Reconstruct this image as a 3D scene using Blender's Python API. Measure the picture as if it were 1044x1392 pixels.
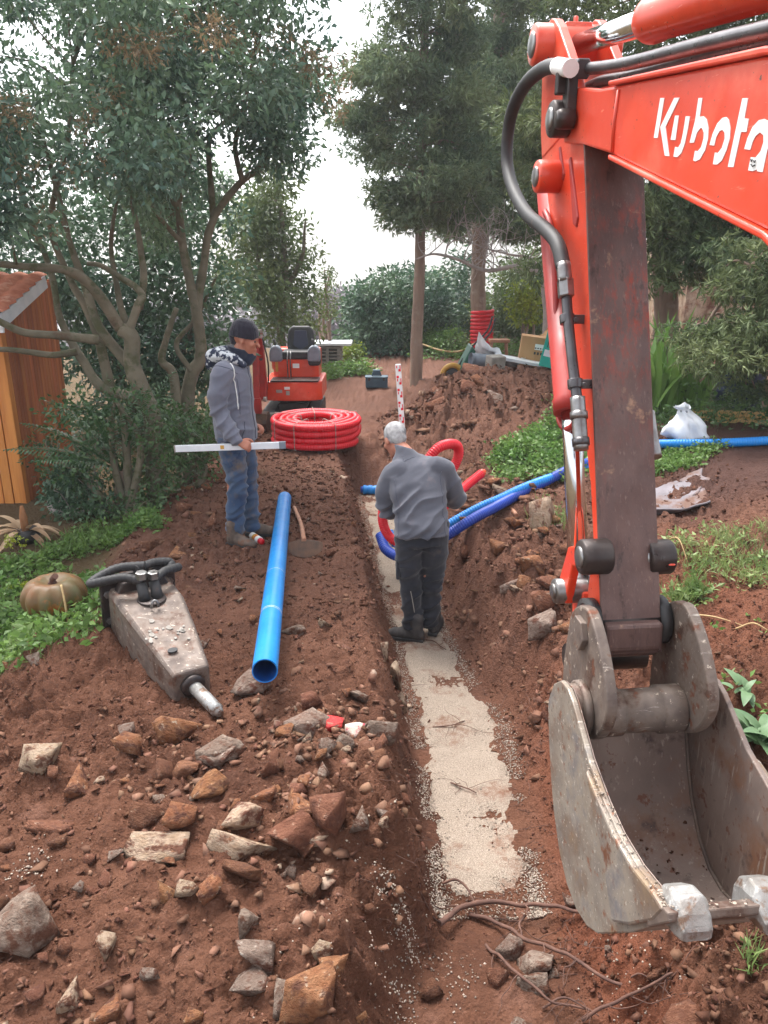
import bpy, bmesh, math, random
import numpy as np
from mathutils import Vector, Matrix, noise as mnoise

for o in list(bpy.data.objects):
    bpy.data.objects.remove(o)
SC = bpy.context.scene
COL = SC.collection
R = math.radians

# ------------------------------------------------------------------ camera
TILT = R(18.4); CAMH = 2.3
cam_d = bpy.data.cameras.new('camera'); cam = bpy.data.objects.new('camera', cam_d)
COL.objects.link(cam); SC.camera = cam
cam.location = (0, 0, CAMH); cam.rotation_euler = (R(90) - TILT, 0, 0)
cam_d.sensor_fit = 'VERTICAL'; cam_d.sensor_height = 32; cam_d.lens = 24
cam_d.clip_start = .05; cam_d.clip_end = 600

# ------------------------------------------------------------------ overcast sky and soft sun
SUN_EL, SUN_AZ = 62, -30          # azimuth measured from +Y towards +X
w = bpy.data.worlds.new('World'); SC.world = w; w.use_nodes = True
nt = w.node_tree; nt.nodes.clear()
sky = nt.nodes.new('ShaderNodeTexSky'); sky.sky_type = 'NISHITA'; sky.sun_disc = False
sky.sun_elevation = R(SUN_EL); sky.sun_rotation = R(SUN_AZ)
sky.air_density = 1.0; sky.dust_density = 4.0; sky.ozone_density = 1.0; sky.altitude = 100
hs = nt.nodes.new('ShaderNodeHueSaturation'); hs.inputs['Saturation'].default_value = .22
bg = nt.nodes.new('ShaderNodeBackground'); bg.inputs['Strength'].default_value = .15
wo = nt.nodes.new('ShaderNodeOutputWorld')
tcw = nt.nodes.new('ShaderNodeTexCoord'); sep = nt.nodes.new('ShaderNodeSeparateXYZ'); mx_ = nt.nodes.new('ShaderNodeMath'); mx_.operation = 'MAXIMUM'; mx_.inputs[1].default_value = .03; cmb = nt.nodes.new('ShaderNodeCombineXYZ')
nt.links.new(tcw.outputs['Generated'], sep.inputs[0]); nt.links.new(sep.outputs[0], cmb.inputs[0]); nt.links.new(sep.outputs[1], cmb.inputs[1]); nt.links.new(sep.outputs[2], mx_.inputs[0]); nt.links.new(mx_.outputs[0], cmb.inputs[2]); nt.links.new(cmb.outputs[0], sky.inputs[0])
nt.links.new(sky.outputs[0], hs.inputs['Color']); nt.links.new(hs.outputs[0], bg.inputs[0]); nt.links.new(bg.outputs[0], wo.inputs[0])
sd = bpy.data.lights.new('sun', 'SUN'); sd.energy = 1.5; sd.angle = R(28); sd.color = (1, .965, .92)
sun = bpy.data.objects.new('sun', sd); COL.objects.link(sun)
sdir = Vector((math.sin(R(SUN_AZ)) * math.cos(R(SUN_EL)), math.cos(R(SUN_AZ)) * math.cos(R(SUN_EL)), math.sin(R(SUN_EL))))
sun.rotation_euler = sdir.to_track_quat('Z', 'Y').to_euler(); sun.location = (0, 0, 20)
vs = SC.view_settings; vs.view_transform = 'Standard'; vs.look = 'None'; vs.exposure = 1.72; vs.gamma = 1; vs.use_curve_mapping = False
SC.cycles.use_denoising = True
SC.cycles.max_bounces = 6; SC.cycles.transparent_max_bounces = 4
SC.cycles.sample_clamp_indirect = 8

# ------------------------------------------------------------------ photo pixel -> direction / position
CAM = np.array([0, 0, CAMH])
def ray(x, y):
    u = (x - 522) / 1044; v = (696 - y) / 1044
    return np.array([u, math.cos(TILT) + v * math.sin(TILT), -math.sin(TILT) + v * math.cos(TILT)])
def onz(x, y, z=0.):
    d = ray(x, y); return CAM + d * ((z - CAMH) / d[2])
def onY(x, y, Y):
    d = ray(x, y); return CAM + d * (Y / d[1])
BA = R(6)                                # the machine's boom plane, parallel to the trench
Fd = np.array([-math.sin(BA), math.cos(BA), 0]); Rt = np.array([math.cos(BA), math.sin(BA), 0])
def bf(x, y, t):                         # pixel on the vertical plane at lateral offset t -> (forward, up)
    d = ray(x, y); P = CAM + d * (t / (d @ Rt)); return (float(P @ Fd), float(P[2]))
def W(f, t, z): return Fd * f + Rt * t + np.array([0, 0, z])

# ------------------------------------------------------------------ noise
def _h(ix, iy, s):
    a = (ix.astype(np.int64) * 374761393 + iy.astype(np.int64) * 668265263 + s * 974711) & 0x7fffffff
    a = ((a ^ (a >> 13)) * 1274126177) & 0x7fffffff
    return ((a ^ (a >> 16)) & 0xffff) / 65535.
def vn(x, y, s=0):
    x = np.asarray(x, float); y = np.asarray(y, float)
    ix = np.floor(x); iy = np.floor(y); fx = x - ix; fy = y - iy
    fx = fx * fx * fx * (fx * (fx * 6 - 15) + 10); fy = fy * fy * fy * (fy * (fy * 6 - 15) + 10)
    a = _h(ix, iy, s); b = _h(ix + 1, iy, s); c = _h(ix, iy + 1, s); d = _h(ix + 1, iy + 1, s)
    return (a + (b - a) * fx) + ((c + (d - c) * fx) - (a + (b - a) * fx)) * fy
def fbm(x, y, f, o=4, s=0, g=.5):
    r = 0; a = 1; t = 0
    for k in range(o):
        ca, sa = math.cos(.7 * k + s), math.sin(.7 * k + s)
        r = r + a * (vn((x * ca - y * sa) * f + 17.3 * k, (x * sa + y * ca) * f + 9.1 * k, s + k) - .5) * 2; t += a; a *= g; f *= 2.03
    return r / t
def sst(a, b, x):
    t = np.clip((np.asarray(x, float) - a) / (b - a), 0, 1); return t * t * (3 - 2 * t)

# ------------------------------------------------------------------ objects
def tag(o, label=None, cat=None, group=None, kind=None):
    if label: o['label'] = label
    if cat: o['category'] = cat
    if group: o['group'] = group
    if kind: o['kind'] = kind
    return o
ORG = {}
def empty(name, loc, label=None, cat=None, group=None):
    o = bpy.data.objects.new(name, None); COL.objects.link(o); o.location = [float(c) for c in loc]; o.empty_display_size = .1
    ORG[o.name] = np.array([float(c) for c in loc]); return tag(o, label, cat, group)
def link(name, me, parent=None, mats=(), bevel=0, loc=None):
    o = bpy.data.objects.new(name, me); COL.objects.link(o)
    for m in (mats if isinstance(mats, (list, tuple)) else [mats]): me.materials.append(m)
    if parent is not None: o.parent = parent; ORG[o.name] = ORG[parent.name]
    else:
        ORG[o.name] = np.zeros(3) if loc is None else np.array(loc, float)
        if loc is not None: o.location = [float(c) for c in loc]
    if bevel:
        b = o.modifiers.new('bevel', 'BEVEL'); b.width = bevel; b.segments = 2; b.limit_method = 'ANGLE'; b.angle_limit = R(35); b.harden_normals = False
    return o
def np_mesh(name, V, F, smooth=False, mi=None):
    me = bpy.data.meshes.new(name); F = np.asarray(F, np.int32); k = F.shape[1]
    me.vertices.add(len(V)); me.vertices.foreach_set('co', np.asarray(V, np.float32).ravel())
    me.loops.add(F.size); me.loops.foreach_set('vertex_index', F.ravel())
    me.polygons.add(len(F)); me.polygons.foreach_set('loop_start', np.arange(0, F.size, k, dtype=np.int32))
    if smooth: me.polygons.foreach_set('use_smooth', np.ones(len(F), bool))
    if mi is not None: me.polygons.foreach_set('material_index', np.asarray(mi, np.int32))
    me.update(calc_edges=True); return me

def frame_of(d):
    d = np.asarray(d, float); d = d / np.linalg.norm(d)
    u = np.array([0, 0, 1.]) if abs(d[2]) < .9 else np.array([1., 0, 0])
    a = np.cross(u, d); a /= np.linalg.norm(a); return a, np.cross(d, a), d
def catmull(pts, n=8):
    P = [np.asarray(p, float) for p in pts]; P = [2 * P[0] - P[1]] + P + [2 * P[-1] - P[-2]]; out = []
    for i in range(1, len(P) - 2):
        for k in range(n):
            t = k / n
            out.append(.5 * (2 * P[i] + (P[i + 1] - P[i - 1]) * t + (2 * P[i - 1] - 5 * P[i] + 4 * P[i + 1] - P[i + 2]) * t * t + (3 * P[i] - P[i - 1] - 3 * P[i + 1] + P[i + 2]) * t ** 3))
    out.append(P[-2]); return np.array(out)
def resample(P, ds):
    P = np.asarray(P); L = np.r_[0, np.cumsum(np.linalg.norm(np.diff(P, axis=0), axis=1))]
    n = max(2, int(L[-1] / ds)); s = np.linspace(0, L[-1], n + 1)
    return np.stack([np.interp(s, L, P[:, k]) for k in range(3)], 1), s

class MB:
    def __init__(s): s.v = []; s.f = []; s.m = []; s.s = []
    def add(s, V, F, m=0, smooth=False):
        b = len(s.v); s.v.extend([tuple(float(c) for c in p) for p in V])
        for f in F: s.f.append(tuple(b + i for i in f)); s.m.append(m); s.s.append(smooth)
        return s
    def box(s, c, size, ax=None, m=0):
        c = np.asarray(c, float); h = np.asarray(size, float) / 2
        A = np.eye(3) if ax is None else np.asarray(ax, float)
        V = [c + A[0] * h[0] * i + A[1] * h[1] * j + A[2] * h[2] * k for k in (-1, 1) for j in (-1, 1) for i in (-1, 1)]
        return s.add(V, [(0, 2, 3, 1), (4, 5, 7, 6), (0, 1, 5, 4), (2, 6, 7, 3), (0, 4, 6, 2), (1, 3, 7, 5)], m)
    def tube(s, pts, r, n=10, cap=True, m=0, smooth=True, squash=None, closed=False):
        P = np.asarray(pts, float); N = len(P); rr = np.broadcast_to(np.asarray(r, float), (N,))
        T = np.gradient(P, axis=0); 
        if closed: T = np.roll(P, -1, 0) - np.roll(P, 1, 0)
        T /= np.maximum(np.linalg.norm(T, axis=1, keepdims=True), 1e-9)
        a, b, _ = frame_of(T[0]); V = []
        for i in range(N):
            a = a - T[i] * (a @ T[i]); a /= np.linalg.norm(a); b = np.cross(T[i], a)
            for k in range(n):
                q = 2 * math.pi * k / n
                V.append(P[i] + (a * math.cos(q) + b * math.sin(q)) * rr[i])
        F = [(i * n + k, i * n + (k + 1) % n, (i + 1) * n + (k + 1) % n, (i + 1) * n + k) for i in range(N - 1) for k in range(n)]
        if closed: F += [((N - 1) * n + k, (N - 1) * n + (k + 1) % n, (k + 1) % n, k) for k in range(n)]
        s.add(V, F, m, smooth)
        if cap and not closed:
            base = len(s.v) - len(V)
            s.f.append(tuple(base + k for k in range(n))[::-1]); s.m.append(m); s.s.append(False)
            s.f.append(tuple(base + (N - 1) * n + k for k in range(n))); s.m.append(m); s.s.append(False)
        return s
    def cyl(s, p0, p1, r, n=20, m=0, r1=None):
        return s.tube([p0, p1], [r, r if r1 is None else r1], n, True, m, True)
    def lathe(s, prof, o, d, n=20, m=0, smooth=True, cap=True):     # prof: (height along d, radius)
        a, b, c = frame_of(d); o = np.asarray(o, float)
        V = [o + c * h + (a * math.cos(2 * math.pi * k / n) + b * math.sin(2 * math.pi * k / n)) * r for h, r in prof for k in range(n)]
        F = [(i * n + k, i * n + (k + 1) % n, (i + 1) * n + (k + 1) % n, (i + 1) * n + k) for i in range(len(prof) - 1) for k in range(n)]
        if cap: F += [tuple(range(n))[::-1], tuple((len(prof) - 1) * n + k for k in range(n))]
        return s.add(V, F, m, smooth)
    def prism(s, poly, fn, h0, h1, m=0, holes=None):                # poly 2D, fn(a,b,h)->3D
        n = len(poly); V = [fn(a, b, h0) for a, b in poly] + [fn(a, b, h1) for a, b in poly]
        F = [tuple(range(n))[::-1], tuple(range(n, 2 * n))] + [(i, (i + 1) % n, n + (i + 1) % n, n + i) for i in range(n)]
        return s.add(V, F, m)
    def ball(s, c, r, ax=None, n=14, k=9, m=0):
        c = np.asarray(c, float); r = np.broadcast_to(np.asarray(r, float), (3,)); A = np.eye(3) if ax is None else np.asarray(ax)
        V = [c + A[2] * r[2]]; F = []
        for i in range(1, k):
            th = math.pi * i / k
            for j in range(n):
                ph = 2 * math.pi * j / n
                V.append(c + A[0] * r[0] * math.sin(th) * math.cos(ph) + A[1] * r[1] * math.sin(th) * math.sin(ph) + A[2] * r[2] * math.cos(th))
        V.append(c - A[2] * r[2]); L = len(V) - 1
        for j in range(n): F.append((0, 1 + j, 1 + (j + 1) % n)); F.append((L, 1 + (k - 2) * n + (j + 1) % n, 1 + (k - 2) * n + j))
        for i in range(k - 2):
            for j in range(n): F.append((1 + i * n + j, 1 + (i + 1) * n + j, 1 + (i + 1) * n + (j + 1) % n, 1 + i * n + (j + 1) % n))
        return s.add(V, F, m, True)
    def mesh(s, name, org, fix=True):
        me = bpy.data.meshes.new(name); me.from_pydata([(p[0] - org[0], p[1] - org[1], p[2] - org[2]) for p in s.v], [], s.f)
        me.polygons.foreach_set('material_index', s.m); me.polygons.foreach_set('use_smooth', s.s)
        if fix:
            b = bmesh.new(); b.from_mesh(me); bmesh.ops.recalc_face_normals(b, faces=b.faces[:]); b.to_mesh(me); b.free()
        me.update(); return me
    def build(s, name, mats, parent=None, bevel=0, loc=None, fix=True):
        if parent is None and loc is None:
            A = np.array(s.v); loc = ((A[:, 0].min() + A[:, 0].max()) / 2, (A[:, 1].min() + A[:, 1].max()) / 2, A[:, 2].min())
        org = ORG[parent.name] if parent is not None else loc
        return link(name, s.mesh(name, org, fix), parent, mats, bevel, loc)
def corr(pts, r, pitch=.016, n=14, depth=.12, m=0, mb=None):         # ribbed plastic tube
    P, _ = resample(catmull(pts, 14), pitch / 4)
    rr = r * np.where((np.arange(len(P)) % 4) < 2, 1, 1 - depth)
    return (mb or MB()).tube(P, rr, n, True, m, True)

# ------------------------------------------------------------------ materials
def srgb(r, g, b):
    f = lambda c: c / 12.92 if c <= .04045 else ((c + .055) / 1.055) ** 2.4
    return (f(r / 255), f(g / 255), f(b / 255), 1)
class NT:
    def __init__(s, name):
        s.mat = bpy.data.materials.new(name); s.mat.use_nodes = True; s.t = s.mat.node_tree
        s.b = s.t.nodes['Principled BSDF']; s.tc = s.t.nodes.new('ShaderNodeTexCoord')
    def n(s, typ, **kw):
        o = s.t.nodes.new(typ)
        for k, v in kw.items(): setattr(o, k, v)
        return o
    def l(s, a, b): s.t.links.new(a, b)
    def vec(s, stretch=None, coord='Object'):
        if stretch is None: return s.tc.outputs[coord]
        mp = s.n('ShaderNodeMapping'); mp.inputs['Scale'].default_value = stretch; s.l(s.tc.outputs[coord], mp.inputs[0]); return mp.outputs[0]
    def noise(s, scale, detail=5, rough=.55, stretch=None, dist=0, coord='Object'):
        x = s.n('ShaderNodeTexNoise'); x.inputs['Scale'].default_value = scale; x.inputs['Detail'].default_value = detail
        x.inputs['Roughness'].default_value = rough; x.inputs['Distortion'].default_value = dist; s.l(s.vec(stretch, coord), x.inputs['Vector']); return x.outputs['Fac']
    def ramp(s, fac, stops):
        x = s.n('ShaderNodeValToRGB'); e = x.color_ramp.elements
        while len(e) < len(stops): e.new(.5)
        for q, (p, c) in zip(e, stops): q.position = p; q.color = c if len(c) == 4 else (*c, 1)
        s.l(fac, x.inputs[0]); return x.outputs[0]
    def thr(s, fac, a, b):
        x = s.n('ShaderNodeMapRange'); x.inputs[1].default_value = a; x.inputs[2].default_value = b; s.l(fac, x.inputs[0]); return x.outputs[0]
    def mix(s, fac, a, b, blend='MIX'):
        x = s.n('ShaderNodeMix', data_type='RGBA', blend_type=blend)
        for v, i in ((fac, 0), (a, 6), (b, 7)):
            if hasattr(v, 'links'): s.l(v, x.inputs[i])
            else: x.inputs[i].default_value = v
        return x.outputs[2]
    def mul(s, a, b, op='MULTIPLY'):
        x = s.n('ShaderNodeMath', operation=op)
        for v, i in ((a, 0), (b, 1)):
            if hasattr(v, 'links'): s.l(v, x.inputs[i])
            else: x.inputs[i].default_value = v
        return x.outputs[0]
    def set(s, key, v):
        if hasattr(v, 'links'): s.l(v, s.b.inputs[key])
        else: s.b.inputs[key].default_value = v
    def bump(s, h, strength=.4, dist=.01):
        x = s.n('ShaderNodeBump'); x.inputs['Strength'].default_value = strength; x.inputs['Distance'].default_value = dist
        s.l(h, x.inputs['Height']); s.l(x.outputs[0], s.b.inputs['Normal'])
def pm(name, c1, c2=None, scale=6, rough=.7, metal=0, bump=0, bscale=None, bdist=.004, spots=(), stretch=None, island=0, objrand=0, detail=5, spec=.5, coat=0, sheen=0, sub=0, lo=.35, hi=.65, trans=0, rvar=0):
    m = NT(name); c2 = c2 or c1
    col = m.ramp(m.noise(scale, detail, stretch=stretch), [(lo, c1), (hi, c2)])
    for sp in spots:                                                  # (colour, scale, from, to[, stretch])
        col = m.mix(m.thr(m.noise(sp[1], 6, .65, sp[4] if len(sp) > 4 else None), sp[2], sp[3]), col, sp[0])
    rnd = None
    if island: rnd = m.n('ShaderNodeNewGeometry').outputs['Random Per Island']; amt = island
    elif objrand: rnd = m.n('ShaderNodeObjectInfo').outputs['Random']; amt = objrand
    if rnd is not None:
        h = m.n('ShaderNodeHueSaturation'); m.l(col, h.inputs['Color']); x = m.n('ShaderNodeMapRange'); m.l(rnd, x.inputs[0])
        x.inputs[3].default_value = 1 - amt; x.inputs[4].default_value = 1 + amt; m.l(x.outputs[0], h.inputs['Value'])
        y = m.n('ShaderNodeMapRange'); m.l(m.mul(m.mul(rnd, 7.31), 1, 'MODULO'), y.inputs[0]); y.inputs[3].default_value = .5 - amt * .03; y.inputs[4].default_value = .5 + amt * .03; m.l(y.outputs[0], h.inputs['Hue'])
        col = h.outputs[0]
    m.set('Base Color', col); m.set('Metallic', metal); m.set('Specular IOR Level', spec)
    if rvar:
        x = m.n('ShaderNodeMapRange'); m.l(m.noise(scale * 2.3, 5), x.inputs[0]); x.inputs[1].default_value = .3; x.inputs[2].default_value = .7
        x.inputs[3].default_value = max(0, rough - rvar); x.inputs[4].default_value = min(1, rough + rvar); m.set('Roughness', x.outputs[0])
    else: m.set('Roughness', rough)
    if coat: m.set('Coat Weight', coat); m.set('Coat Roughness', .15)
    if sheen: m.set('Sheen Weight', sheen); m.set('Sheen Roughness', .5)
    if sub: m.set('Subsurface Weight', sub); m.set('Subsurface Radius', (.02, .008, .004)); m.set('Subsurface Scale', .5)
    if trans:
        t = m.n('ShaderNodeBsdfTranslucent'); m.l(col, t.inputs[0]); ms = m.n('ShaderNodeMixShader'); ms.inputs[0].default_value = trans
        m.l(m.b.outputs[0], ms.inputs[1]); m.l(t.outputs[0], ms.inputs[2]); m.l(ms.outputs[0], m.t.nodes['Material Output'].inputs[0])
    if bump: m.bump(m.noise(bscale or scale * 4, 6, .65, stretch), bump, bdist)
    return m.mat
SOIL = srgb(102, 68, 54); SOILD = srgb(80, 53, 43)
M = {}
M['soil_lump'] = pm('soil_lump', srgb(104, 72, 57), SOILD, 9, .95, bump=.6, bscale=60, island=.26, spec=.1)
M['gravel'] = pm('gravel', srgb(146, 132, 119), srgb(174, 161, 148), 40, .88, island=.45, spec=.2)
dust = srgb(106, 71, 57)
def rockm(name, c1, c2, spots, rv):
    return pm(name, c1, c2, 2.2, .88, bump=.8, bscale=7, bdist=.05, objrand=rv, spec=.2, lo=.38, hi=.62, spots=spots + [(dust, 1.7, .47, .60)])
M['rock_brown'] = rockm('rock_brown', srgb(116, 76, 58), srgb(142, 98, 76), [(srgb(176, 148, 126), 2.4, .60, .66)], .18)
M['rock_pale'] = rockm('rock_pale', srgb(168, 142, 118), srgb(196, 176, 156), [(srgb(150, 106, 78), 2.2, .52, .62)], .12)
M['rock_grey'] = rockm('rock_grey', srgb(128, 108, 96), srgb(158, 140, 126), [(srgb(186, 172, 160), 2.4, .58, .66)], .14)
M['rock_rust'] = rockm('rock_rust', srgb(140, 92, 64), srgb(166, 120, 88), [(srgb(200, 180, 158), 2.4, .60, .66)], .16)
M['rock_redpaint'] = pm('rock_redpaint', srgb(206, 40, 44), srgb(180, 60, 54), 3, .6, bump=.5, bscale=7, bdist=.05, spots=[(srgb(150, 110, 92), 2, .55, .62)])
M['rock_pinkpaint'] = pm('rock_pinkpaint', srgb(226, 206, 192), srgb(214, 190, 172), 3, .7, bump=.5, bscale=7, bdist=.05, spots=[(srgb(222, 90, 110), 2.2, .56, .62)])
M['orange'] = pm('orange_paint', srgb(222, 70, 38), srgb(212, 62, 34), 3, .38, spec=.5, coat=.25, rvar=.12, bump=.05, bscale=90, bdist=.001, spots=[(srgb(226, 108, 84), 2.2, .52, .70), (srgb(206, 62, 36), 1.3, .55, .62), (srgb(120, 44, 30), 26, .67, .70), (srgb(232, 128, 106), 40, .66, .70, (.3, .3, 3)), (srgb(90, 62, 52), 55, .66, .70), (srgb(120, 76, 58), 6, .66, .78)])
M['orange_red'] = pm('orange_red_paint', srgb(170, 46, 38), srgb(140, 38, 34), 5, .5, coat=.05, rvar=.12, spots=[(srgb(90, 40, 34), 14, .66, .70)])
m = NT('worn_brown_plate')
c = m.ramp(m.noise(7, 6, .6, (1, 1, .4)), [(.35, srgb(84, 63, 60)), (.65, srgb(108, 84, 78))])
sz_ = m.n('ShaderNodeSeparateXYZ'); m.l(m.tc.outputs['Object'], sz_.inputs[0]); hi_ = m.thr(sz_.outputs[2], 1.55, 2.35)
f1 = m.mul(m.thr(m.noise(26, 8, .75, (1.5, 1.5, .16)), .47, .62), m.mul(m.thr(m.noise(4, 4, .6), .40, .62), hi_))
c = m.mix(f1, c, srgb(158, 62, 44)); c = m.mix(m.thr(m.noise(60, 6, .7, (2, 2, .12)), .58, .72), c, srgb(128, 106, 98)); c = m.mix(m.thr(m.noise(20, 6, .7, (1, 1, .3)), .58, .7), c, srgb(60, 45, 43))
c = m.mix(m.mul(m.thr(m.noise(9, 6, .7), .60, .68), .8), c, srgb(170, 134, 108)); m.set('Base Color', c); m.set('Metallic', .2); m.set('Roughness', m.thr(m.noise(15, 5), -.1, 1.1)); m.bump(m.noise(40, 8, .7, (1, 1, .4)), .5, .003)
M['worn'] = m.mat
M['dirty_steel'] = pm('dirty_steel', srgb(96, 84, 78), srgb(136, 122, 111), 9, .6, metal=.3, rvar=.15, bump=.45, bscale=40, bdist=.003, spots=[(srgb(86, 64, 54), 9, .50, .62), (srgb(190, 176, 160), 34, .62, .68), (srgb(112, 70, 52), 18, .60, .68), (srgb(178, 168, 158), 22, .64, .70, (.3, 2.5, 2.5))])
M['bucket_in'] = pm('bucket_inside_steel', srgb(118, 103, 96), srgb(144, 127, 117), 5, .55, metal=.1, rvar=.15, bump=.35, bscale=34, bdist=.003, stretch=(1, 1, .6), spots=[(srgb(126, 92, 72), 4, .52, .66), (srgb(84, 70, 66), 12, .58, .7), (srgb(158, 146, 136), 24, .60, .66, (3, 3, .3)), (srgb(112, 76, 60), 22, .60, .65), (srgb(190, 176, 160), 70, .72, .74)])
M['bucket_out'] = pm('bucket_side_steel', srgb(126, 117, 109), srgb(156, 145, 130), 5, .55, metal=.25, rvar=.15, bump=.4, bscale=40, bdist=.002, spots=[(srgb(120, 104, 92), 3, .50, .58), (srgb(190, 180, 168), 30, .60, .66, (.3, 2.5, 2.5)), (srgb(112, 76, 58), 9, .60, .66), (srgb(126, 88, 68), 34, .60, .64), (srgb(84, 74, 70), 26, .62, .67, (.3, 3, 3)), (srgb(116, 112, 112), 5, .52, .64), (srgb(146, 124, 96), 3, .56, .7), (srgb(108, 66, 46), 12, .68, .72), (srgb(212, 200, 186), 60, .66, .70)])
M['tooth'] = pm('worn_tooth_steel', srgb(172, 172, 170), srgb(138, 132, 126), 12, .42, metal=.5, bump=.6, bscale=60, bdist=.004, spots=[(srgb(124, 100, 84), 22, .55, .63), (srgb(206, 206, 204), 40, .60, .66)])
M['grease'] = pm('greasy_black_steel', srgb(50, 44, 44), srgb(72, 62, 58), 10, .42, metal=.4, rvar=.15, bump=.3, bscale=50, bdist=.002, spots=[(srgb(112, 92, 78), 12, .64, .72)])
M['chrome'] = pm('chrome_rod', (.72, .74, .77, 1), (.66, .68, .7, 1), 20, .12, metal=1)
M['steel'] = pm('zinc_steel', srgb(150, 150, 150), srgb(120, 116, 114), 18, .35, metal=.8, rvar=.1)
M['darktube'] = pm('dark_steel_tube', srgb(92, 90, 92), srgb(74, 70, 72), 14, .34, metal=.6, rvar=.1)
M['rubber'] = pm('black_rubber', srgb(38, 38, 40), srgb(52, 50, 50), 12, .6, bump=.25, bscale=80, bdist=.001, spots=[(srgb(84, 66, 58), 9, .62, .74)])
M['white'] = pm('white_paint', srgb(236, 236, 234), srgb(222, 222, 220), 10, .5)
M['red_tube'] = pm('red_plastic', srgb(226, 26, 44), srgb(206, 22, 38), 5, .42, rvar=.08, spots=[(srgb(176, 60, 56), 10, .66, .76)])
M['blue_light'] = pm('light_blue_plastic', srgb(20, 132, 214), srgb(16, 116, 196), 5, .4, rvar=.08, spots=[(srgb(104, 124, 140), 9, .68, .78)])
M['blue_dark'] = pm('dark_blue_plastic', srgb(36, 70, 170), srgb(30, 60, 150), 5, .42, rvar=.08, spots=[(srgb(94, 84, 100), 9, .68, .78)])
M['blue_pvc'] = pm('blue_pvc', srgb(30, 130, 200), srgb(24, 120, 192), 4, .36, rvar=.08, spots=[(srgb(140, 176, 206), 16, .69, .73, (1, 1, 1)), (srgb(96, 96, 110), 5, .66, .8)])
M['blue_pvc_shade'] = pm('blue_pvc_shaded_inside', srgb(14, 74, 150), srgb(12, 66, 138), 4, .5)  # same plastic darkened: shade inside the bore put into the colour
M['handle'] = pm('hoe_handle_wood', srgb(172, 124, 96), srgb(146, 100, 76), 14, .6, stretch=(1, 1, .1), bump=.2, bscale=60)
M['rust'] = pm('rusty_blade', srgb(72, 56, 48), srgb(100, 74, 58), 14, .55, metal=.5, bump=.3, bscale=40, rvar=.12)
def cloth(name, c1, c2, bscale=900, **k):
    return pm(name, c1, c2, 3.5, .9, bump=.25, bscale=bscale, bdist=.0008, spec=.15, sheen=.25, **k)
M['jacket'] = cloth('grey_softshell', srgb(100, 102, 115), srgb(112, 114, 127), spots=[(srgb(128, 118, 118), 7, .6, .78)])
M['jacket_back'] = cloth('grey_fleece', srgb(82, 83, 92), srgb(95, 96, 105), spots=[(srgb(112, 104, 108), 7, .6, .8)])
M['seam'] = cloth('dark_seam', srgb(66, 68, 82), srgb(72, 74, 88))
M['jeans'] = cloth('dirty_jeans', srgb(54, 74, 104), srgb(78, 94, 116), spots=[(srgb(112, 98, 86), 5, .50, .66), (srgb(40, 56, 86), 9, .58, .7)])
M['trousers'] = cloth('charcoal_work_trousers', srgb(38, 39, 46), srgb(50, 51, 58), spots=[(srgb(92, 80, 74), 8, .62, .76)])
M['knit'] = pm('black_knit', srgb(36, 34, 44), srgb(46, 44, 54), 20, .95, bump=.7, bscale=60, bdist=.004, stretch=(2.2, 2.2, .25), spec=.1, sheen=.3)
M['scarf'] = cloth('navy_scarf', srgb(34, 38, 54), srgb(44, 48, 62), bscale=200)
M['hood'] = pm('patterned_hood', srgb(52, 58, 76), srgb(196, 200, 204), 22, .9, lo=.48, hi=.54, bump=.4, bscale=40, bdist=.006, spec=.15)
M['boot'] = pm('dusty_boot', srgb(84, 74, 68), srgb(112, 98, 88), 16, .85, bump=.35, bscale=50, spec=.2, spots=[(srgb(128, 84, 64), 9, .54, .66)])
M['boot_dark'] = pm('dark_boot', srgb(58, 56, 58), srgb(80, 76, 74), 16, .8, bump=.35, bscale=50, spec=.25, spots=[(srgb(122, 90, 74), 9, .60, .72)])
M['skin'] = pm('skin', srgb(196, 136, 112), srgb(180, 116, 94), 14, .5, bump=.2, bscale=160, bdist=.001, sub=.12)
M['skin_darker'] = pm('skin_tan', srgb(178, 116, 92), srgb(162, 102, 80), 14, .5, bump=.2, bscale=160, bdist=.001, sub=.12)  # slightly darker skin tone for the standing worker
M['hair'] = pm('short_grey_hair', srgb(150, 148, 148), srgb(186, 184, 184), 30, .8, bump=.8, bscale=180, bdist=.003, spots=[(srgb(108, 106, 108), 8, .54, .66)])
M['eye'] = pm('eye_dark', srgb(40, 30, 28), srgb(50, 40, 36), 10, .2)
M['cardboard'] = pm('cardboard', srgb(190, 146, 102), srgb(174, 130, 88), 4, .85, bump=.2, bscale=50, stretch=(1, 1, .2))
M['turquoise'] = pm('turquoise_print', srgb(20, 176, 158), srgb(16, 164, 148), 5, .5)
M['ink'] = pm('black_ink', srgb(34, 34, 36), srgb(44, 44, 46), 9, .6)
M['green_paint'] = pm('green_paint', srgb(24, 92, 72), srgb(20, 80, 62), 5, .45, spots=[(srgb(110, 92, 78), 7, .62, .74)])
M['yellow'] = pm('yellow_rim', srgb(206, 160, 70), srgb(186, 140, 56), 9, .5, spots=[(srgb(120, 92, 70), 9, .6, .7)])
M['toolbox'] = pm('blue_grey_plastic', srgb(58, 88, 104), srgb(48, 74, 92), 9, .5)
M['grey_pipe'] = pm('grey_plastic', srgb(128, 136, 146), srgb(112, 120, 132), 9, .45)
M['concrete'] = pm('concrete', srgb(160, 154, 146), srgb(136, 130, 122), 9, .9, bump=.4, bscale=40)
M['pine'] = pm('pine_board', srgb(208, 172, 116), srgb(190, 150, 96), 8, .7, stretch=(.2, 2, 2), bump=.2, bscale=40)
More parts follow.
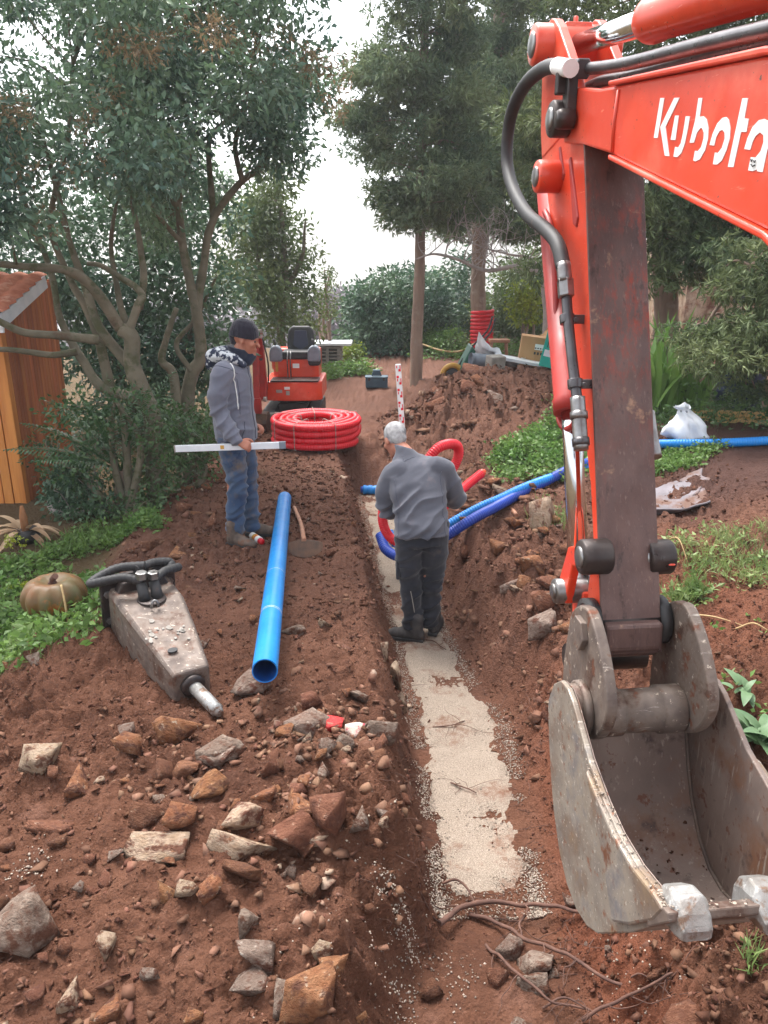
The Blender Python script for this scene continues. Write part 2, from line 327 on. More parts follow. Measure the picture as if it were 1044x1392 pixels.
M['cabin_light'] = pm('varnished_larch', srgb(204, 132, 66), srgb(182, 108, 52), 5, .5, stretch=(3, 3, .25), bump=.3, bscale=30, objrand=.16, spots=[(srgb(130, 72, 38), 9, .62, .72, (3, 3, .3))])
M['cabin_dark'] = pm('stained_cedar', srgb(184, 112, 68), srgb(154, 88, 52), 5, .6, stretch=(3, 3, .25), bump=.3, bscale=30, objrand=.2)
M['tile'] = pm('clay_tile', srgb(190, 122, 94), srgb(164, 96, 72), 9, .85, bump=.3, bscale=40, spots=[(srgb(206, 160, 136), 5, .56, .7)])
M['plastic_sheet'] = pm('white_plastic_sheet', srgb(232, 234, 238), srgb(216, 220, 226), 8, .35)
M['geotextile'] = pm('grey_geotextile', srgb(132, 126, 132), srgb(106, 100, 104), 7, .8, bump=.5, bscale=40, spots=[(srgb(100, 72, 60), 4, .46, .62)])
M['barrel'] = pm('dark_blue_barrel', srgb(34, 48, 80), srgb(28, 40, 68), 5, .45)
M['root'] = pm('root_bark', srgb(104, 74, 62), srgb(78, 54, 46), 16, .9, bump=.5, bscale=60, stretch=(1, 1, 1))
M['straw'] = pm('dry_stalk', srgb(186, 160, 116), srgb(160, 130, 90), 16, .8)
M['bark_olive'] = pm('olive_bark', srgb(98, 92, 76), srgb(126, 116, 98), 4, .9, bump=.8, bscale=22, bdist=.012, spots=[(srgb(84, 84, 58), 5, .52, .62), (srgb(96, 76, 60), 3, .6, .7)])
M['bark_brown'] = pm('cypress_bark', srgb(156, 134, 118), srgb(128, 106, 92), 8, .9, bump=.8, bscale=20, bdist=.015, stretch=(1, 1, .18), spots=[(srgb(156, 140, 126), 4, .56, .66)])
M['twig_grey'] = pm('bare_grey_twig', srgb(186, 174, 170), srgb(158, 146, 142), 9, .9)
def leaf(name, c1, c2, island=.3, rough=.45, trans=.25, scale=1.2, spec=.5):
    return pm(name, c1, c2, scale, rough, island=island, trans=trans, spec=spec, detail=3)
M['leaf_laurel'] = leaf('laurel_leaf', srgb(82, 112, 100), srgb(112, 136, 100), .42, .36, .36)
M['leaf_bloom'] = leaf('rusty_blossom', srgb(158, 136, 104), srgb(138, 118, 88), .25, .8, .2)
M['leaf_olive'] = leaf('olive_green_leaf', srgb(108, 120, 70), srgb(86, 106, 68), .35, .5, .3)
M['leaf_dark'] = leaf('dark_leaf', srgb(68, 98, 80), srgb(92, 118, 84), .35, .42, .2)
M['leaf_shrub'] = leaf('glossy_shrub_leaf', srgb(64, 92, 56), srgb(86, 112, 66), .38, .35, .28)
M['leaf_cypress'] = leaf('cypress_spray', srgb(92, 116, 90), srgb(126, 138, 96), .32, .7, .3)
M['leaf_cedar'] = leaf('cedar_spray', srgb(80, 100, 66), srgb(114, 124, 78), .35, .7, .28)
M['leaf_haze'] = leaf('hazed_grey_purple_leaf', srgb(140, 128, 138), srgb(124, 126, 124), .2, .8, .3)  # distance haze put into the leaf colour of the far trees
M['leaf_yellow'] = leaf('yellow_green_leaf', srgb(150, 158, 50), srgb(110, 136, 48), .3, .5, .35)
M['leaf_weed'] = leaf('bright_weed_leaf', srgb(88, 122, 58), srgb(114, 142, 74), .35, .5, .35, 2)
M['blade'] = leaf('grass_blade', srgb(104, 130, 70), srgb(136, 148, 92), .3, .55, .35, 2)
M['frond'] = leaf('palm_frond', srgb(58, 92, 58), srgb(78, 112, 70), .25, .4, .25, 2)
M['strap'] = leaf('strap_leaf', srgb(108, 146, 74), srgb(132, 166, 92), .25, .38, .3, 2)
M['dry'] = leaf('dry_leaf', srgb(196, 172, 140), srgb(170, 138, 108), .2, .8, .3, 3)
M['leaf_broad'] = leaf('broad_grey_green_leaf', srgb(92, 122, 86), srgb(108, 134, 96), .3, .5, .3, 2)
M['pumpkin'] = None
# ------------------------------------------------------------------ terrain
EDGE = [(1392, 560, 760), (1300, 610, 730), (1240, 600, 732), (1150, 588, 716), (1050, 574, 700), (980, 564, 684), (930, 553, 646), (865, 540, 610), (800, 521, 588), (700, 496, 540), (672, 488, 526), (640, 474, 510)]
_e = sorted((float(onz(a, y_, -.43)[1]), float(onz(a, y_, -.43)[0]), float(onz(b, y_, -.43)[0])) for y_, a, b in EDGE)
TRY = [q[0] for q in _e]; TXL = [q[1] for q in _e]; TXR = [q[2] for q in _e]; TRX = [(q[1] + q[2]) / 2 for q in _e]
def trench_d(x, y): return x - np.interp(y, TRY, TRX)
def trench_hw(y): return np.interp(y, TRY, [(b - a) / 2 for a, b in zip(TXL, TXR)])
def zones(x, y):
    d = trench_d(x, y); hw = trench_hw(y)
    wob = .05 * fbm(x * 0 + 3.1, y, 2.2, 3, 5); wob2 = .07 * fbm(x * 0 + 8.7, y, 1.8, 3, 6)
    left = 1 - sst(-.25 + wob, .0 + wob * .6, d + hw)            # 1 on the left plateau, 0 in the trench
    right = sst(-.01 + wob2 * .6, .42 + wob2, d - hw)
    return d, left, right
def gz(x, y, detail=True):
    x = np.asarray(x, float); y = np.asarray(y, float)
    d, left, right = zones(x, y)
    # floor of the trench: gravel bed, rubble at the near end, closing beyond the far end
    fl = -.45 + .16 * (1 - sst(2.1, 2.62, y)) + .47 * sst(9.0, 10.0, y)
    pl = .05 * fbm(x, y, .5, 3, 11)                              # plateau
    pl = pl + .15 * np.exp(-((x + 1.15) / .9) ** 2 - ((y - 2.55) / .8) ** 2) + .10 * np.exp(-((x + .25) / .5) ** 2 - ((y - 3.0) / 1.1) ** 2)
    pl = pl + .12 * np.exp(-((x + 1.7) / .5) ** 2 - ((y - 4.3) / .7) ** 2)
    edge = -2.02 + .12 * fbm(y, x * 0, .8, 3, 3) + .25 * sst(7, 10, y)
    drop = sst(0, .55, edge - x)
    pl = pl - drop * (.30 - .12 * sst(5.5, 7, y))
    pl = pl + .06 * sst(12, 22, y)
    rb = .08 + .28 * sst(.55, 1.7, d) + .27 * sst(1.9, 3.0, d) * (1 - .4 * sst(7.6, 9.5, y)) * sst(3.6, 5.6, y)
    rb = rb - .18 * (1 - sst(1.6, 3.4, y)) 
    rb = rb + .28 * np.exp(-(np.abs((x - 1.45) / 1.0)) ** 3 - (np.abs((y - 10.9) / 1.35)) ** 3) + .12 * np.exp(-((x - .75) / .5) ** 2 - ((y - 10.4) / .7) ** 2)
    rb = rb * (1 - .6 * sst(12.8, 15, y)) + .05 * np.exp(-(np.abs((x - 2.2) / 1.1)) ** 3 - (np.abs((y - 12.6) / 1.0)) ** 3) + .08 * np.exp(-((x - 1.4) / .6) ** 2 - ((y - 13.1) / .6) ** 2)
    rb = rb + .16 * np.exp(-((x - 1.95) / .35) ** 2 - ((y - 4.75) / .35) ** 2)
    z = fl + left * (pl - fl) + right * (rb - fl)
    far = sst(10.0, 11.0, y)
    blend = pl + sst(-.1, .9, x) * (rb - pl)
    z = z + far * (blend - z)
    z = z - .15 * np.maximum(0, y - 22) ** 1.0 - .0 * x
    if detail:
        inside = np.clip(1 - left - right, 0, 1) * (1 - sst(8.9, 9.3, y))
        amp = (1 - inside * .85) * (1 - .6 * drop) * np.clip(1.2 - y / 34, .3, 1)
        wall = 4 * (left * (1 - left) + right * (1 - right) * .7) * (1 - far)
        rough = .45 + .75 * sst(-.3, .4, fbm(x, y, .9, 2, 31)); trod = np.exp(-((x + .75) / .5) ** 2) * sst(3.6, 4.4, y) * (1 - .4 * far)
        rough = rough * (1 - .5 * trod)
        rub = np.exp(-((d - .9) / .55) ** 2) * sst(3, 4, y) + 1.3 * np.exp(-(np.abs((x - 1.3) / 1.2)) ** 3 - (np.abs((y - 10.5) / 1.6)) ** 3)
        n1 = fbm(x, y, 2.4, 3, 1); n2 = fbm(x, y, 6, 3, 2); n3 = np.abs(fbm(x, y, 13, 3, 4)); n4 = np.abs(fbm(x + .3 * n2, y, 27, 3, 14))
        near = 1 - sst(3.0, 4.5, y)
        z = z + amp * (.04 * n1 + (.05 + .05 * near) * n2 * rough + (.06 + .03 * near) * n3 * rough + .046 * n4 * rough + rub * (.11 * n2 + .055 * n3)) + wall * (.05 * n2 + .04 * n3 - .015)
        z = z + .010 * fbm(x, y, 52, 2, 9) * amp + inside * .012 * n1
    return z
def gz1(x, y): return float(gz(np.array([x]), np.array([y]))[0])
def gpx(x, y):                                                    # pixel -> where its ray meets the ground
    d = ray(x, y); t = 1.2 * np.exp(np.arange(0, 3.9, .006))
    for _ in range(2):
        P = CAM[None] + d[None] * t[:, None]; u = P[:, 2] <= gz(P[:, 0], P[:, 1]); k = int(np.argmax(u)) if u.any() else len(t) - 1
        t = np.linspace(t[max(k - 1, 0)], t[k], 40)
    return P[k]
def grid(xs, ys):
    X, Y = np.meshgrid(xs, ys); Z = gz(X, Y); V = np.stack([X.ravel(), Y.ravel(), Z.ravel()], 1)
    nx, ny = len(xs), len(ys); i = (np.arange(ny - 1)[:, None] * nx + np.arange(nx - 1)[None]).ravel()
    return V, np.stack([i, i + 1, i + nx + 1, i + nx], 1)
def grow(a, b, s0, k):
    out = [a]; s = s0
    while out[-1] < b: out.append(out[-1] + s); s *= k
    return np.array(out)
xs = np.r_[-grow(2.6, 90, .03, 1.09)[::-1], np.arange(-2.58, 3.2, .018), grow(3.2, 90, .03, 1.09)]
ys = np.r_[-grow(.2, 30, .1, 1.25)[::-1], np.arange(0, 1.2, .06), 1.2 * np.exp(np.arange(0, 2.3, .0062)), grow(12.1, 160, .12, 1.07)]
V, F = grid(xs, ys)
me = np_mesh('soil_ground', V, F, True)
d_, l_, r_ = zones(V[:, 0], V[:, 1]); ins = np.clip(1 - l_ - r_, 0, 1)
red = np.clip(r_ * (1 - r_) * 4 * sst(4.6, 3.0, V[:, 1]) + .6 * np.exp(-((V[:, 0] - 1.9) / .6) ** 2 - ((V[:, 1] - 4.2) / .8) ** 2), 0, 1)   # redder subsoil where it was cut
darkb = sst(2.0, 2.7, V[:, 0]) * sst(5.2, 5.9, V[:, 1]) * (1 - sst(7.6, 8.4, V[:, 1]))                                                         # dark peaty heap on the right
garden = np.clip(sst(-2.1, -2.5, V[:, 0]), 0, 1)
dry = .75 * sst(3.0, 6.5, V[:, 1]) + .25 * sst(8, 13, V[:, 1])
for nm, arr in (('red', red), ('peat', darkb), ('garden', garden), ('dry', dry)):
    a = me.attributes.new(nm, 'FLOAT', 'POINT'); a.data.foreach_set('value', np.asarray(arr, np.float32))
m = NT('red_brown_soil')
c = m.ramp(m.noise(1.6, 6, .6), [(.3, srgb(80, 53, 42)), (.5, srgb(100, 67, 52)), (.7, srgb(118, 82, 65))])
c = m.mix(m.thr(m.noise(14, 6, .7), .55, .75), c, srgb(74, 49, 40))
c = m.mix(m.thr(m.noise(38, 4, .7), .60, .72), c, srgb(138, 100, 82))
c = m.mix(m.thr(m.noise(3.1, 4, .6), .60, .72), c, srgb(122, 87, 72))
def att(n):
    x = m.n('ShaderNodeAttribute'); x.attribute_name = n; return x.outputs['Fac']
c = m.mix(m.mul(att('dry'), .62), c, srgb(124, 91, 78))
c = m.mix(m.mul(att('red'), .65), c, srgb(126, 74, 54))
c = m.mix(m.mul(att('peat'), .8), c, srgb(78, 58, 54))
c = m.mix(m.mul(att('garden'), .7), c, srgb(88, 80, 56))
m.set('Base Color', c); m.set('Roughness', .95); m.set('Specular IOR Level', .12)
def vor(sc):
    v_ = m.n('ShaderNodeTexVoronoi'); v_.inputs['Scale'].default_value = sc; m.l(m.tc.outputs['Object'], v_.inputs['Vector']); return m.mul(v_.outputs['Distance'], -1.)
m.bump(m.mul(m.mul(m.noise(48, 8, .75), m.mul(vor(34), .55), 'ADD'), m.mul(vor(90), .3), 'ADD'), 1., .02)
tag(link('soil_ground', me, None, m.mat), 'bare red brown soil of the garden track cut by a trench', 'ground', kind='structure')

rng = np.random.default_rng(7)
# ---- gravel bed on the trench floor: a sheet of its own plus loose grains
ysb = np.arange(2.55, 9.15, .03); tt = np.linspace(-1, 1, 25)
YY, TT = np.meshgrid(ysb, tt, indexing='ij'); xc = np.interp(YY, TRY, TRX)
XX = xc + TT * (trench_hw(YY) + .035 * fbm(YY * 0 + TT * .3 + 1.3, YY, 3.0, 3, 21)) * 1.03
ZZ = gz(XX, YY) + .018 * (1 - np.abs(TT) ** 4) - .012 + .012 * fbm(XX, YY, 6, 3, 25) - .05 * (1 - sst(2.58, 2.80, YY)) - .05 * sst(8.9, 9.12, YY)
nx = 25; i = (np.arange(len(ysb) - 1)[:, None] * nx + np.arange(nx - 1)[None]).ravel()
me = np_mesh('gravel_bed', np.stack([XX.ravel(), YY.ravel(), ZZ.ravel()], 1), np.stack([i, i + 1, i + nx + 1, i + nx], 1), True)
m = NT('fine_beige_gravel')
c = m.ramp(m.noise(160, 3, .7), [(.34, srgb(128, 112, 98)), (.5, srgb(152, 138, 124)), (.66, srgb(174, 160, 146))])
c = m.mix(m.thr(m.noise(2.6, 7, .75), .52, .64), c, srgb(122, 90, 74))
m.set('Base Color', c); m.set('Roughness', .92); m.set('Specular IOR Level', .15); m.bump(m.noise(190, 3, .6), 1, .008)
tag(link('gravel_bed', me, None, m.mat), 'pale fine gravel bedding spread along the trench floor', 'gravel', kind='stuff')

def scatter_mesh(P, size, variants, flat=1.0, seed=0):               # many small lumps joined into one mesh
    r = np.random.default_rng(seed); n = len(P); Vs = []; Fs = []; b = 0
    which = r.integers(0, len(variants), n)
    for k, (v, f) in enumerate(variants):
        idx = np.where(which == k)[0]
        if not len(idx): continue
        a = r.uniform(0, 2 * np.pi, len(idx)); ca, sa = np.cos(a), np.sin(a); t = r.uniform(-.6, .6, len(idx)); ct, st = np.cos(t), np.sin(t)
        sc = size[idx][:, None, None] * r.uniform(.7, 1.3, (len(idx), 1, 3)) * np.array([1, 1, flat])
        q = v[None] * sc
        y2 = q[..., 1] * ct[:, None] - q[..., 2] * st[:, None]; z2 = q[..., 1] * st[:, None] + q[..., 2] * ct[:, None]
        x3 = q[..., 0] * ca[:, None] - y2 * sa[:, None]; y3 = q[..., 0] * sa[:, None] + y2 * ca[:, None]
        q = np.stack([x3, y3, z2], -1) + P[idx][:, None]
        Vs.append(q.reshape(-1, 3)); Fs.append((f[None] + (np.arange(len(idx)) * len(v))[:, None, None] + b).reshape(-1, 3)); b += len(idx) * len(v)
    return np.concatenate(Vs), np.concatenate(Fs)
def ico(sub):
    b = bmesh.new(); bmesh.ops.create_icosphere(b, subdivisions=sub, radius=1); v = np.array([x.co[:] for x in b.verts]); f = np.array([[q.index for q in x.verts] for x in b.faces]); b.free(); return v, f
I1 = ico(1); OCT = (np.array([[1, 0, 0], [-1, 0, 0], [0, 1, 0], [0, -1, 0], [0, 0, 1], [0, 0, -1.]]), np.array([[0, 2, 4], [2, 1, 4], [1, 3, 4], [3, 0, 4], [2, 0, 5], [1, 2, 5], [3, 1, 5], [0, 3, 5]]))
def jit(base, a, seed): return (base[0] * (1 + np.random.default_rng(seed).uniform(-a, a, (len(base[0]), 1))) + np.random.default_rng(seed + 1).uniform(-a * .4, a * .4, base[0].shape), base[1])
def hull(seed, npts, flat=(1, .8, .65)):
    r = np.random.default_rng(seed); b = bmesh.new()
    p = r.normal(size=(npts, 3)); p /= np.linalg.norm(p, axis=1, keepdims=True); p *= r.uniform(.75, 1.15, (npts, 1)) * np.array(flat)
    for q in p: b.verts.new(q)
    res = bmesh.ops.convex_hull(b, input=b.verts[:]); dead = [g for g in res['geom_interior'] if isinstance(g, bmesh.types.BMVert)]
    if dead: bmesh.ops.delete(b, geom=dead, context='VERTS')
    bmesh.ops.triangulate(b, faces=b.faces[:]); return b
def hull_np(seed, npts, flat=(1, .8, .65)):
    b = hull(seed, npts, flat); b.verts.index_update(); v = np.array([x.co[:] for x in b.verts]); f = np.array([[q.index for q in x.verts] for x in b.faces]); b.free(); return v / np.abs(v).max(), f
LUMPS = [hull_np(k, 6, (1, .9, .8)) for k in range(12)]; GRAINS = [jit(OCT, .25, k) for k in range(6)]; CHIPS = [hull_np(50 + k, 8) for k in range(14)]
# loose grains in the bed
n = 13000; y = 2.62 + 6.4 * rng.random(n) ** 1.7; x = np.interp(y, TRY, TRX) + trench_hw(y) * np.where(rng.random(n) < .75, rng.choice([-1, 1], n) * rng.normal(1.0, .11, n), rng.uniform(-1, 1, n))
keep = (fbm(x, y, 3.2, 3, 77) > -.35); x, y = x[keep], y[keep]
V, F = scatter_mesh(np.stack([x, y, gz(x, y) + .006], 1), rng.uniform(.0022, .0052, len(x)), GRAINS, .8, 1)
tag(link('loose_gravel', np_mesh('loose_gravel', V, F), None, M['gravel']), 'loose pale gravel grains lying on the trench bedding', 'gravel', kind='stuff')
# grains spilled over the left lip
cx = []; 
for (px, py, sp, k) in ((556, 1275, .05, 170), (532, 1215, .05, 120), (540, 1350, .07, 130), (505, 1180, .14, 70), (470, 1330, .25, 70), (880, 1300, .12, 120), (40, 1180, .06, 90), (620, 1330, .10, 90)):
    g = gpx(px, py); q = rng.normal(0, sp, (k, 2)); cx.append(np.c_[g[0] + q[:, 0] * .7, g[1] + q[:, 1]])
cx = np.concatenate(cx); V, F = scatter_mesh(np.c_[cx, gz(cx[:, 0], cx[:, 1]) + .004], rng.uniform(.0022, .0058, len(cx)), GRAINS, .8, 2)
tag(link('spilled_gravel', np_mesh('spilled_gravel', V, F), None, M['gravel']), 'pale gravel grains spilled on the soil beside the trench', 'gravel', kind='stuff')
# soil crumbs and clods
n = 88000; u = rng.random(n); y = 1.5 * np.exp(u * 2.05); x = rng.uniform(-2.4, 3.0, n)
w_ = np.where(np.abs(trench_d(x, y)) < trench_hw(y) + .02, .06, 1.) * (.35 + .65 * sst(-.25, .3, fbm(x, y, 1.3, 3, 41)))
keep = rng.random(n) < w_; x, y = x[keep], y[keep]
sz = .003 + .022 * rng.random(len(x)) ** 8 + .004 * rng.random(len(x))
V, F = scatter_mesh(np.stack([x, y, gz(x, y) + sz * .15], 1), sz * np.clip(y / 5, .8, 1.8), LUMPS, .75, 3)
tag(link('soil_crumbs', np_mesh('soil_crumbs', V, F), None, M['soil_lump']), 'loose reddish soil crumbs and clods covering the ground', 'soil', kind='stuff')

# angular stone chips
M['chip'] = pm('stone_chip', srgb(118, 86, 70), srgb(100, 70, 56), 9, .9, island=.3, spec=.15, spots=[(srgb(168, 146, 126), 2.3, .60, .63)])
n = 16000; u = rng.random(n); y = 1.5 * np.exp(u * 2.05); x = rng.uniform(-2.2, 2.6, n); dd_ = trench_d(x, y)
w_ = np.where(np.abs(dd_) < trench_hw(y) + .03, .02, 1.) * sst(-.3, .35, fbm(x, y, 1.1, 3, 43)) * np.where((dd_ > .3) & (dd_ < 1.3), 4., .8)
keep = rng.random(n) < w_; x, y = x[keep], y[keep]; sz = (.005 + .030 * rng.random(len(x)) ** 3.2) * np.clip(y / 5, .9, 1.9) * np.where((dd_[keep] > .3) & (dd_[keep] < 1.4) & (y > 3.4), 1.8, 1)
V, F = scatter_mesh(np.stack([x, y, gz(x, y) + sz * .15], 1), sz, CHIPS, .75, 5)
tag(link('stone_chips', np_mesh('stone_chips', V, F), None, M['chip']), 'small angular stone chips strewn over the disturbed soil', 'stone chips', kind='stuff')

# broken fragments packed around the rock piles of the near bank
fr_ = random.Random(77); P_ = []
for _ in range(620):
    c = fr_.choice([(-.45, 2.55, .24), (-.75, 2.75, .24), (-.35, 3.25, .2), (-.2, 2.2, .22), (-.15, 3.05, .2), (-.3, 3.6, .3), (.95, 5.2, .3), (.9, 4.6, .25), (.85, 6.2, .3)]); x, y = fr_.gauss(c[0], c[2]), fr_.gauss(c[1], c[2])
    if abs(float(trench_d(np.array(x), np.array(y)))) > float(trench_hw(y)) + .05 and y > 1.6: P_.append((x, y))
P_ = np.array(P_); sz = .010 + .030 * rng.random(len(P_)) ** 2
V, F = scatter_mesh(np.c_[P_, gz(P_[:, 0], P_[:, 1]) + sz * .25], sz, [hull_np(200 + k, 9, (1, .8, .6)) for k in range(16)], .8, 55)
M['fragment'] = pm('broken_rock_fragment', srgb(108, 77, 61), srgb(132, 102, 83), 6, .88, bump=.5, bscale=60, island=.28, spec=.2, spots=[(srgb(150, 130, 113), 3.1, .60, .64), (dust, 12, .52, .62)])
tag(link('rock_fragments', np_mesh('rock_fragments', V, F), None, M['fragment']), 'broken rock fragments packed between the larger stones', 'rubble', kind='stuff')

# ------------------------------------------------------------------ stones
def rock_np(seed, sub=3):
    b = hull(seed, 11 if sub == 3 else 9, (1, 1, 1)); cuts = 3 if sub == 3 else 1
    bmesh.ops.subdivide_edges(b, edges=b.edges[:], cuts=cuts, use_grid_fill=True); b.verts.index_update()
    bmesh.ops.triangulate(b, faces=b.faces[:]); v = np.array([x.co[:] for x in b.verts]); f = np.array([[q.index for q in x.verts] for x in b.faces]); b.free()
    v = v / np.abs(v).max(0)
    nn = np.array([mnoise.noise(Vector(p) * 1.9 + Vector((seed, 0, 0))) for p in v]) + .5 * np.array([mnoise.noise(Vector(p) * 5 + Vector((seed, 9, 0))) for p in v])
    return v * (1 + .055 * nn[:, None]), f
RM = {}
def rock_mesh(kind, k, sub):
    key = (kind, k, sub)
    if key not in RM:
        v, f = rock_np(100 + k * 7, sub); mm = np_mesh('stone', v, f); mm.materials.append(M[kind]); RM[key] = mm
    return RM[key]
def stone(name, P, size, kind, k, sub=2, rot=None, sink=.25, label=None, group=None):
    o = bpy.data.objects.new(name, rock_mesh(kind, k, sub)); COL.objects.link(o)
    o.scale = [float(s) / 2 for s in size]; o.rotation_euler = rot or (0, 0, 0)
    o.location = (float(P[0]), float(P[1]), float(P[2]) + size[2] * (.5 - sink)); tag(o, label, 'rock', group); return o
rr = random.Random(3)
# px centre, px width, px height, kind, label
HERO = [
 (56, 1034, 60, 42, 'rock_pale', 'tan and white rounded boulder alone on the spoil left of the pit'),
 (100, 1066, 40, 52, 'rock_rust', 'upright flat rust coloured stone with white lower edge'),
 (76, 1122, 62, 26, 'rock_brown', 'low dusty brown stone half sunk below the upright flat stone'),
 (240, 995, 60, 46, 'rock_rust', 'flat triangular orange slab just below the chisel tip'),
 (292, 1022, 72, 44, 'rock_grey', 'grey and orange two toned stone below the triangular slab'),
 (250, 1048, 52, 26, 'rock_brown', 'narrow brown stone tucked under the two toned stone'),
 (192, 1112, 56, 46, 'rock_brown', 'brown block streaked white at the hollow edge'),
 (206, 1150, 78, 38, 'rock_pale', 'long tan stone lying under the white streaked block'),
 (283, 1072, 54, 40, 'rock_rust', 'brown rust stone leaning between slab and pale wedge'),
 (322, 1110, 60, 52, 'rock_pale', 'pale cream wedge standing up in the rock pile'),
 (326, 1156, 80, 48, 'rock_pale', 'white crusted brown boulder at the front of the rock pile'),
 (386, 1152, 80, 78, 'rock_brown', 'largest reddish brown angular boulder of the rock pile'),
 (452, 1110, 62, 62, 'rock_brown', 'dark rounded reddish boulder at the right of the rock pile'),
 (404, 1094, 62, 30, 'rock_rust', 'flat orange brown stone resting behind the largest boulder'),
 (362, 1078, 36, 28, 'rock_rust', 'small orange stone wedged behind the pale wedge'),
 (434, 1142, 26, 14, 'rock_pale', 'small white flake in front of the dark rounded boulder'),
 (412, 986, 72, 52, 'rock_grey', 'big grey cream stone next to the red painted one'),
 (446, 984, 44, 22, 'rock_redpaint', 'stone sprayed bright red between two pale stones'),
 (480, 993, 34, 24, 'rock_pinkpaint', 'white stone with a pink paint mark'),
 (516, 994, 40, 36, 'rock_grey', 'grey smooth stone at the trench edge beside the painted stones'),
 (338, 932, 50, 42, 'rock_grey', 'grey stone propping the open end of the blue pipe'),
 (398, 856, 34, 24, 'rock_grey', 'small grey stone lying right of the blue pipe'),
 (440, 848, 15, 14, 'rock_pale', 'tiny white pebble right of the blue pipe'),
 (340, 1300, 68, 46, 'rock_grey', 'grey white boulder isolated in the loose soil'),
 (425, 1360, 80, 74, 'rock_rust', 'big tan orange boulder at the trench lip'),
 (90, 1358, 28, 52, 'rock_pale', 'narrow pinkish white stone standing upright'),
 (145, 1374, 48, 42, 'rock_rust', 'orange and white wedge beside the upright pinkish stone'),
 (454, 1318, 36, 56, 'rock_rust', 'tall brown stone leaning behind the big tan boulder'),
 (432, 1296, 40, 34, 'rock_pale', 'cream brown stone behind the leaning tall stone'),
 (334, 1258, 32, 40, 'rock_grey', 'small grey shard above the isolated grey white boulder'),
 (384, 1362, 30, 60, 'rock_grey', 'grey white slab squeezed against the big tan boulder'),
 (8, 788, 16, 14, 'rock_pale', 'white stone among the garden weeds'),
 (22, 1262, 92, 96, 'rock_grey', 'huge grey block half buried in the spoil'),
 (520, 1116, 16, 28, 'rock_pale', 'thin tan stone stuck in the trench wall'),
 (523, 886, 14, 34, 'rock_pale', 'topmost pale shard of the light vein in the left trench wall'),
 (536, 922, 14, 44, 'rock_pale', 'long pale middle shard of the light vein in the trench wall'),
 (547, 958, 12, 30, 'rock_pale', 'lowest pale shard of the light vein in the trench wall'),
 (238, 752, 42, 16, 'rock_rust', 'flat tan flagstone lying behind the breaker hoses'),
 (206, 738, 30, 22, 'rock_brown', 'brown lump at the edge of the green verge'),
 (252, 692, 26, 22, 'rock_brown', 'reddish lump below the shrub beside the standing worker'),
 (690, 1292, 44, 44, 'rock_grey', 'grey stone under the crossing roots'),
 (726, 1312, 56, 34, 'rock_grey', 'whitish stone touching the roots at the trench end'),
 (674, 1330, 34, 30, 'rock_brown', 'dark brown stone at the bottom of the trench end'),
 (722, 1342, 42, 34, 'rock_grey', 'round grey stone below the whitish root stone'),
 (934, 1388, 60, 34, 'rock_brown', 'brown rock in front of the large flat slab'),
 (890, 1322, 34, 34, 'rock_brown', 'small brown rock directly below the bucket teeth'),
 (742, 702, 36, 60, 'rock_pale', 'tall pale weathered stone standing in the bank beside the arm'),
 (718, 772, 38, 34, 'rock_rust', 'orange rubble block below the pale standing stone'),
 (742, 850, 46, 34, 'rock_grey', 'pale grey stone on the rubble slope beside the bucket link'),
 (676, 742, 40, 26, 'rock_rust', 'orange brown block where the blue tubes meet the rubble'),
 (700, 792, 34, 28, 'rock_grey', 'grey block in the middle of the rubble slope'),
 (745, 818, 44, 36, 'rock_brown', 'brown rock behind the pale grey stone on the rubble slope'),
]
for i_, (px, py, wp, hp, kind, lab) in enumerate(HERO):
    g = gpx(px, py + hp * .25); s = np.linalg.norm(g - CAM) * .98; d = ray(px, py); dep = (g - CAM) @ np.array([0, math.cos(TILT), -math.sin(TILT)])
    ww = wp / 1044 * dep * 1.2; hh = hp / 1044 * dep * 1.2
    stone('stone', (g[0], g[1] + hh * .15, g[2]), (ww, max(ww * .62, hh * .7), hh * .9), kind, i_ % 12, 3, (rr.uniform(-.25, .25), rr.uniform(-.25, .25), rr.uniform(-.5, .5)), .36, lab)
KW = {'rock_brown': 'reddish brown', 'rock_rust': 'rust coloured', 'rock_grey': 'grey', 'rock_pale': 'pale tan'}
def spread(n, fn, kinds, smin, smax, label, group, seed, name='stone', pw=2.2, sink=.34):
    q = random.Random(seed); c_ = 0
    while c_ < n:
        x, y = fn(q)
        if abs(float(trench_d(np.array(x), np.array(y)))) < float(trench_hw(y)) + .04 and 2.6 < y < 9.3: continue
        s = smin + (smax - smin) * q.random() ** pw; k_ = q.choice(kinds); big = 'larger' if s > smin + (smax - smin) * .4 else 'small'
        stone(name, (x, y, gz1(x, y)), (s * q.uniform(.9, 1.4), s * q.uniform(.7, 1.1), s * q.uniform(.5, .9)), k_, q.randrange(12), 2, (q.uniform(-.5, .5), q.uniform(-.5, .5), q.uniform(0, 6.28)), sink, '%s %s stone %s' % (big, KW[k_], label), group); c_ += 1
BR = ['rock_brown', 'rock_brown', 'rock_brown', 'rock_rust', 'rock_rust', 'rock_grey']
CL = [(-.45, 2.55, .28), (-.75, 2.75, .25), (-.35, 3.25, .22), (-.2, 2.2, .25), (-.9, 2.2, .4), (-.15, 3.05, .2)]
def near_fn(q):
    c = q.choice(CL); return (q.gauss(c[0], c[2]), q.gauss(c[1], c[2] * .8)) if q.random() < .75 else (q.uniform(-1.5, .05), q.uniform(1.75, 3.5))
spread(108, near_fn, BR + ['rock_pale', 'rock_grey'], .035, .135, 'scattered on the loose spoil left of the trench', 'stones on the near spoil', 1, pw=1.5, sink=.24)
spread(26, lambda q: (q.uniform(-1.95, -.1), q.uniform(3.4, 6.6)), BR, .03, .11, 'on the flat soil around pipe and breaker', 'stones around pipe and breaker', 2)
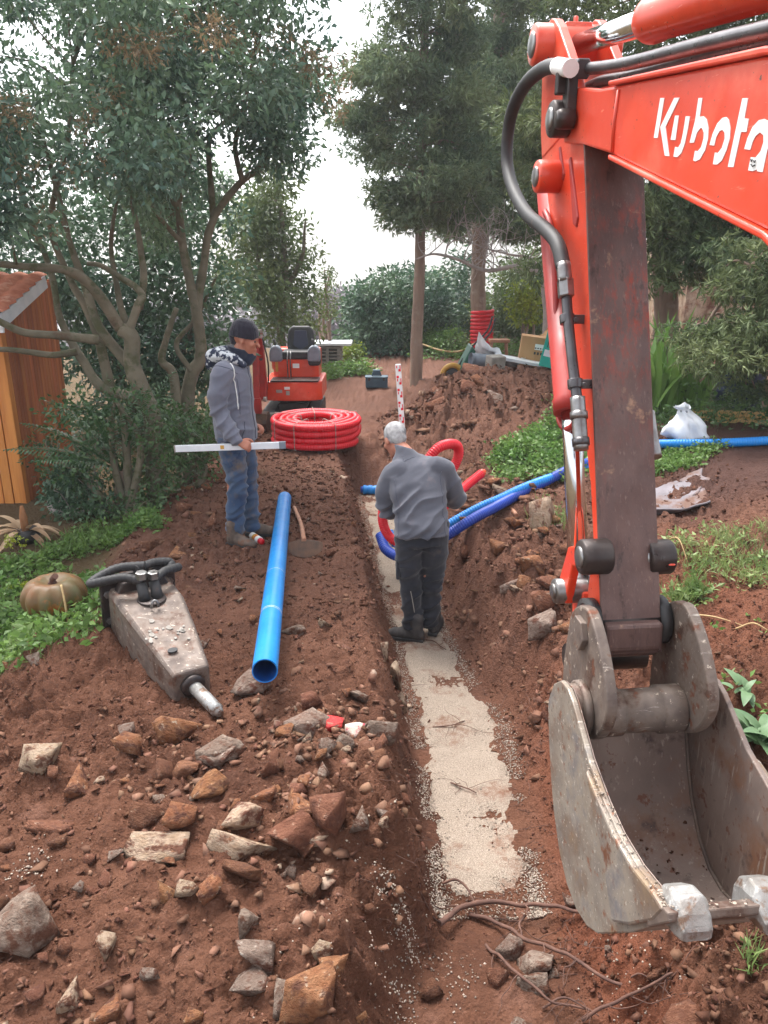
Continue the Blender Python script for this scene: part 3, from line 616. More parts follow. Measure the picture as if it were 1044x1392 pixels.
spread(66, lambda q: (float(np.interp((yy := q.uniform(3.6, 8.0)), TRY, TRX)) + q.uniform(.42, 1.25), yy), BR + ['rock_pale'], .05, .19, 'in the rubble slope right of the trench', 'rubble right of the trench', 3, pw=1.4, sink=.24)
spread(28, lambda q: (q.gauss(1.1, .6), q.gauss(10.1, .7)), ['rock_brown'] * 4 + ['rock_rust', 'rock_grey'], .08, .34, 'of the excavated mound behind the trench worker', 'rocks of the mound', 4, pw=1.6, sink=.5)
spread(10, lambda q: (q.uniform(-2.35, -1.9), q.uniform(3.6, 5.8)), ['rock_grey', 'rock_brown', 'rock_rust'], .06, .16, 'edging the drop to the green garden', 'edging stones by the garden', 5, pw=1)
spread(12, lambda q: (q.uniform(-2.1, -1.4), q.uniform(5.6, 8.0)), ['rock_brown', 'rock_rust'], .05, .2, 'strewn behind the standing worker', 'stones behind the standing worker', 6, pw=1.5)
spread(12, lambda q: (q.uniform(.3, 1.1), q.uniform(1.75, 2.6)), ['rock_brown', 'rock_grey'], .03, .1, 'mixed with roots at the near trench end', 'stones at the near trench end', 7)
spread(7, lambda q: (q.uniform(-.6, .6), q.uniform(12.5, 16)), ['rock_brown', 'rock_pale'], .06, .18, 'on the far track beyond the mound', 'stones on the far track', 8, pw=1.5)
# ------------------------------------------------------------------ the near excavator: boom, dipper arm, bucket
EX = empty('excavator', W(1.3, .92, 0), 'big orange excavator arm with toothed bucket reaching over the trench', 'excavator')
TL, TR = .84, 1.005; TC = .92
pf = lambda a, b, h: W(a, h, b)
def arc(c, r, a0, a1, n=8): return [(c[0] + r * math.cos(R(a0 + (a1 - a0) * k / n)), c[1] + r * math.sin(R(a0 + (a1 - a0) * k / n))) for k in range(n + 1)]
# dipper (stick): tapering box, two ears at the top
lowp = (1.975, 1.275)
prof = [(1.905, 1.235), (2.375, 2.60), (2.42, 2.76), (2.66, 2.80), (2.80, 2.70), (2.82, 2.60), (2.66, 2.36), bf(768, 420, TL), bf(782, 500, TL), bf(793, 580, TL), bf(802, 660, TL), bf(806, 740, TL), (2.07, 1.34), (2.05, 1.22), (1.98, 1.195), (1.93, 1.205)]
dip = MB().prism(prof, pf, TL, TR).build('dipper_arm', M['orange'], EX, .008)
ear = [(2.42, 2.70), (2.56, 2.86), (2.70, 2.985)] + arc((2.79, 2.955), .075, 120, -20, 6) + [(2.83, 2.70), (2.80, 2.62)]
for t0, t1 in ((TL - .004, TL + .026), (TR - .026, TR + .004)): MB().prism(ear, pf, t0, t1).build('dipper_ear', M['orange'], EX, .004)
nrm = np.array([-math.cos(R(18.4)), 0, math.sin(R(18.4))])
wear = [(1.893, 1.21), (2.382, 2.625), (2.39, 2.622), (1.905, 1.205)]
MB().prism(wear, pf, TL - .006, TR + .006).build('underside_plate', M['worn'], dip, .002)
MB().prism([(1.885, 1.225), (1.895, 1.30), (1.94, 1.30), (2.0, 1.2), (1.96, 1.185), (1.91, 1.19)], pf, TL - .003, TR + .003).build('arm_nose', M['worn'], dip, .01)
# pressed slots on the left cheek, set on as raised darker red strips
for (x0, y0, x1, y1, wd) in ((776, 215, 784, 300, .022), (762, 200, 766, 240, .014)):
    a = np.array(bf(x0, y0, TL)); b = np.array(bf(x1, y1, TL)); dd = (b - a) / np.linalg.norm(b - a); nn = np.array([-dd[1], dd[0]])
    MB().prism([a - nn * wd * .4, a + nn * wd * .4, b + nn * wd, b + dd * wd, b - nn * wd], pf, TL - .006, TL + .004).build('slot_strip', M['orange_red'], dip, .004)
def boss(name, c, t0, t1, r, mat, parent, n=24, collar=True):
    mb = MB().lathe([(0, r * .92), (.006, r), (t1 - t0 - .006, r), (t1 - t0, r * .92)], W(c[0], t0, c[1]), Rt, n)
    o = mb.build(name, mat, parent)
    if collar: MB().lathe([(0, r * .5), (.004, r * .62), (.009, r * .62)], W(c[0], t0 - .008, c[1]), Rt, n).build('pin_end', M['steel'], o)
    return o
boss('cylinder_pin', (2.79, 2.955), TL - .06, TR + .06, .062, M['orange'], EX)
mb = MB(); 
boss('lower_ear_pin', bf(739, 240, TL - .05), TL - .075, TL + .01, .050, M['orange'], EX)
# boom
piv = bf(778, 160, .82)
b_t = [bf(1044, 75, .82), bf(815, 121, .82)]; b_b = [bf(790, 196, .82), bf(832, 210, .82), bf(1044, 314, .82)]
bprof = [(.15, 1.15), (.10, 1.42), (.55, 2.18), (.95, 2.52)] + b_t + [(piv[0] + .02, piv[1] + .085), (piv[0] + .085, piv[1] + .02), (piv[0] + .07, piv[1] - .06)] + b_b + [(.95, 2.14), (.48, 1.5), (.36, 1.15)]
boom = MB().prism(bprof, pf, .82, 1.028).build('boom', M['orange'], EX, .007)
fl = lambda a, b, th: [a, b, (b[0], b[1] + th), (a[0], a[1] + th)]
MB().prism([(.95, 2.14), b_b[2], b_b[1], (b_b[1][0], b_b[1][1] - .012), (b_b[2][0], b_b[2][1] - .014), (.95, 2.12)], pf, .808, 1.04).build('lower_flange', M['orange'], boom, .004)
tp1 = bf(832, 117, .82)
MB().prism([(.95, 2.535), b_t[0], tp1, (tp1[0], tp1[1] + .012), (b_t[0][0], b_t[0][1] + .014), (.95, 2.552)], pf, .808, 1.04).build('upper_flange', M['orange'], boom, .004)
wa, wb = np.array(bf(842, 122, .8195)), np.array(bf(833, 207, .8195))
MB().tube([W(wa[0], .819, wa[1]), W((wa[0] + wb[0]) / 2 + .01, .819, (wa[1] + wb[1]) / 2), W(wb[0], .819, wb[1])], .006, 8).build('weld_seam', M['orange'], boom)
boss('boom_pin', bf(757, 162, .785), .765, .82, .052, M['grease'], EX)
MB().lathe([(0, .026), (.012, .03), (.05, .03)], W(*[bf(769, 162, .79)[0], .762, bf(769, 162, .79)[1]]), Rt, 6).build('lock_bolt', M['grease'], EX)
c_ = bf(777, 128, .81); MB().box(W(c_[0], .805, c_[1]), (.05, .03, .12), (Fd, Rt, (0, 0, 1))).box(W(c_[0] + .012, .79, c_[1] + .03), (.03, .05, .06), (Fd, Rt, (0, 0, 1))).build('hose_bracket', M['grease'], EX, .004)
# lettering on the boom cheek, traced glyph by glyph
GL = [
 [[(108,338),(143,338),(85,685),(52,683)], [(228,338),(275,335),(152,590),(185,842),(147,838),(108,590)]],
 [[(236,490),(268,490),(238,703),(198,700)], [(328,497),(364,497),(345,610),(318,740),(290,815),(255,850),(222,846),(236,762),(262,768),(285,730),(305,640)]],
 [[(438,338),(472,338),(448,500),(480,497),(508,525),(524,600),(520,690),(495,790),(450,870),(410,887),(393,880),(408,795),(430,800),(460,765),(482,690),(485,640),(470,600),(455,598),(425,640),(398,725),(362,725),(385,630),(410,530)]],
 [[(534,745),(560,650),(600,560),(645,510),(675,503),(700,530),(714,600),(708,690),(680,790),(640,880),(600,915),(563,912),(580,810),(605,815),(640,770),(665,690),(665,640),(645,613),(620,625),(590,680),(573,750)]],
 [[(818,340),(866,340),(835,515),(873,518),(852,632),(806,632),(740,937),(692,935)]],
 [[(834,780),(860,690),(905,590),(960,530),(1005,520),(1046,540),(1078,610),(1066,680),(1030,800),(992,980),(942,972),(950,955),(905,972),(868,965),(890,850),(930,855),(975,800),(1000,720),(1000,660),(970,635),(930,670),(905,720),(885,787)]]]
for g in GL:
    mb = MB()
    for poly in g: mb.prism([bf(880 + a / 6.366, 80 + b / 6.366, .818) for a, b in poly], pf, .8188, .8205)
    L = mb.build('letter', M['white'], boom)
mb = MB()                                                           # small pen face drawn on the last letter
for st in ([(892,868),(900,888),(908,872)], [(918,880),(928,896),(936,878)], [(896,912),(910,930),(930,918)]):
    mb.tube([W(bf(880 + a / 6.366, 80 + b / 6.366, .817)[0], .817, bf(880 + a / 6.366, 80 + b / 6.366, .817)[1]) for a, b in st], .0012, 6)
mb.build('pen_mark', M['ink'], L)
# arm cylinder above the boom
def wpx(x, y, t): a = bf(x, y, t); return W(a[0], t, a[1])
eye = np.array([2.79, 2.955]); e3 = W(eye[0], TC, eye[1]); q3 = wpx(887, 27, TC); dr = (q3 - e3) / np.linalg.norm(q3 - e3); far3 = q3 + dr * .95
ac = empty('arm_cylinder', ORG[EX.name]); ac.parent = EX; ac.location = (0, 0, 0); ORG[ac.name] = ORG[EX.name]
MB().lathe([(0, .05), (.02, .056), (.05, .056), (.06, .052), (.9, .052)], q3 - dr * .015, dr, 32).build('cylinder_barrel', M['orange'], ac)
MB().tube([e3 + dr * .03, q3], .032, 28).build('chrome_rod', M['chrome'], ac)
MB().cyl(W(eye[0], TC - .045, eye[1]), W(eye[0], TC + .045, eye[1]), .055, 24).box(e3 + np.array([0, 0, .035]), (.08, .085, .05), (Fd, Rt, (0, 0, 1))).cyl(e3 + np.array([0, 0, .05]), e3 + np.array([0, 0, .085]), .008, 8).build('rod_eye', M['orange'], ac, .004)
MB().cyl(W(eye[0], TC - .05, eye[1]), W(eye[0], TC - .043, eye[1]), .05, 20).build('bushing', M['grease'], ac)
# tubes and hoses along boom and arm
def pipe(name, pts, r, mat, t, n=14, parent=EX): return MB().tube(resample(catmull([wpx(a[0], a[1], a[2] if len(a) > 2 else t) for a in pts], 8), .012)[0], r, n).build(name, mat, parent)
pipe('hydraulic_tube', [(782, 94), (815, 92), (860, 85), (950, 62), (1044, 40), (1200, 5)], .0165, M['darktube'], .85)
pipe('hydraulic_tube', [(800, 118), (820, 110), (850, 105), (890, 95), (960, 76), (1044, 56), (1200, 25)], .0155, M['darktube'], .89)
pipe('hydraulic_tube', [(890, 82), (960, 64), (1044, 45), (1200, 12)], .0145, M['rubber'], .95)
hose = pipe('hydraulic_hose', [(776, 92), (760, 90), (738, 94), (712, 118), (694, 160), (689, 215), (697, 255), (716, 290), (742, 312), (758, 332), (766, 364)], .0225, M['rubber'], .785)
pipe('hose_ferrule', [(776, 93), (758, 90)], .0245, M['white'], .785, parent=hose)
pipe('hose_ferrule', [(766, 358), (768, 384)], .0215, M['steel'], .785, parent=hose)
def hexnut(p, d, r, l, mat, parent, name='hex_nut'): return MB().lathe([(0, r * .9), (.003, r), (l - .003, r), (l, r * .9)], np.asarray(p) - np.asarray(d) * l / 2, d, 6, smooth=False).build(name, mat, parent)
hexnut(wpx(786, 94, .83), wpx(800, 92, .83) - wpx(780, 94, .83), .03, .05, M['darktube'], hose)
dn = wpx(770, 410, .79) - wpx(768, 380, .79); dn /= np.linalg.norm(dn)
hexnut(wpx(769, 392, .787), dn, .025, .055, M['steel'], hose)
st = pipe('steel_line', [(769, 385), (772, 430), (777, 480), (783, 530), (787, 560)], .0155, M['darktube'], .79)
pipe('quick_coupling', [(785, 540), (790, 612)], .0215, M['steel'], .79, parent=st)
pipe('coupling_ring', [(786.5, 560), (787.3, 570)], .0255, M['steel'], .79, parent=st)
pipe('coupling_ring', [(789, 596), (790, 606)], .0250, M['darktube'], .79, parent=st)
for (a, b) in ((771, 434), (782, 522)):
    p = wpx(a, b, .79); MB().lathe([(0, .021), (.002, .0225), (.026, .0225), (.028, .021)], p - dn * .014, dn, 18).box(p + Rt * .03 - np.array([0, 0, 0]), (.02, .05, .026), (Fd, Rt, (0, 0, 1))).cyl(p + Rt * .02 - Fd * .024, p + Rt * .02 + Fd * .02, .008, 6).build('pipe_clamp', M['darktube'], st, .002)
pipe('red_line', [(741, 287), (749, 310), (754, 360), (757, 450), (759, 540), (761, 572), (770, 583), (780, 577), (783, 562)], .0105, M['orange_red'], .83)
# right side quick coupling seen past the arm
pipe('quick_coupling', [(880, 560), (884, 590), (890, 622)], .022, M['steel'], 1.06)
# bucket cylinder behind the arm, rod and linkage
ctop = wpx(750, 262, TC - .05); cmid = wpx(779, 596, TC - .07); cend = wpx(787, 792, TC - .07)
bc = empty('bucket_cylinder', ORG[EX.name]); bc.parent = EX; bc.location = (0, 0, 0); ORG[bc.name] = ORG[EX.name]
MB().tube([ctop, ctop + (cmid - ctop) * .84, ctop + (cmid - ctop) * .85, ctop + (cmid - ctop) * .9], [.05, .05, .055, .055], 28).build('cylinder_barrel', M['orange_red'], bc)
MB().tube([ctop + (cmid - ctop) * .88, cmid, cend], .032, 28).build('chrome_rod', M['chrome'], bc)
pA = bf(800, 757, .80); pB = bf(770, 803, .80)                      # guide link pins
boss('arm_link_pin', pA, .775, TL + .02, .052, M['grease'], EX)
boss('arm_link_pin', bf(893, 757, 1.02), TR - .02, 1.06, .052, M['grease'], EX)
for t0, t1 in ((.785, .812), (1.03, 1.055)):
    a = np.array(pA); b = np.array(pB); dd = (b - a) / np.linalg.norm(b - a); nn = np.array([-dd[1], dd[0]]); md = (a + b) / 2 + np.array([0.03, .045])
    MB().prism([a + nn * .04, md + nn * .035 , b + nn * .045, b + dd * .04, b - nn * .045, md - nn * .03, a - nn * .04], pf, t0, t1).build('guide_link', M['orange'], EX, .006)
boss('link_pin', pB, .76, 1.08, .040, M['steel'], EX, collar=True)
MB().cyl(W(pB[0], .86, pB[1]), W(pB[0], .98, pB[1]), .06, 24).build('rod_eye', M['grease'], bc)
pC = (2.10, 1.10)
for t0, t1 in ((.835, .86), (.985, 1.01)):
    a = np.array(pB); b = np.array(pC); dd = (b - a) / np.linalg.norm(b - a); nn = np.array([-dd[1], dd[0]])
    MB().prism([a + nn * .045, b + nn * .045, b + dd * .04, b - nn * .045, a - nn * .045, a - dd * .04], pf, t0, t1).build('bucket_link', M['orange'], EX, .006)
# quick hitch: two cheek plates, cross shafts
hp = [bf(x_, y_, .79) for x_, y_ in ((800, 822), (812, 832), (826, 880), (836, 940), (836, 975), (826, 998), (812, 1004), (795, 985), (775, 960), (776, 905), (782, 860), (788, 832))]
hp = [tuple(q[:2]) for q in catmull([(a, b, 0) for a, b in hp + hp[:2]], 4)[:len(hp) * 4]]
for t0, t1 in ((.765, .797), (1.047, 1.079)): MB().prism(hp, pf, t0, t1).build('hitch_plate', M['dirty_steel'], EX, .006)
MB().cyl(W(lowp[0], .80, lowp[1]), W(lowp[0], 1.046, lowp[1]), .058, 28).build('arm_nose_pin', M['grease'], EX)
for s_ in (.802, 1.012):
    MB().lathe([(0, .072), (.03, .072)], W(lowp[0], s_, lowp[1]), Rt, 28).build('rubber_seal', M['rubber'], EX)
hexp = bf(789, 860, .76)
MB().lathe([(0, .05), (.018, .05), (.02, .045)], W(hexp[0], .748, hexp[1]), Rt, 6, smooth=False).build('lock_nut', M['dirty_steel'], EX, .003)
bp = (1.825, 1.065); bp2 = (2.08, 1.10)
MB().cyl(W(bp2[0], .797, bp2[1]), W(bp2[0], 1.047, bp2[1]), .045, 24).build('hitch_shaft', M['grease'], EX)
MB().lathe([(0, .064), (.004, .069), (.066, .069), (.07, .064), (.071, .062), (.18, .0625), (.181, .069), (.245, .069), (.25, .064)], W(bp[0], .797, bp[1]), Rt, 32).build('hitch_tube', M['dirty_steel'], EX)
# bucket
B0, B1 = .70, 1.145
bk = empty('bucket', ORG[EX.name]); bk.parent = EX; bk.location = (0, 0, 0); ORG[bk.name] = ORG[EX.name]
front = [(1.615, 1.068), (1.50, 1.03), (1.41, 1.015), (1.30, 1.02), (1.20, 1.045), (1.150, 1.05)]
belly = [(1.165, 1.012), (1.20, .955), (1.29, .84), (1.385, .735), (1.455, .66), (1.52, .615), (1.60, .592), (1.68, .602), (1.76, .65), (1.83, .735), (1.875, .82), (1.915, .92), (1.945, 1.01)]
side = [(1.945, 1.04), (1.91, 1.115), (1.86, 1.155), (1.80, 1.165), (1.755, 1.15)] + front + belly
for t0, t1 in ((B0, B0 + .016), (B1 - .016, B1)): MB().prism(side, pf, t0, t1).build('side_plate', M['bucket_out'] if t0 == B0 else M['bucket_in'], bk, .004)
inn = MB().prism([(a + (1.55 - a) * .004, b + (.9 - b) * .004) for a, b in side], pf, B0 + .0165, B0 + .019).build('inner_liner', M['bucket_in'], bk)
ob = np.array(belly + [(1.945, 1.06)]); tg = np.gradient(ob, axis=0); tg /= np.linalg.norm(tg, axis=1, keepdims=True); nv = np.stack([tg[:, 1], -tg[:, 0]], 1)
cen = np.array([1.55, .95]); nv *= np.sign(((cen - ob) * nv).sum(1))[:, None]
ib = ob + nv * .016
V = [W(a, t, b) for t in np.linspace(B0 + .014, B1 - .014, 6) for a, b in ib]; n_ = len(ib)
mb = MB(); mb.add(V, [(k * n_ + j, k * n_ + j + 1, (k + 1) * n_ + j + 1, (k + 1) * n_ + j) for k in range(5) for j in range(n_ - 1)], 0, True)
mb.build('inside_shell', M['bucket_in'], bk)
V = [W(a, t, b) for t in (B0 + .004, B1 - .004) for a, b in ob]
MB().add(V, [(j, j + 1, n_ + j + 1, n_ + j) for j in range(n_ - 1)], 0, True).build('outside_shell', M['bucket_out'], bk)
# reinforcing cheek on the outer side along the cutting edge, lip, tubes, ears
rein = [(1.60, 1.05)] + front[1:] + [(1.185, .985), (1.28, .875), (1.36, .80), (1.44, .90), (1.52, .98)]
for t0, t1 in ((B0 - .014, B0 + .002), (B1 - .002, B1 + .014)): MB().prism(rein, pf, t0, t1).build('side_cutter', M['bucket_out'], bk, .006)
lipp = [(1.135, 1.058), (1.128, 1.040), (1.20, .952), (1.222, .962), (1.16, 1.05)]
MB().prism(lipp, pf, B0 - .012, B1 + .012).build('cutting_lip', M['dirty_steel'], bk, .004)
MB().cyl(W(bp[0], B0 + .01, bp[1] + .035), W(bp[0], .765, bp[1] + .035), .056, 26).cyl(W(bp[0], 1.079, bp[1] + .035), W(bp[0], B1 - .01, bp[1] + .035), .056, 26).build('mount_tube', M['dirty_steel'], bk)
for t0 in (B0 + .04, B1 - .07): MB().lathe([(0, .07), (.004, .078), (.022, .078), (.026, .07)], W(bp[0], t0, bp[1] + .02), Rt, 28).build('mount_collar', M['dirty_steel'], bk)
for tc in (.742, .915, 1.088):
    a = np.array([-1., .06]); 
    mb = MB()
    secs = [(1.225, .99, .032, .052), (1.19, 1.02, .038, .050), (1.155, 1.035, .040, .040), (1.128, 1.03, .037, .028), (1.108, 1.022, .032, .016)]
    V = []
    for f_, z_, hw, hh in secs:
        for (sx, sz) in ((-1, -.8), (-.75, -1), (.75, -1), (1, -.8), (1, .6), (.7, 1), (-.7, 1), (-1, .6)): V.append(W(f_ + rr.uniform(-.003, .003), tc + sx * hw * rr.uniform(.93, 1.05), z_ + sz * hh * rr.uniform(.9, 1.08)))
    Fq = [(i * 8 + k, i * 8 + (k + 1) % 8, i * 8 + 8 + (k + 1) % 8, i * 8 + 8 + k) for i in range(len(secs) - 1) for k in range(8)] + [tuple(range(8))[::-1], tuple(range(32, 40))]
    mb.add(V, Fq, 0, False).build('tooth', M['tooth'], bk, .012)
# grit lying on lip and cheek edges
n = 190; P_ = []
for _ in range(n):
    if rr.random() < .6: 
        k = rr.random(); i_ = min(int(k * (len(front) - 1)), len(front) - 2); fr = k * (len(front) - 1) - i_
        a = np.array(front[i_]) * (1 - fr) + np.array(front[i_ + 1]) * fr; P_.append(W(a[0], B0 + rr.uniform(-.012, .016), a[1] + .003))
    else: P_.append(W(1.142 + rr.uniform(-.006, .012), rr.uniform(B0, B1), 1.06))
V, F = scatter_mesh(np.array(P_) , np.array([rr.uniform(.0012, .0036) for _ in P_]), GRAINS, .8, 9)
tag(link('stuck_grit', np_mesh('stuck_grit', V - ORG[EX.name], F), bk, M['gravel']), kind='stuff')

# weld beads and soil caked in the bucket
for t_ in (B0 + .02, B1 - .02): MB().tube([W(a, t_, b) for a, b in ib[1:-1]], .006, 6).build('weld_bead', M['dirty_steel'], bk)
P_ = []
for _ in range(130):
    k = rr.randrange(2, 9); P_.append(W(ib[k][0] + rr.uniform(-.04, .04), rr.uniform(B0 + .03, B1 - .03), 0)); a_ = P_[-1]; ff = float(a_ @ Fd); P_[-1] = W(ff, float(a_ @ Rt), float(np.interp(ff, ib[:8, 0], ib[:8, 1])) + .004 if ff < 1.62 else float(np.interp(ff, ib[6:, 0], ib[6:, 1])) + .004)
V, F = scatter_mesh(np.array(P_), np.array([rr.uniform(.002, .007) for _ in P_]), LUMPS, .7, 19)
tag(link('caked_soil', np_mesh('caked_soil', V - ORG[EX.name], F), bk, M['soil_lump']), kind='stuff')

# ------------------------------------------------------------------ the mini excavator parked on the track
mx, my = -1.33, 11.5; mz = gz1(mx, my) - .02
ME = empty('mini_excavator', (mx, my, mz), 'small orange mini excavator with black seat parked on the track', 'excavator')
Q = lambda x, y, z: np.array([mx + x, my + y, mz + z])
def mbx(name, c, s, mat, bev=.015, par=ME, ax=None): return MB().box(Q(*c), s, ax).build(name, mat, par, bev)
for sx in (-.36, .36):
    pl = [(-.62, .0), (.62, .0), (.74, .10), (.74, .2), (.62, .30), (-.62, .30), (-.74, .2), (-.74, .10)]
    tr = MB().prism(pl, lambda a, b, h: Q(h, a, b), sx - .1, sx + .1).build('track', M['rubber'], ME, .02)
    for k in range(9): MB().box(Q(sx, -.74 - .004, .06 + k * .025), (.19, .012, .012)).build('track_lug', M['rubber'], tr)
mbx('undercarriage', (0, 0, .26), (.5, .8, .16), M['grease'])
mbx('dozer_blade', (.0, -.98, .17), (.95, .035, .26), M['concrete'], .008)
for sx in (-.2, .2): mbx('blade_arm', (sx, -.8, .2), (.06, .4, .07), M['grease'], .008)
MB().cyl(Q(0, 0, .32), Q(0, 0, .44), .28, 24).build('slew_ring', M['grease'], ME)
def rounded(name, x0, x1, yf, yb, z0, z1, mat, bul=.07):
    pl = []
    for k in range(13):
        q = -1 + 2 * k / 12; pl.append((x0 + (x1 - x0) * (q + 1) / 2, yf + bul * q * q * 1.2 + (.06 if abs(q) == 1 else 0)))
    pl += [(x1, yb), (x0, yb)]
    return MB().prism(pl, lambda a, b, h: Q(a, b, h), z0, z1).build(name, mat, ME, .025)
rounded('lower_body', -.47, .50, -.62, .5, .42, .74, M['orange'])
mbx('foot_plate', (.06, -.44, .755), (.78, .38, .03), M['grease'], .006)
rounded('seat_base', -.34, .42, -.20, .5, .75, 1.06, M['orange'], .03)
mbx('rear_hood', (.0, .42, 1.0), (.84, .36, .38), M['orange'], .05)
mbx('warning_sticker', (.05, -.205, .95), (.11, .006, .075), M['white'], 0)
mbx('warning_sticker', (-.06, -.628, .64), (.09, .006, .045), M['white'], 0)
mbx('warning_sticker', (-.05, -.628, .56), (.06, .006, .07), M['concrete'], 0)
mbx('warning_sticker', (-.19, -.626, .59), (.10, .006, .05), M['concrete'], 0)
mbx('hose_cover', (-.27, -.2, .95), (.045, .03, .2), M['yellow'], .01)
st_ = MB().prism([(-.25, 0), (.25, 0), (.27, .05), (.25, .13), (-.25, .13), (-.27, .05)], lambda a, b, h: Q(.07 + a, h, 1.06 + b), -.22, .22).build('seat_cushion', M['rubber'], ME, .04)
bkp = [(-.22, 0), (.22, 0), (.235, .16), (.21, .36), (.15, .43), (-.15, .43), (-.21, .36), (-.235, .16)]
sb_ = MB().prism(bkp, lambda a, b, h: Q(.10 + a, h + b * .22, 1.14 + b), .14, .26).build('seat_back', M['rubber'], ME, .035)
MB().prism([(-.13, .06), (0, -.02), (.13, .06), (.10, .3), (-.10, .3)], lambda a, b, h: Q(.10 + a, h + (b + .06) * .22, 1.20 + b), .128, .142).build('seat_insert', M['seam'], sb_, .01)
for sx in (-.065, -.015): MB().tube([Q(sx, -.40, .77), Q(sx, -.42, 1.1), Q(sx + .01, -.38, 1.22)], .010, 8).build('travel_lever', M['steel'], ME)
for sx in (.36, -.27):
    cb = MB().prism(arc((0, .0), .13, 180, 0, 8) + [(.13, -.14), (-.13, -.14)], lambda a, b, h: Q(sx + a * .8, h, 1.17 + b), -.32, -.14).build('control_box', M['grey_pipe'], ME, .03)
    MB().tube([Q(sx, -.24, 1.26), Q(sx - .02, -.26, 1.40)], [.012, .018], 10).build('joystick', M['rubber'], cb)
mbx('console', (.36, -.2, 1.03), (.2, .22, .14), M['rubber'], .04)
# its boom, arm and bucket folded in front
mb = MB().prism([(-.30, .45), (-.22, .72), (-.36, 1.28), (-.52, 1.60), (-.62, 1.58), (-.60, 1.48), (-.46, 1.15), (-.44, .5)], lambda a, b, h: Q(h, a - .42, b), -.47, -.37)
mbm = mb.build('boom', M['orange_red'], ME, .01)
MB().prism([(-.56, 1.60), (-.66, 1.62), (-.72, 1.3), (-.80, .52), (-.74, .48), (-.62, 1.1)], lambda a, b, h: Q(h, a - .42, b), -.51, -.42).build('dipper_arm', M['orange_red'], ME, .008)
MB().cyl(Q(-.42, -.55, .62), Q(-.42, -.86, 1.18), .045, 14).build('boom_cylinder', M['grease'], ME)
MB().cyl(Q(-.44, -.86, 1.18), Q(-.44, -1.02, 1.55), .022, 12).build('chrome_rod', M['chrome'], ME)
for zz in (1.52, 1.60): MB().cyl(Q(-.55, -1.02, zz), Q(-.36, -1.02, zz), .035, 12).build('boom_pin', M['concrete'], ME)
MB().tube(catmull([Q(-.34, -.75, .75), Q(-.3, -.95, 1.1), Q(-.36, -1.0, 1.5)], 6), .012, 8).build('hydraulic_hose', M['rubber'], ME)
for sx in (-.58, -.36): MB().cyl(Q(sx, -1.2, .56), Q(sx + .05, -1.2, .56), .04, 12).build('link_pin', M['concrete'], ME)
mbx('bucket_link', (-.47, -1.2, .43), (.14, .12, .3), M['orange_red'], .01)
cb = [(-.2, .05), (-.26, .2), (-.15, .34), (.1, .34), (.2, .2), (.16, .06), (.0, .0)]
MB().prism(cb, lambda a, b, h: Q(h, -1.15 + a, b), -.62, -.30).build('bucket', M['rust'], ME, .01)

ME.scale = (.88, .88, .86)
# ------------------------------------------------------------------ people
def fuse(mb, name, voxel, smooth=4, disp=None, org=(0, 0, 0)):
    """union of overlapping closed shapes -> one continuous surface"""
    me = mb.mesh(name, (0, 0, 0)); o = bpy.data.objects.new('tmp', me); COL.objects.link(o)
    r_ = o.modifiers.new('r', 'REMESH'); r_.mode = 'VOXEL'; r_.voxel_size = voxel
    s_ = o.modifiers.new('s', 'SMOOTH'); s_.factor = .5; s_.iterations = smooth
    dg = bpy.context.evaluated_depsgraph_get(); out = bpy.data.meshes.new_from_object(o.evaluated_get(dg)); bpy.data.objects.remove(o)
    out.name = name; n = len(out.vertices); co = np.empty(n * 3, np.float32); out.vertices.foreach_get('co', co); co = co.reshape(-1, 3).astype(float)
    if disp is not None:
        no = np.empty(n * 3, np.float32); out.vertices.foreach_get('normal', no); no = no.reshape(-1, 3)
        co = co + no * disp(co)[:, None]
    co = co - np.asarray(org)[None]; out.vertices.foreach_set('co', co.astype(np.float32).ravel())
    out.materials.clear(); out.polygons.foreach_set('use_smooth', np.ones(len(out.polygons), bool)); out.update(); return out
def chain(mb, pts, rad, n=14, sub=5):                                # rounded tapering limb
    P = catmull(pts, sub); k = np.linspace(0, len(pts) - 1, len(P)); r = np.interp(k, range(len(rad)), rad)
    mb.tube(P, r, n); mb.ball(P[0], r[0]); mb.ball(P[-1], r[-1]); return mb
def ring_loft(mb, secs, n=20):                                        # secs: (centre, half x-axis vec, half y-axis vec)
    V = []
    for c, a, b in secs:
        for k in range(n):
            q = 2 * math.pi * k / n; cx, sy = math.cos(q), math.sin(q)
            cx = math.copysign(abs(cx) ** .85, cx); sy = math.copysign(abs(sy) ** .85, sy)
            V.append(np.asarray(c) + np.asarray(a) * cx + np.asarray(b) * sy)
    F = [(i * n + k, i * n + (k + 1) % n, (i + 1) * n + (k + 1) % n, (i + 1) * n + k) for i in range(len(secs) - 1) for k in range(n)]
    F += [tuple(range(n))[::-1], tuple((len(secs) - 1) * n + k for k in range(n))]
    return mb.add(V, F, 0, True)
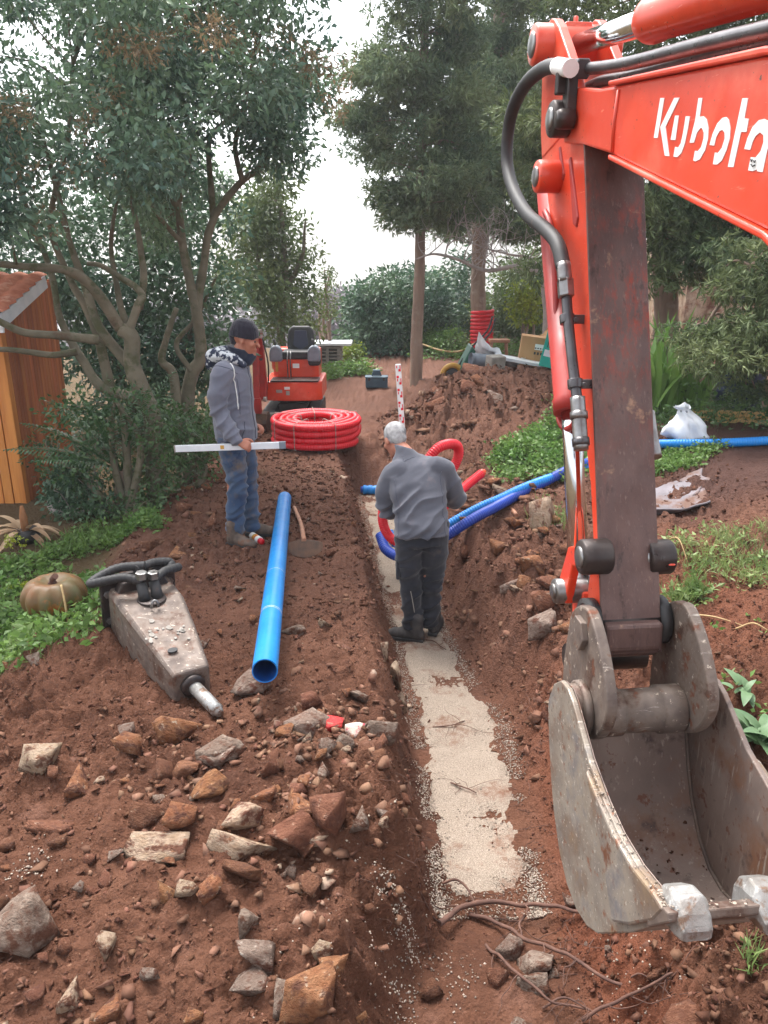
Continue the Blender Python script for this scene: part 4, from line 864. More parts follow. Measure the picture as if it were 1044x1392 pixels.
def folds(amp, fx, fy, fz, seed, spots=(), cdir=(1, 0, .35)):
    c_ = unit_v(cdir); up_ = unit_v(np.cross(c_, np.cross((0.01, .02, 1.), c_)) if abs(c_[2]) < .95 else (1, 0, 0)); o_ = np.cross(c_, up_)
    def f(co):
        out = np.zeros(len(co)); A = co @ c_; B = co @ up_; D = co @ o_
        for i, p in enumerate(co):
            wv = .05 * mnoise.noise(Vector((p[0] * 4, p[1] * 4, p[2] * 4 + seed)))
            v = Vector((A[i] * fx * .75 + seed, (B[i] + wv) * fz * 1.5, D[i] * fy * .6)); q = mnoise.noise(v); q2 = mnoise.noise(Vector((A[i] * 9 + seed, (B[i] + wv) * 22, D[i] * 6)))
            w_ = .4
            for (c, r) in spots: w_ += 1.0 * math.exp(-((p[0] - c[0]) ** 2 + (p[1] - c[1]) ** 2 + (p[2] - c[2]) ** 2) / (r * r))
            out[i] = amp * w_ * ((.42 - min(1., abs(q) * 1.6) ** .7) * .75 + .22 * (.3 - abs(q2)))
        return out
    return f
def unit_v(a): a = np.asarray(a, float); return a / np.linalg.norm(a)
from mathutils.bvhtree import BVHTree
def snap_line(me, pts, org, r, mat, parent, name, lift=.0):
    bv = BVHTree.FromPolygons([v.co[:] for v in me.vertices], [p.vertices[:] for p in me.polygons]); P = []
    for p in resample(catmull(pts, 8), .008)[0]:
        q = bv.find_nearest(Vector(p - np.asarray(org))); P.append(np.array(q[0] + q[1] * lift) + np.asarray(org))
    return MB().tube(P, r, 6).build(name, mat, parent)
def hand(mb, wrist, d, palm_n, curl, side=1, L=.19):
    """palm and five fingers; d = direction of the hand, palm_n = palm normal, side = where the thumb is"""
    d = np.asarray(d, float); d /= np.linalg.norm(d); pn = np.asarray(palm_n, float); pn -= d * (pn @ d); pn /= np.linalg.norm(pn); sd_ = np.cross(d, pn) * side
    wrist = np.asarray(wrist, float); k0 = wrist + d * L * .5
    ring_loft(mb, [(wrist - d * .02, sd_ * .024, pn * .018), (wrist + d * .02, sd_ * .030, pn * .018), (wrist + d * .06, sd_ * .040, pn * .017), (k0, sd_ * .041, pn * .014), (k0 + d * .008, sd_ * .036, pn * .010)], 14)
    for j, (o_, ln) in enumerate(((.031, .072), (.011, .082), (-.010, .076), (-.029, .060))):
        p = k0 + sd_ * o_ - d * .01; a = curl * .5; pts = [p]
        for s_ in (.45, .32, .25):
            dd = d * math.cos(a) + pn * math.sin(a); p = p + dd * ln * s_; pts.append(p); a += curl * .62
        chain(mb, pts, [.0105, .0098, .0088, .0075], 10, 3)
    p = wrist + d * .03 + sd_ * .028
    chain(mb, [p, p + (sd_ * .7 + d * .6 + pn * .3) * .035, p + (sd_ * .62 + d * 1.1 + pn * .55) * .05, p + (sd_ * .3 + d * 1.35 + pn * 1.0) * .055], [.015, .0125, .011, .009], 10, 3)
def head(mb, c, fwd, up, s=1.):
    fwd = np.asarray(fwd, float); up = np.asarray(up, float); fwd /= np.linalg.norm(fwd); up -= fwd * (up @ fwd); up /= np.linalg.norm(up); lt = np.cross(up, fwd); A = (fwd, lt, up); c = np.asarray(c, float)
    q = lambda a, b, h: c + (fwd * a + lt * b + up * h) * s
    mb.ball(q(-.012, 0, .03), np.array([.095, .076, .092]) * s, A, 20, 12)
    ring_loft(mb, [(q(.02, 0, .03), fwd * .075 * s, lt * .066 * s), (q(.028, 0, -.03), fwd * .066 * s, lt * .062 * s), (q(.034, 0, -.07), fwd * .056 * s, lt * .050 * s), (q(.042, 0, -.105), fwd * .045 * s, lt * .034 * s), (q(.05, 0, -.118), fwd * .028 * s, lt * .022 * s)])
    chain(mb, [q(.088, 0, .015), q(.102, 0, -.012), q(.116, 0, -.036)], [.009 * s, .011 * s, .015 * s], 10, 4)      # nose
    mb.ball(q(.094, .0, -.066), np.array([.012, .024, .008]) * s, A); mb.ball(q(.092, 0, -.080), np.array([.013, .021, .008]) * s, A)   # lips
    mb.ball(q(.09, 0, .018), np.array([.014, .052, .010]) * s, A)       # brow
    mb.ball(q(.086, 0, -.108), np.array([.02, .024, .018]) * s, A)      # chin
    for sg in (-1, 1):
        mb.ball(q(-.005, sg * .076, -.012), np.array([.020, .010, .033]) * s, A)                                     # ears
        mb.ball(q(.068, sg * .043, -.028), np.array([.024, .022, .026]) * s, A)                                      # cheek bones
    return q
def part(name, me, mat, parent): return link(name, me, parent, mat)
def boot(mb, heel, toe_dir, h=.13, L=.29):
    t = np.asarray(toe_dir, float); t /= np.linalg.norm(t); s_ = np.cross(t, (0, 0, 1)); heel = np.asarray(heel, float); up = np.array([0, 0, 1.])
    for (a, z, l, w_, hh) in ((.05, .055, .055, .042, .058), (.10, .06, .06, .043, .06), (.16, .05, .06, .046, .05), (.215, .044, .06, .047, .042), (.245, .038, .045, .041, .034)):
        mb.ball(heel + t * a * L / .29 + up * z, (l, w_, hh), (t, s_, up))
    chain(mb, [heel + t * .065 + up * .07, heel + t * .06 + up * (h + .05)], [.052, .054])
    V = [(-.0, -.034), (.0, .034), (.09, .040), (.20, .050), (.27, .042), (.292, .0), (.27, -.042), (.20, -.050), (.09, -.040)]
    return lambda m_: m_.prism([(a * L / .29, b) for a, b in V], lambda a, b, h_: heel + t * a + s_ * b + up * h_, 0, .026)

# ---- worker standing on the track: grey hooded jacket, jeans, black beanie
bx, by = -1.20, 6.14; bz = gz1(bx, by)
def H(x, y, z): return np.array([bx + x, by + y, bz + z])
fz = lambda x, y: gz1(bx + x, by + y) - bz
body = MB()
for pts, rad in (([H(-.05, -.07, .10), H(-.03, -.08, .50), H(.0, -.08, .92)], [.045, .06, .08]), ([H(.06, .12, .10), H(.03, .10, .50), H(.0, .07, .92)], [.045, .06, .08])): chain(body, pts, rad)
ring_loft(body, [(H(0, 0, .84), (.09, 0, 0), (0, .15, 0)), (H(.0, 0, 1.1), (.085, 0, 0), (0, .135, 0)), (H(.0, 0, 1.35), (.10, 0, 0), (0, .15, 0)), (H(.01, 0, 1.5), (.05, 0, 0), (0, .09, 0))])
chain(body, [H(.02, 0, 1.45), H(.06, 0, 1.56), H(.09, 0, 1.62)], [.06, .056, .055])
hd = head(body, H(.115, -.005, 1.665), (1, -.10, -.22), (.2, 0, 1), .98)
sh = H(-.03, -.17, 1.42); el = H(-.085, -.23, 1.13); wr = H(.065, -.29, .905)
chain(body, [sh, el, wr], [.05, .042, .028]); chain(body, [H(-.02, .17, 1.42), H(-.02, .24, 1.13), H(.10, .16, .95)], [.05, .042, .028])
hand(body, wr, (.9, -.15, -.35), (.30, .55, -.55), 1.35, 1, .17)
hand(body, H(.10, .16, .95), (.85, -.45, -.1), (0, -.4, -1), 1.0, -1, .17)
PM = link('person', fuse(body, 'person', .0072, 2, None, (bx, by, bz)), None, M['skin_darker'], 0, (bx, by, bz))
tag(PM, 'worker in black beanie, grey hooded jacket and jeans standing holding a level', 'person')
for sg in (-1, 1): MB().ball(hd(.083, sg * .030, -.002), .011).build('eye', M['eye'], PM)
jk = MB()
ring_loft(jk, [(H(-.005, 0, .86), (.165, 0, 0), (0, .205, 0)), (H(-.005, 0, .95), (.17, 0, 0), (0, .21, 0)), (H(-.01, 0, 1.08), (.16, 0, 0), (0, .20, 0)), (H(-.015, 0, 1.22), (.165, 0, 0), (0, .205, 0)), (H(-.02, 0, 1.36), (.165, 0, 0), (0, .21, 0)), (H(-.015, 0, 1.44), (.14, 0, 0), (0, .19, 0)), (H(.0, 0, 1.50), (.09, 0, 0), (0, .11, 0)), (H(.02, 0, 1.545), (.085, 0, 0), (0, .085, 0))], 28)
chain(jk, [H(-.02, -.13, 1.43), sh + np.array([-.01, -.02, 0]), H(-.08, -.23, 1.27), el + np.array([0, -.005, .01]), H(-.02, -.268, 1.01), H(.045, -.287, .925)], [.085, .09, .08, .073, .063, .05], 18)
chain(jk, [H(-.02, .13, 1.43), H(-.02, .18, 1.42), H(-.02, .24, 1.14), H(.07, .18, .98)], [.085, .088, .072, .055], 16)
jme = fuse(jk, 'jacket', .010, 3, folds(.030, 4, 4, 8, 2.2, [(el, .16), (H(0, -.2, .95), .15), (H(.03, -.27, 1.0), .1)]), (bx, by, bz))
J = part('jacket', jme, M['jacket'], PM)
hdm = MB(); chain(hdm, [H(.105, -.10, 1.475), H(.03, -.135, 1.53), H(-.075, -.11, 1.55), H(-.145, 0, 1.525), H(-.075, .11, 1.55), H(.03, .13, 1.53), H(.105, .09, 1.475)], [.028, .045, .055, .068, .055, .045, .028])
chain(hdm, [H(-.13, -.05, 1.52), H(-.165, 0, 1.46), H(-.13, .05, 1.52)], [.055, .05, .055])
part('hood', fuse(hdm, 'hood', .009, 2, folds(.02, 9, 9, 12, 5.), (bx, by, bz)), M['hood'], PM)
sc = MB(); ring_loft(sc, [(H(.03, 0, 1.47), (.10, 0, 0), (0, .10, 0)), (H(.055, 0, 1.53), (.088, 0, 0), (0, .082, 0)), (H(.06, 0, 1.565), (.082, 0, -.01), (0, .080, 0)), (H(.045, 0, 1.60), (.078, 0, -.02), (0, .082, 0))])
chain(sc, [H(.13, -.04, 1.49), H(.155, 0, 1.535), H(.13, .04, 1.49)], [.035, .04, .035])
part('neck_scarf', fuse(sc, 'neck_scarf', .008, 2, folds(.01, 8, 8, 16, 7.), (bx, by, bz)), M['scarf'], PM)
bn = MB(); u_ = np.array([.2, 0, 1.]); u_ /= np.linalg.norm(u_); f_ = np.array([1, 0, -.2]); f_ /= np.linalg.norm(f_); A_ = (f_, np.array([0, 1., 0]), u_); hc = H(.115, -.005, 1.665)
ring_loft(bn, [(hc + u_ * .008 - f_ * .016, f_ * .112, A_[1] * .092), (hc + u_ * .055 - f_ * .016, f_ * .113, A_[1] * .094), (hc + u_ * .10 - f_ * .018, f_ * .098, A_[1] * .082), (hc + u_ * .135 - f_ * .022, f_ * .066, A_[1] * .058), (hc + u_ * .15 - f_ * .024, f_ * .03, A_[1] * .028)], 28)
chain(bn, [hc - f_ * .095 + u_ * .0, hc - f_ * .085 - u_ * .035], [.035, .03])
part('beanie', fuse(bn, 'beanie', .008, 2, lambda co: .0022 * np.sin(np.arctan2(co[:, 1] - hc[1], co[:, 0] - hc[0]) * 34), (bx, by, bz)), M['knit'], PM)
tr = MB()
a1, a2 = H(-.045, -.075, .11 + fz(-.05, -.08)), H(.065, .12, .11 + fz(.06, .12))
chain(tr, [H(-.03, -.085, .92), H(-.02, -.10, .72), H(.0, -.095, .50), H(-.03, -.085, .30), a1], [.118, .105, .085, .078, .074], 18)
chain(tr, [H(.0, .085, .92), H(.035, .10, .72), H(.05, .11, .50), H(.05, .115, .30), a2], [.115, .10, .082, .075, .072], 18)
ring_loft(tr, [(H(-.01, 0, .84), (.13, 0, 0), (0, .18, 0)), (H(-.01, 0, .98), (.13, 0, 0), (0, .18, 0))])
part('jeans', fuse(tr, 'jeans', .010, 3, folds(.034, 5, 5, 9, 4.4, [(H(0, -.09, .5), .14), (a1, .16), (a2, .16), (H(.05, .1, .5), .14)]), (bx, by, bz)), M['jeans'], PM)
for (hx, hy, td) in ((-.115, -.085, (.9, -.45, 0)), (.0, .13, (1, -.08, 0))):
    mb = MB(); so = boot(mb, H(hx, hy, fz(hx + .1, hy) + .0), td); 
    bt = part('boot', fuse(mb, 'boot', .007, 2, None, (bx, by, bz)), M['boot'], PM)
    m2 = MB(); so(m2); m2.build('sole', M['rubber'], bt, .005)
# cord, zip and pocket seams on the jacket
O1 = (bx, by, bz); sl_ = lambda pts, r, mat, nm, lift=0.: snap_line(jme, pts, O1, r, mat, J, nm, lift)
sl_([H(.02, -.19, 1.50), H(.05, -.21, 1.38), H(.06, -.2, 1.25), H(.065, -.2, 1.14)], .0045, M['white'], 'hood_cord', .003)
sl_([H(.11, -.17, 1.04), H(.10, -.18, .98), H(.085, -.2, .91)], .0035, M['seam'], 'pocket_zip')
sl_([H(.166, -.05, 1.46), H(.168, -.06, 1.25), H(.17, -.06, 1.05), H(.172, -.05, .88)], .005, M['seam'], 'front_zip')
sl_([H(-.15, -.16, 1.45), H(-.02, -.24, 1.47), H(.08, -.18, 1.42)], .003, M['seam'], 'shoulder_seam')
sl_([H(.06, -.18, 1.38), H(.075, -.18, 1.22), H(.07, -.18, 1.10)], .003, M['seam'], 'armhole_seam')
sl_([H(-.17, -.05, .885), H(-.09, -.2, .885), H(.05, -.21, .885), H(.16, -.1, .885)], .004, M['seam'], 'hem_seam')
# level held in his hand: aluminium box bar
hp_ = wr + np.array([.075, .012, -.045]); A0 = onY(238, 610, hp_[1]); A1 = onY(384, 605, hp_[1])
ld = (A1 - A0) / np.linalg.norm(A1 - A0); mid = A0 + ld * ((hp_ - A0) @ ld); 
lv = MB().box((A0 + A1) / 2, (np.linalg.norm(A1 - A0), .024, .052), (ld, (0, 1, 0), np.cross(ld, (0, 1, 0)))).build('spirit_level', M['plastic_sheet'], None, .003)
tag(lv, 'long pale aluminium level held level in the beanie worker\'s hand', 'level')
o_ = ORG[lv.name]
MB().box(A1, (.05, .028, .056), (ld, (0, 1, 0), np.cross(ld, (0, 1, 0)))).build('end_cap', M['grey_pipe'], lv, .003)
MB().box(A0, (.012, .028, .056), (ld, (0, 1, 0), np.cross(ld, (0, 1, 0)))).build('end_cap', M['concrete'], lv, .003)
MB().box(onY(302, 608, hp_[1] - .0125), (.03, .004, .03), (ld, (0, 1, 0), np.cross(ld, (0, 1, 0)))).build('vial', M['yellow'], lv, .002)

# ---- worker bending in the trench, seen from behind
cx, cy = .27, 5.22; cz = gz1(cx, cy) + .012
def K(x, y, z): return np.array([cx + x, cy + y, cz + z])
body = MB(); 
for pts, rad in (([K(-.05, .0, .1), K(-.085, .02, .48), K(-.085, -.02, .86)], [.045, .06, .08]), ([K(.07, .08, .1), K(.07, .07, .48), K(.085, .0, .86)], [.045, .06, .08])): chain(body, pts, rad)
ring_loft(body, [(K(0, -.02, .80), (.15, 0, 0), (0, .09, 0)), (K(-.01, .03, 1.05), (.135, 0, 0), (0, .085, 0)), (K(-.035, .165, 1.22), (.13, 0, 0), (0, .08, 0)), (K(-.07, .23, 1.32), (.08, 0, 0), (0, .05, 0))])
chain(body, [K(-.07, .22, 1.33), K(-.12, .27, 1.38), K(-.16, .32, 1.41)], [.06, .058, .056])
hc2 = K(-.19, .36, 1.455); hd2 = head(body, hc2, (-.42, .72, -.50), (-.22, .45, .85), .98)
shl, ell, wrl = K(-.225, .17, 1.205), K(-.245, .20, .95), K(-.12, .42, .86)
shr, elr, wrr = K(.16, .18, 1.26), K(.275, .27, 1.02), K(.12, .48, .98)
chain(body, [shl, ell, wrl], [.05, .042, .028]); chain(body, [shr, elr, wrr], [.05, .042, .028])
hand(body, wrl, (.6, .6, -.1), (.3, .1, -.9), 1.1, -1, .17); hand(body, wrr, (-.6, .55, .1), (.2, -.3, -.9), 1.1, 1, .17)
PB = link('person', fuse(body, 'person', .0072, 2, None, (cx, cy, cz)), None, M['skin'], 0, (cx, cy, cz))
tag(PB, 'grey haired worker in grey fleece and black trousers bending inside the trench', 'person')
fw = np.array([-.42, .72, -.50]); fw /= np.linalg.norm(fw); uq = np.array([-.22, .45, .85]); uq -= fw * (uq @ fw); uq /= np.linalg.norm(uq); lq = np.cross(uq, fw)
hr = MB(); hr.ball(hc2 - fw * .022 + uq * .036, (.096, .081, .092), (fw, lq, uq), 24, 14)
hr.ball(hc2 - fw * .055 - uq * .008, (.050, .066, .055), (fw, lq, uq), 20, 12)
part('hair', fuse(hr, 'hair', .007, 3, lambda co: .002 * np.array([mnoise.noise(Vector(p) * 60) for p in co]), (cx, cy, cz)), M['hair'], PB)
jk = MB()
ring_loft(jk, [(K(.0, -.015, .85), (.20, 0, .012), (0, .15, 0)), (K(-.0, -.01, .92), (.195, 0, .01), (0, .145, 0)), (K(-.01, .03, 1.02), (.195, 0, 0), (0, .14, 0)), (K(-.025, .10, 1.15), (.205, 0, 0), (0, .148, 0)), (K(-.04, .165, 1.245), (.212, 0, .02), (0, .145, 0)), (K(-.055, .205, 1.315), (.17, 0, .03), (0, .12, 0)), (K(-.085, .245, 1.375), (.095, 0, -.02), (0, .08, 0)), (K(-.12, .275, 1.415), (.074, 0, -.02), (0, .068, -.02))], 28)
chain(jk, [K(-.15, .15, 1.27), shl + np.array([.015, 0, .01]), K(-.255, .17, 1.09), ell, K(-.19, .31, .90), wrl + np.array([-.01, -.02, 0])], [.085, .088, .078, .07, .06, .046], 18)
chain(jk, [K(.10, .15, 1.29), shr, K(.23, .20, 1.13), elr, K(.2, .38, 1.0), wrr + np.array([.02, -.03, 0])], [.085, .09, .08, .072, .06, .046], 18)
fj = folds(.032, 5, 5, 8, 9.1, [(ell, .15), (elr, .14), (K(.0, -.1, .9), .16), (K(-.1, 0, 1.05), .15)], (1, 0, .75))
jbm = fuse(jk, 'fleece_jacket', .010, 3, fj, (cx, cy, cz)); JB = part('fleece_jacket', jbm, M['jacket_back'], PB); O2 = (cx, cy, cz)
for pts, nm in (([K(-.22, .02, 1.25), K(-.20, -.05, 1.12), K(-.19, -.1, .95), K(-.19, -.12, .84)], 'side_seam'), ([K(.16, .03, 1.30), K(.175, -.03, 1.15), K(.17, -.1, .98), K(.18, -.12, .84)], 'side_seam'), ([K(-.19, -.1, .875), K(0, -.18, .88), K(.19, -.1, .89)], 'hem_seam'), ([K(-.15, .12, 1.42), K(-.1, .1, 1.40), K(-.02, .15, 1.43)], 'collar_seam')):
    snap_line(jbm, pts, O2, .0018, M['seam'], JB, nm)
tr = MB(); b1, b2 = K(-.05, .005, .12), K(.075, .085, .12)
chain(tr, [K(-.085, -.015, .90), K(-.09, .0, .66), K(-.08, .02, .48), K(-.062, .012, .28), b1], [.115, .10, .085, .079, .076], 18)
chain(tr, [K(.09, .0, .90), K(.10, .03, .66), K(.09, .07, .48), K(.082, .08, .28), b2], [.115, .10, .083, .077, .074], 18)
ring_loft(tr, [(K(0, -.01, .78), (.18, 0, 0), (0, .125, 0)), (K(0, -.01, .95), (.165, 0, 0), (0, .12, 0))])
TB = part('work_trousers', fuse(tr, 'work_trousers', .010, 3, folds(.034, 5, 5, 9, 1.4, [(K(-.08, 0, .48), .14), (b1, .17), (b2, .17), (K(.09, .05, .48), .14), (K(0, -.1, .75), .12)]), (cx, cy, cz)), M['trousers'], PB)
pk = MB().box(K(-.168, .0, .58), (.03, .12, .16), None).build('leg_pocket', M['trousers'], TB, .012)
MB().tube(catmull([K(-.075, -.078, .42), K(-.06, -.073, .34), K(-.045, -.076, .25)], 5), .0035, 6).build('piping', M['concrete'], TB)
for (hx, hy, td) in ((.03, -.05, (-.9, .28, 0)), (.095, .03, (.25, .95, 0))):
    mb = MB(); so = boot(mb, K(hx, hy, -.005), td)
    bt = part('boot', fuse(mb, 'boot', .007, 2, None, (cx, cy, cz)), M['boot_dark'], PB); m2 = MB(); so(m2); m2.build('sole', M['rubber'], bt, .005)
# levelling staff standing in front of him
sx0 = onY(541, 495, 5.92); sx1 = onY(547, 585, 5.92); u = (sx0 - sx1) / np.linalg.norm(sx0 - sx1); bot = sx1 + u * ((gz1(.12, 5.92) - sx1[2]) / u[2])
Ls = np.linalg.norm(sx0 - bot); sd2 = np.cross(u, (0, 1, 0)); sd2 /= np.linalg.norm(sd2); fr = np.cross(sd2, u)
sf = MB().box((sx0 + bot) / 2, (.044, .02, Ls), (sd2, fr, u)).build('levelling_staff', M['white'], None, .003)
tag(sf, 'white levelling staff with red graduations standing before the bending worker', 'staff')
k = 0; fs = -1 if fr[1] > 0 else 1
for i_ in range(int(Ls / .05)):
    p = bot + u * (i_ * .05 + .03) + fr * fs * .0125
    mk = MB().box(p + sd2 * (.009 if i_ % 2 else -.009), (.018, .003, .018), (sd2, fr, u))
    if i_ % 2 == 0: mk.box(p + sd2 * -.014 + u * .022, (.007, .003, .03), (sd2, fr, u)); mk.box(p + sd2 * .012 + u * .026, (.007, .003, .02), (sd2, fr, u))
    mk.build('graduation', M['red_tube'], sf)
# ------------------------------------------------------------------ hydraulic breaker lying on the soil
fb = gpx(262, 944); rbk = gpx(193, 846); fb[2] -= .02; rbk[2] -= .01
ax = fb - rbk; LB = np.linalg.norm(ax); ax /= LB; sdv = np.cross(ax, (0, 0, 1)); sdv /= np.linalg.norm(sdv); upv = np.cross(sdv, ax)
BK = empty('hydraulic_breaker', (rbk + fb) / 2, 'worn steel hydraulic breaker with pale chisel lying on the soil', 'breaker')
def bl(a, s_, h): return rbk + ax * a + sdv * s_ + upv * h
secs = [(0, .19, .30), (LB * .30, .185, .30), (LB * .62, .15, .25), (LB * .97, .105, .185), (LB, .10, .175)]
V = []
for a, hw, h in secs: V += [bl(a, -hw, 0), bl(a, hw, 0), bl(a, hw, h * .9), bl(a, hw * .9, h), bl(a, -hw * .9, h), bl(a, -hw, h * .9)]
F = [(i * 6 + k, i * 6 + (k + 1) % 6, i * 6 + 6 + (k + 1) % 6, i * 6 + 6 + k) for i in range(4) for k in range(6)] + [tuple(range(6))[::-1], tuple(range(24, 30))]
hs_ = MB().add(V, F).build('housing', M['dirty_steel'], BK, .012)
MB().box(bl(-.02, 0, .17), (.035, .46, .40), (ax, sdv, upv)).build('mount_plate', M['grease'], BK, .01)
for s_ in (-.2, .2):
    for h in (.08, .26): MB().lathe([(0, .022), (.02, .022)], bl(-.005, s_ * .96, h), ax, 6, smooth=False).build('bolt', M['steel'], BK)
MB().prism([(-.16, 0), (.16, 0), (.12, .13), (.05, .16), (-.05, .16), (-.12, .13)], lambda a, b, h: bl(h, a, .29 + b * .55), .02, .10).build('top_rib', M['grease'], BK, .01)
# hose stubs on a dark disc that stands in for the shaded service hole
MB().lathe([(0, .085), (.006, .08)], bl(LB * .28, .0, .301), upv, 28).build('opening_disc', M['grease'], BK)
for s_ in (-.035, .04): MB().tube([bl(LB * .28, s_, .30), bl(LB * .26, s_, .34), bl(LB * .22, s_, .385)], [.036, .032, .03], 14).build('hose_stub', M['rubber'], BK)
for sg, hh in ((-1, .385), (1, .40)):
    pts = [bl(LB * .22, sg * .035, hh), bl(LB * .16, sg * .12, hh + .02), bl(LB * .10, sg * .22, hh - .0), bl(LB * .05, sg * (.24 + .05 * sg), hh - .02), bl(.0, sg * .20, hh), bl(.0, sg * .10, hh + .02), bl(.06, sg * -.03, hh + .03)]
    P_, _ = resample(catmull(pts, 8), .006)
    MB().tube(P_, .027 * np.where((np.arange(len(P_)) % 5) < 4, 1, .9), 14).build('spiral_hose', M['rubber'], BK)
    e = bl(LB * .22, sg * .035, hh + .02); MB().lathe([(0, .034), (.04, .034), (.042, .028)], e, upv, 6, smooth=False).build('banjo_nut', M['steel'], BK)
P_ = [bl(LB * .40, .015 + .02 * math.cos(q), .30 + .045 * math.sin(q)) for q in np.linspace(0, math.pi, 9)]
MB().tube(P_, .008, 8).build('lifting_eye', M['steel'], BK)
MB().prism(arc((0, 0), .028, 0, 360, 12)[:-1], lambda a, b, h: bl(LB * .82 + a * .6, .045 + b, .2225 + h - a * .14), 0, .008).build('slot_disc', M['ink'], BK)  # black oval plate painted in for the shade inside a slot
fk = random.Random(8)
for _ in range(16):
    a0_, b0_, s0_ = fk.gauss(0, .055), fk.gauss(0, .05), fk.uniform(.008, .026)
    MB().prism([(a0_ + s0_ * fk.uniform(.5, 1.1) * math.cos(q), b0_ + s0_ * fk.uniform(.4, 1.1) * math.sin(q)) for q in np.linspace(0, 6.28, 9)[:-1]], lambda a, b, h: bl(LB * .63 + a, b * 1.1, .2505 + h - a * .19), 0, .003).build('paint_flake', M['concrete'], BK)
MB().lathe([(0, .066), (.02, .066), (.03, .056), (.035, .044)], bl(LB, 0, .085), ax, 24).build('front_bushing', M['grease'], BK)
tip = gpx(300, 978) + np.array([0, 0, .035]); c0 = bl(LB, 0, .085)
MB().tube([c0, c0 + (tip - c0) * .88, c0 + (tip - c0) * .885, tip], [.036, .036, .034, .020], 24).build('chisel', M['tooth'], BK)

# ------------------------------------------------------------------ rigid blue pipe
p0 = CAM + ray(360, 912) * 3.85; p1 = CAM + ray(387, 677) * 7.55; dp = (p1 - p0) / np.linalg.norm(p1 - p0); rp = .065
n = 36; a, b, _ = frame_of(dp); V = []
for (s_, r_) in ((0, rp), (0, rp - .006), (np.linalg.norm(p1 - p0), rp - .006), (np.linalg.norm(p1 - p0), rp)):
    V += [p0 + dp * s_ + (a * math.cos(2 * math.pi * k / n) + b * math.sin(2 * math.pi * k / n)) * r_ for k in range(n)]
mb = MB()
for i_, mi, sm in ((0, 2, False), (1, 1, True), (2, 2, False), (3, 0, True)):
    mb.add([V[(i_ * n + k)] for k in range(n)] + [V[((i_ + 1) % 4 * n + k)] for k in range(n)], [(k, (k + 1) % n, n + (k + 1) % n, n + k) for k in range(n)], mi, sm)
bpipe = mb.build('drain_pipe', [M['blue_pvc'], M['blue_pvc_shade'], M['blue_light']], None, fix=False)
tag(bpipe, 'long rigid bright blue plastic pipe resting on stones', 'pipe')
for s_ in (.72, .74, 1.45): MB().lathe([(0, rp + .0006), (.004, rp + .0006)], p0 + dp * s_, dp, 36, cap=False).build('print_line', M['plastic_sheet'], bpipe)

# ------------------------------------------------------------------ hoe, spray can
b0 = gpx(415, 752); HO = empty('hoe', b0, 'broad round bladed hoe with wooden handle lying beside the blue pipe', 'hoe')
hE = gpx(400, 694) + np.array([0, 0, .03]); nb = np.array([.12, -.75, .65]); nb /= np.linalg.norm(nb); sx_ = np.array([1, .1, .0]); sx_ -= nb * (sx_ @ nb); sx_ /= np.linalg.norm(sx_); ux = np.cross(nb, sx_)
pl = [(.145 * math.cos(q), .10 * math.sin(q)) for q in np.linspace(math.pi, 2 * math.pi, 15)] + [(.14, .03), (.05, .055), (-.05, .055), (-.14, .03)]
MB().prism(pl, lambda a, b, h: b0 + np.array([0, 0, .06]) + sx_ * a + ux * b + nb * (h + .25 * (a * a)), 0, .006).build('blade', M['rust'], HO, .002)
MB().tube(catmull([b0 + np.array([-.01, .02, .10]), (b0 + hE) / 2 + np.array([.015, 0, .045]), hE], 8), [.02] * 8 + [.018] * 9, 14).build('handle', M['handle'], HO)
c0 = gpx(343, 733) + np.array([0, 0, .033]); c1 = gpx(369, 750) + np.array([0, 0, .033]); dc = (c1 - c0) / np.linalg.norm(c1 - c0)
can = MB().lathe([(0, .026), (.005, .032), (.145, .032), (.155, .028)], c0, dc, 24).build('spray_can', M['white'], None)
tag(can, 'white marking spray can with orange label and red cap beside the worker\'s boot', 'spray can')
MB().lathe([(0, .0325), (.055, .0325)], c0 + dc * .055, dc, 24, cap=False).build('label_print', M['yellow'], can)
MB().lathe([(0, .0327), (.012, .0327)], c0 + dc * .09, dc, 24, cap=False).build('label_print', M['orange'], can)
MB().lathe([(0, .027), (.035, .026), (.042, .02)], c0 + dc * .155, dc, 20).build('cap', M['red_tube'], can)

# ------------------------------------------------------------------ red conduit coil on the track
cc = gpx(427, 612); cc[1] += .40; cc[2] = gz1(cc[0], cc[1]); r0 = .043
seqs = []; 
for L_ in range(4):
    order = (0, 1, 2, 3) if L_ % 2 == 0 else (3, 2, 1, 0)
    for j in order: seqs.append((L_, j))
cr = random.Random(11); P_ = []; N_ = 60; jit_ = {q: (cr.uniform(-.012, .02), cr.uniform(0, 6.28), cr.uniform(.0, .014)) for q in seqs}
for i_, (L_, j) in enumerate(seqs):
    nx_ = seqs[min(i_ + 1, len(seqs) - 1)]
    for k in range(N_):
        t = k / N_; s_ = max(0, (t - .8) / .2); s_ = s_ * s_ * (3 - 2 * s_)
        Rr = (.535 - .092 * j) * (1 - s_) + (.535 - .092 * nx_[1]) * s_ + jit_[(L_, j)][0] * math.sin(math.pi * t) ; q = 2 * math.pi * t + .6
        zz = (L_ * .083) * (1 - s_) + nx_[0] * .083 * s_ + r0 + jit_[(L_, j)][2] * math.sin(q + jit_[(L_, j)][1])
        P_.append(cc + np.array([Rr * math.cos(q), Rr * math.sin(q), zz]))
P_, _ = resample(P_, .0075); RC = MB().tube(P_, r0 * np.where((np.arange(len(P_)) % 4) < 2, 1, .90), 9).build('conduit_coil', M['red_tube'], None)
tag(RC, 'coil of ribbed red conduit lying flat on the track', 'conduit coil')
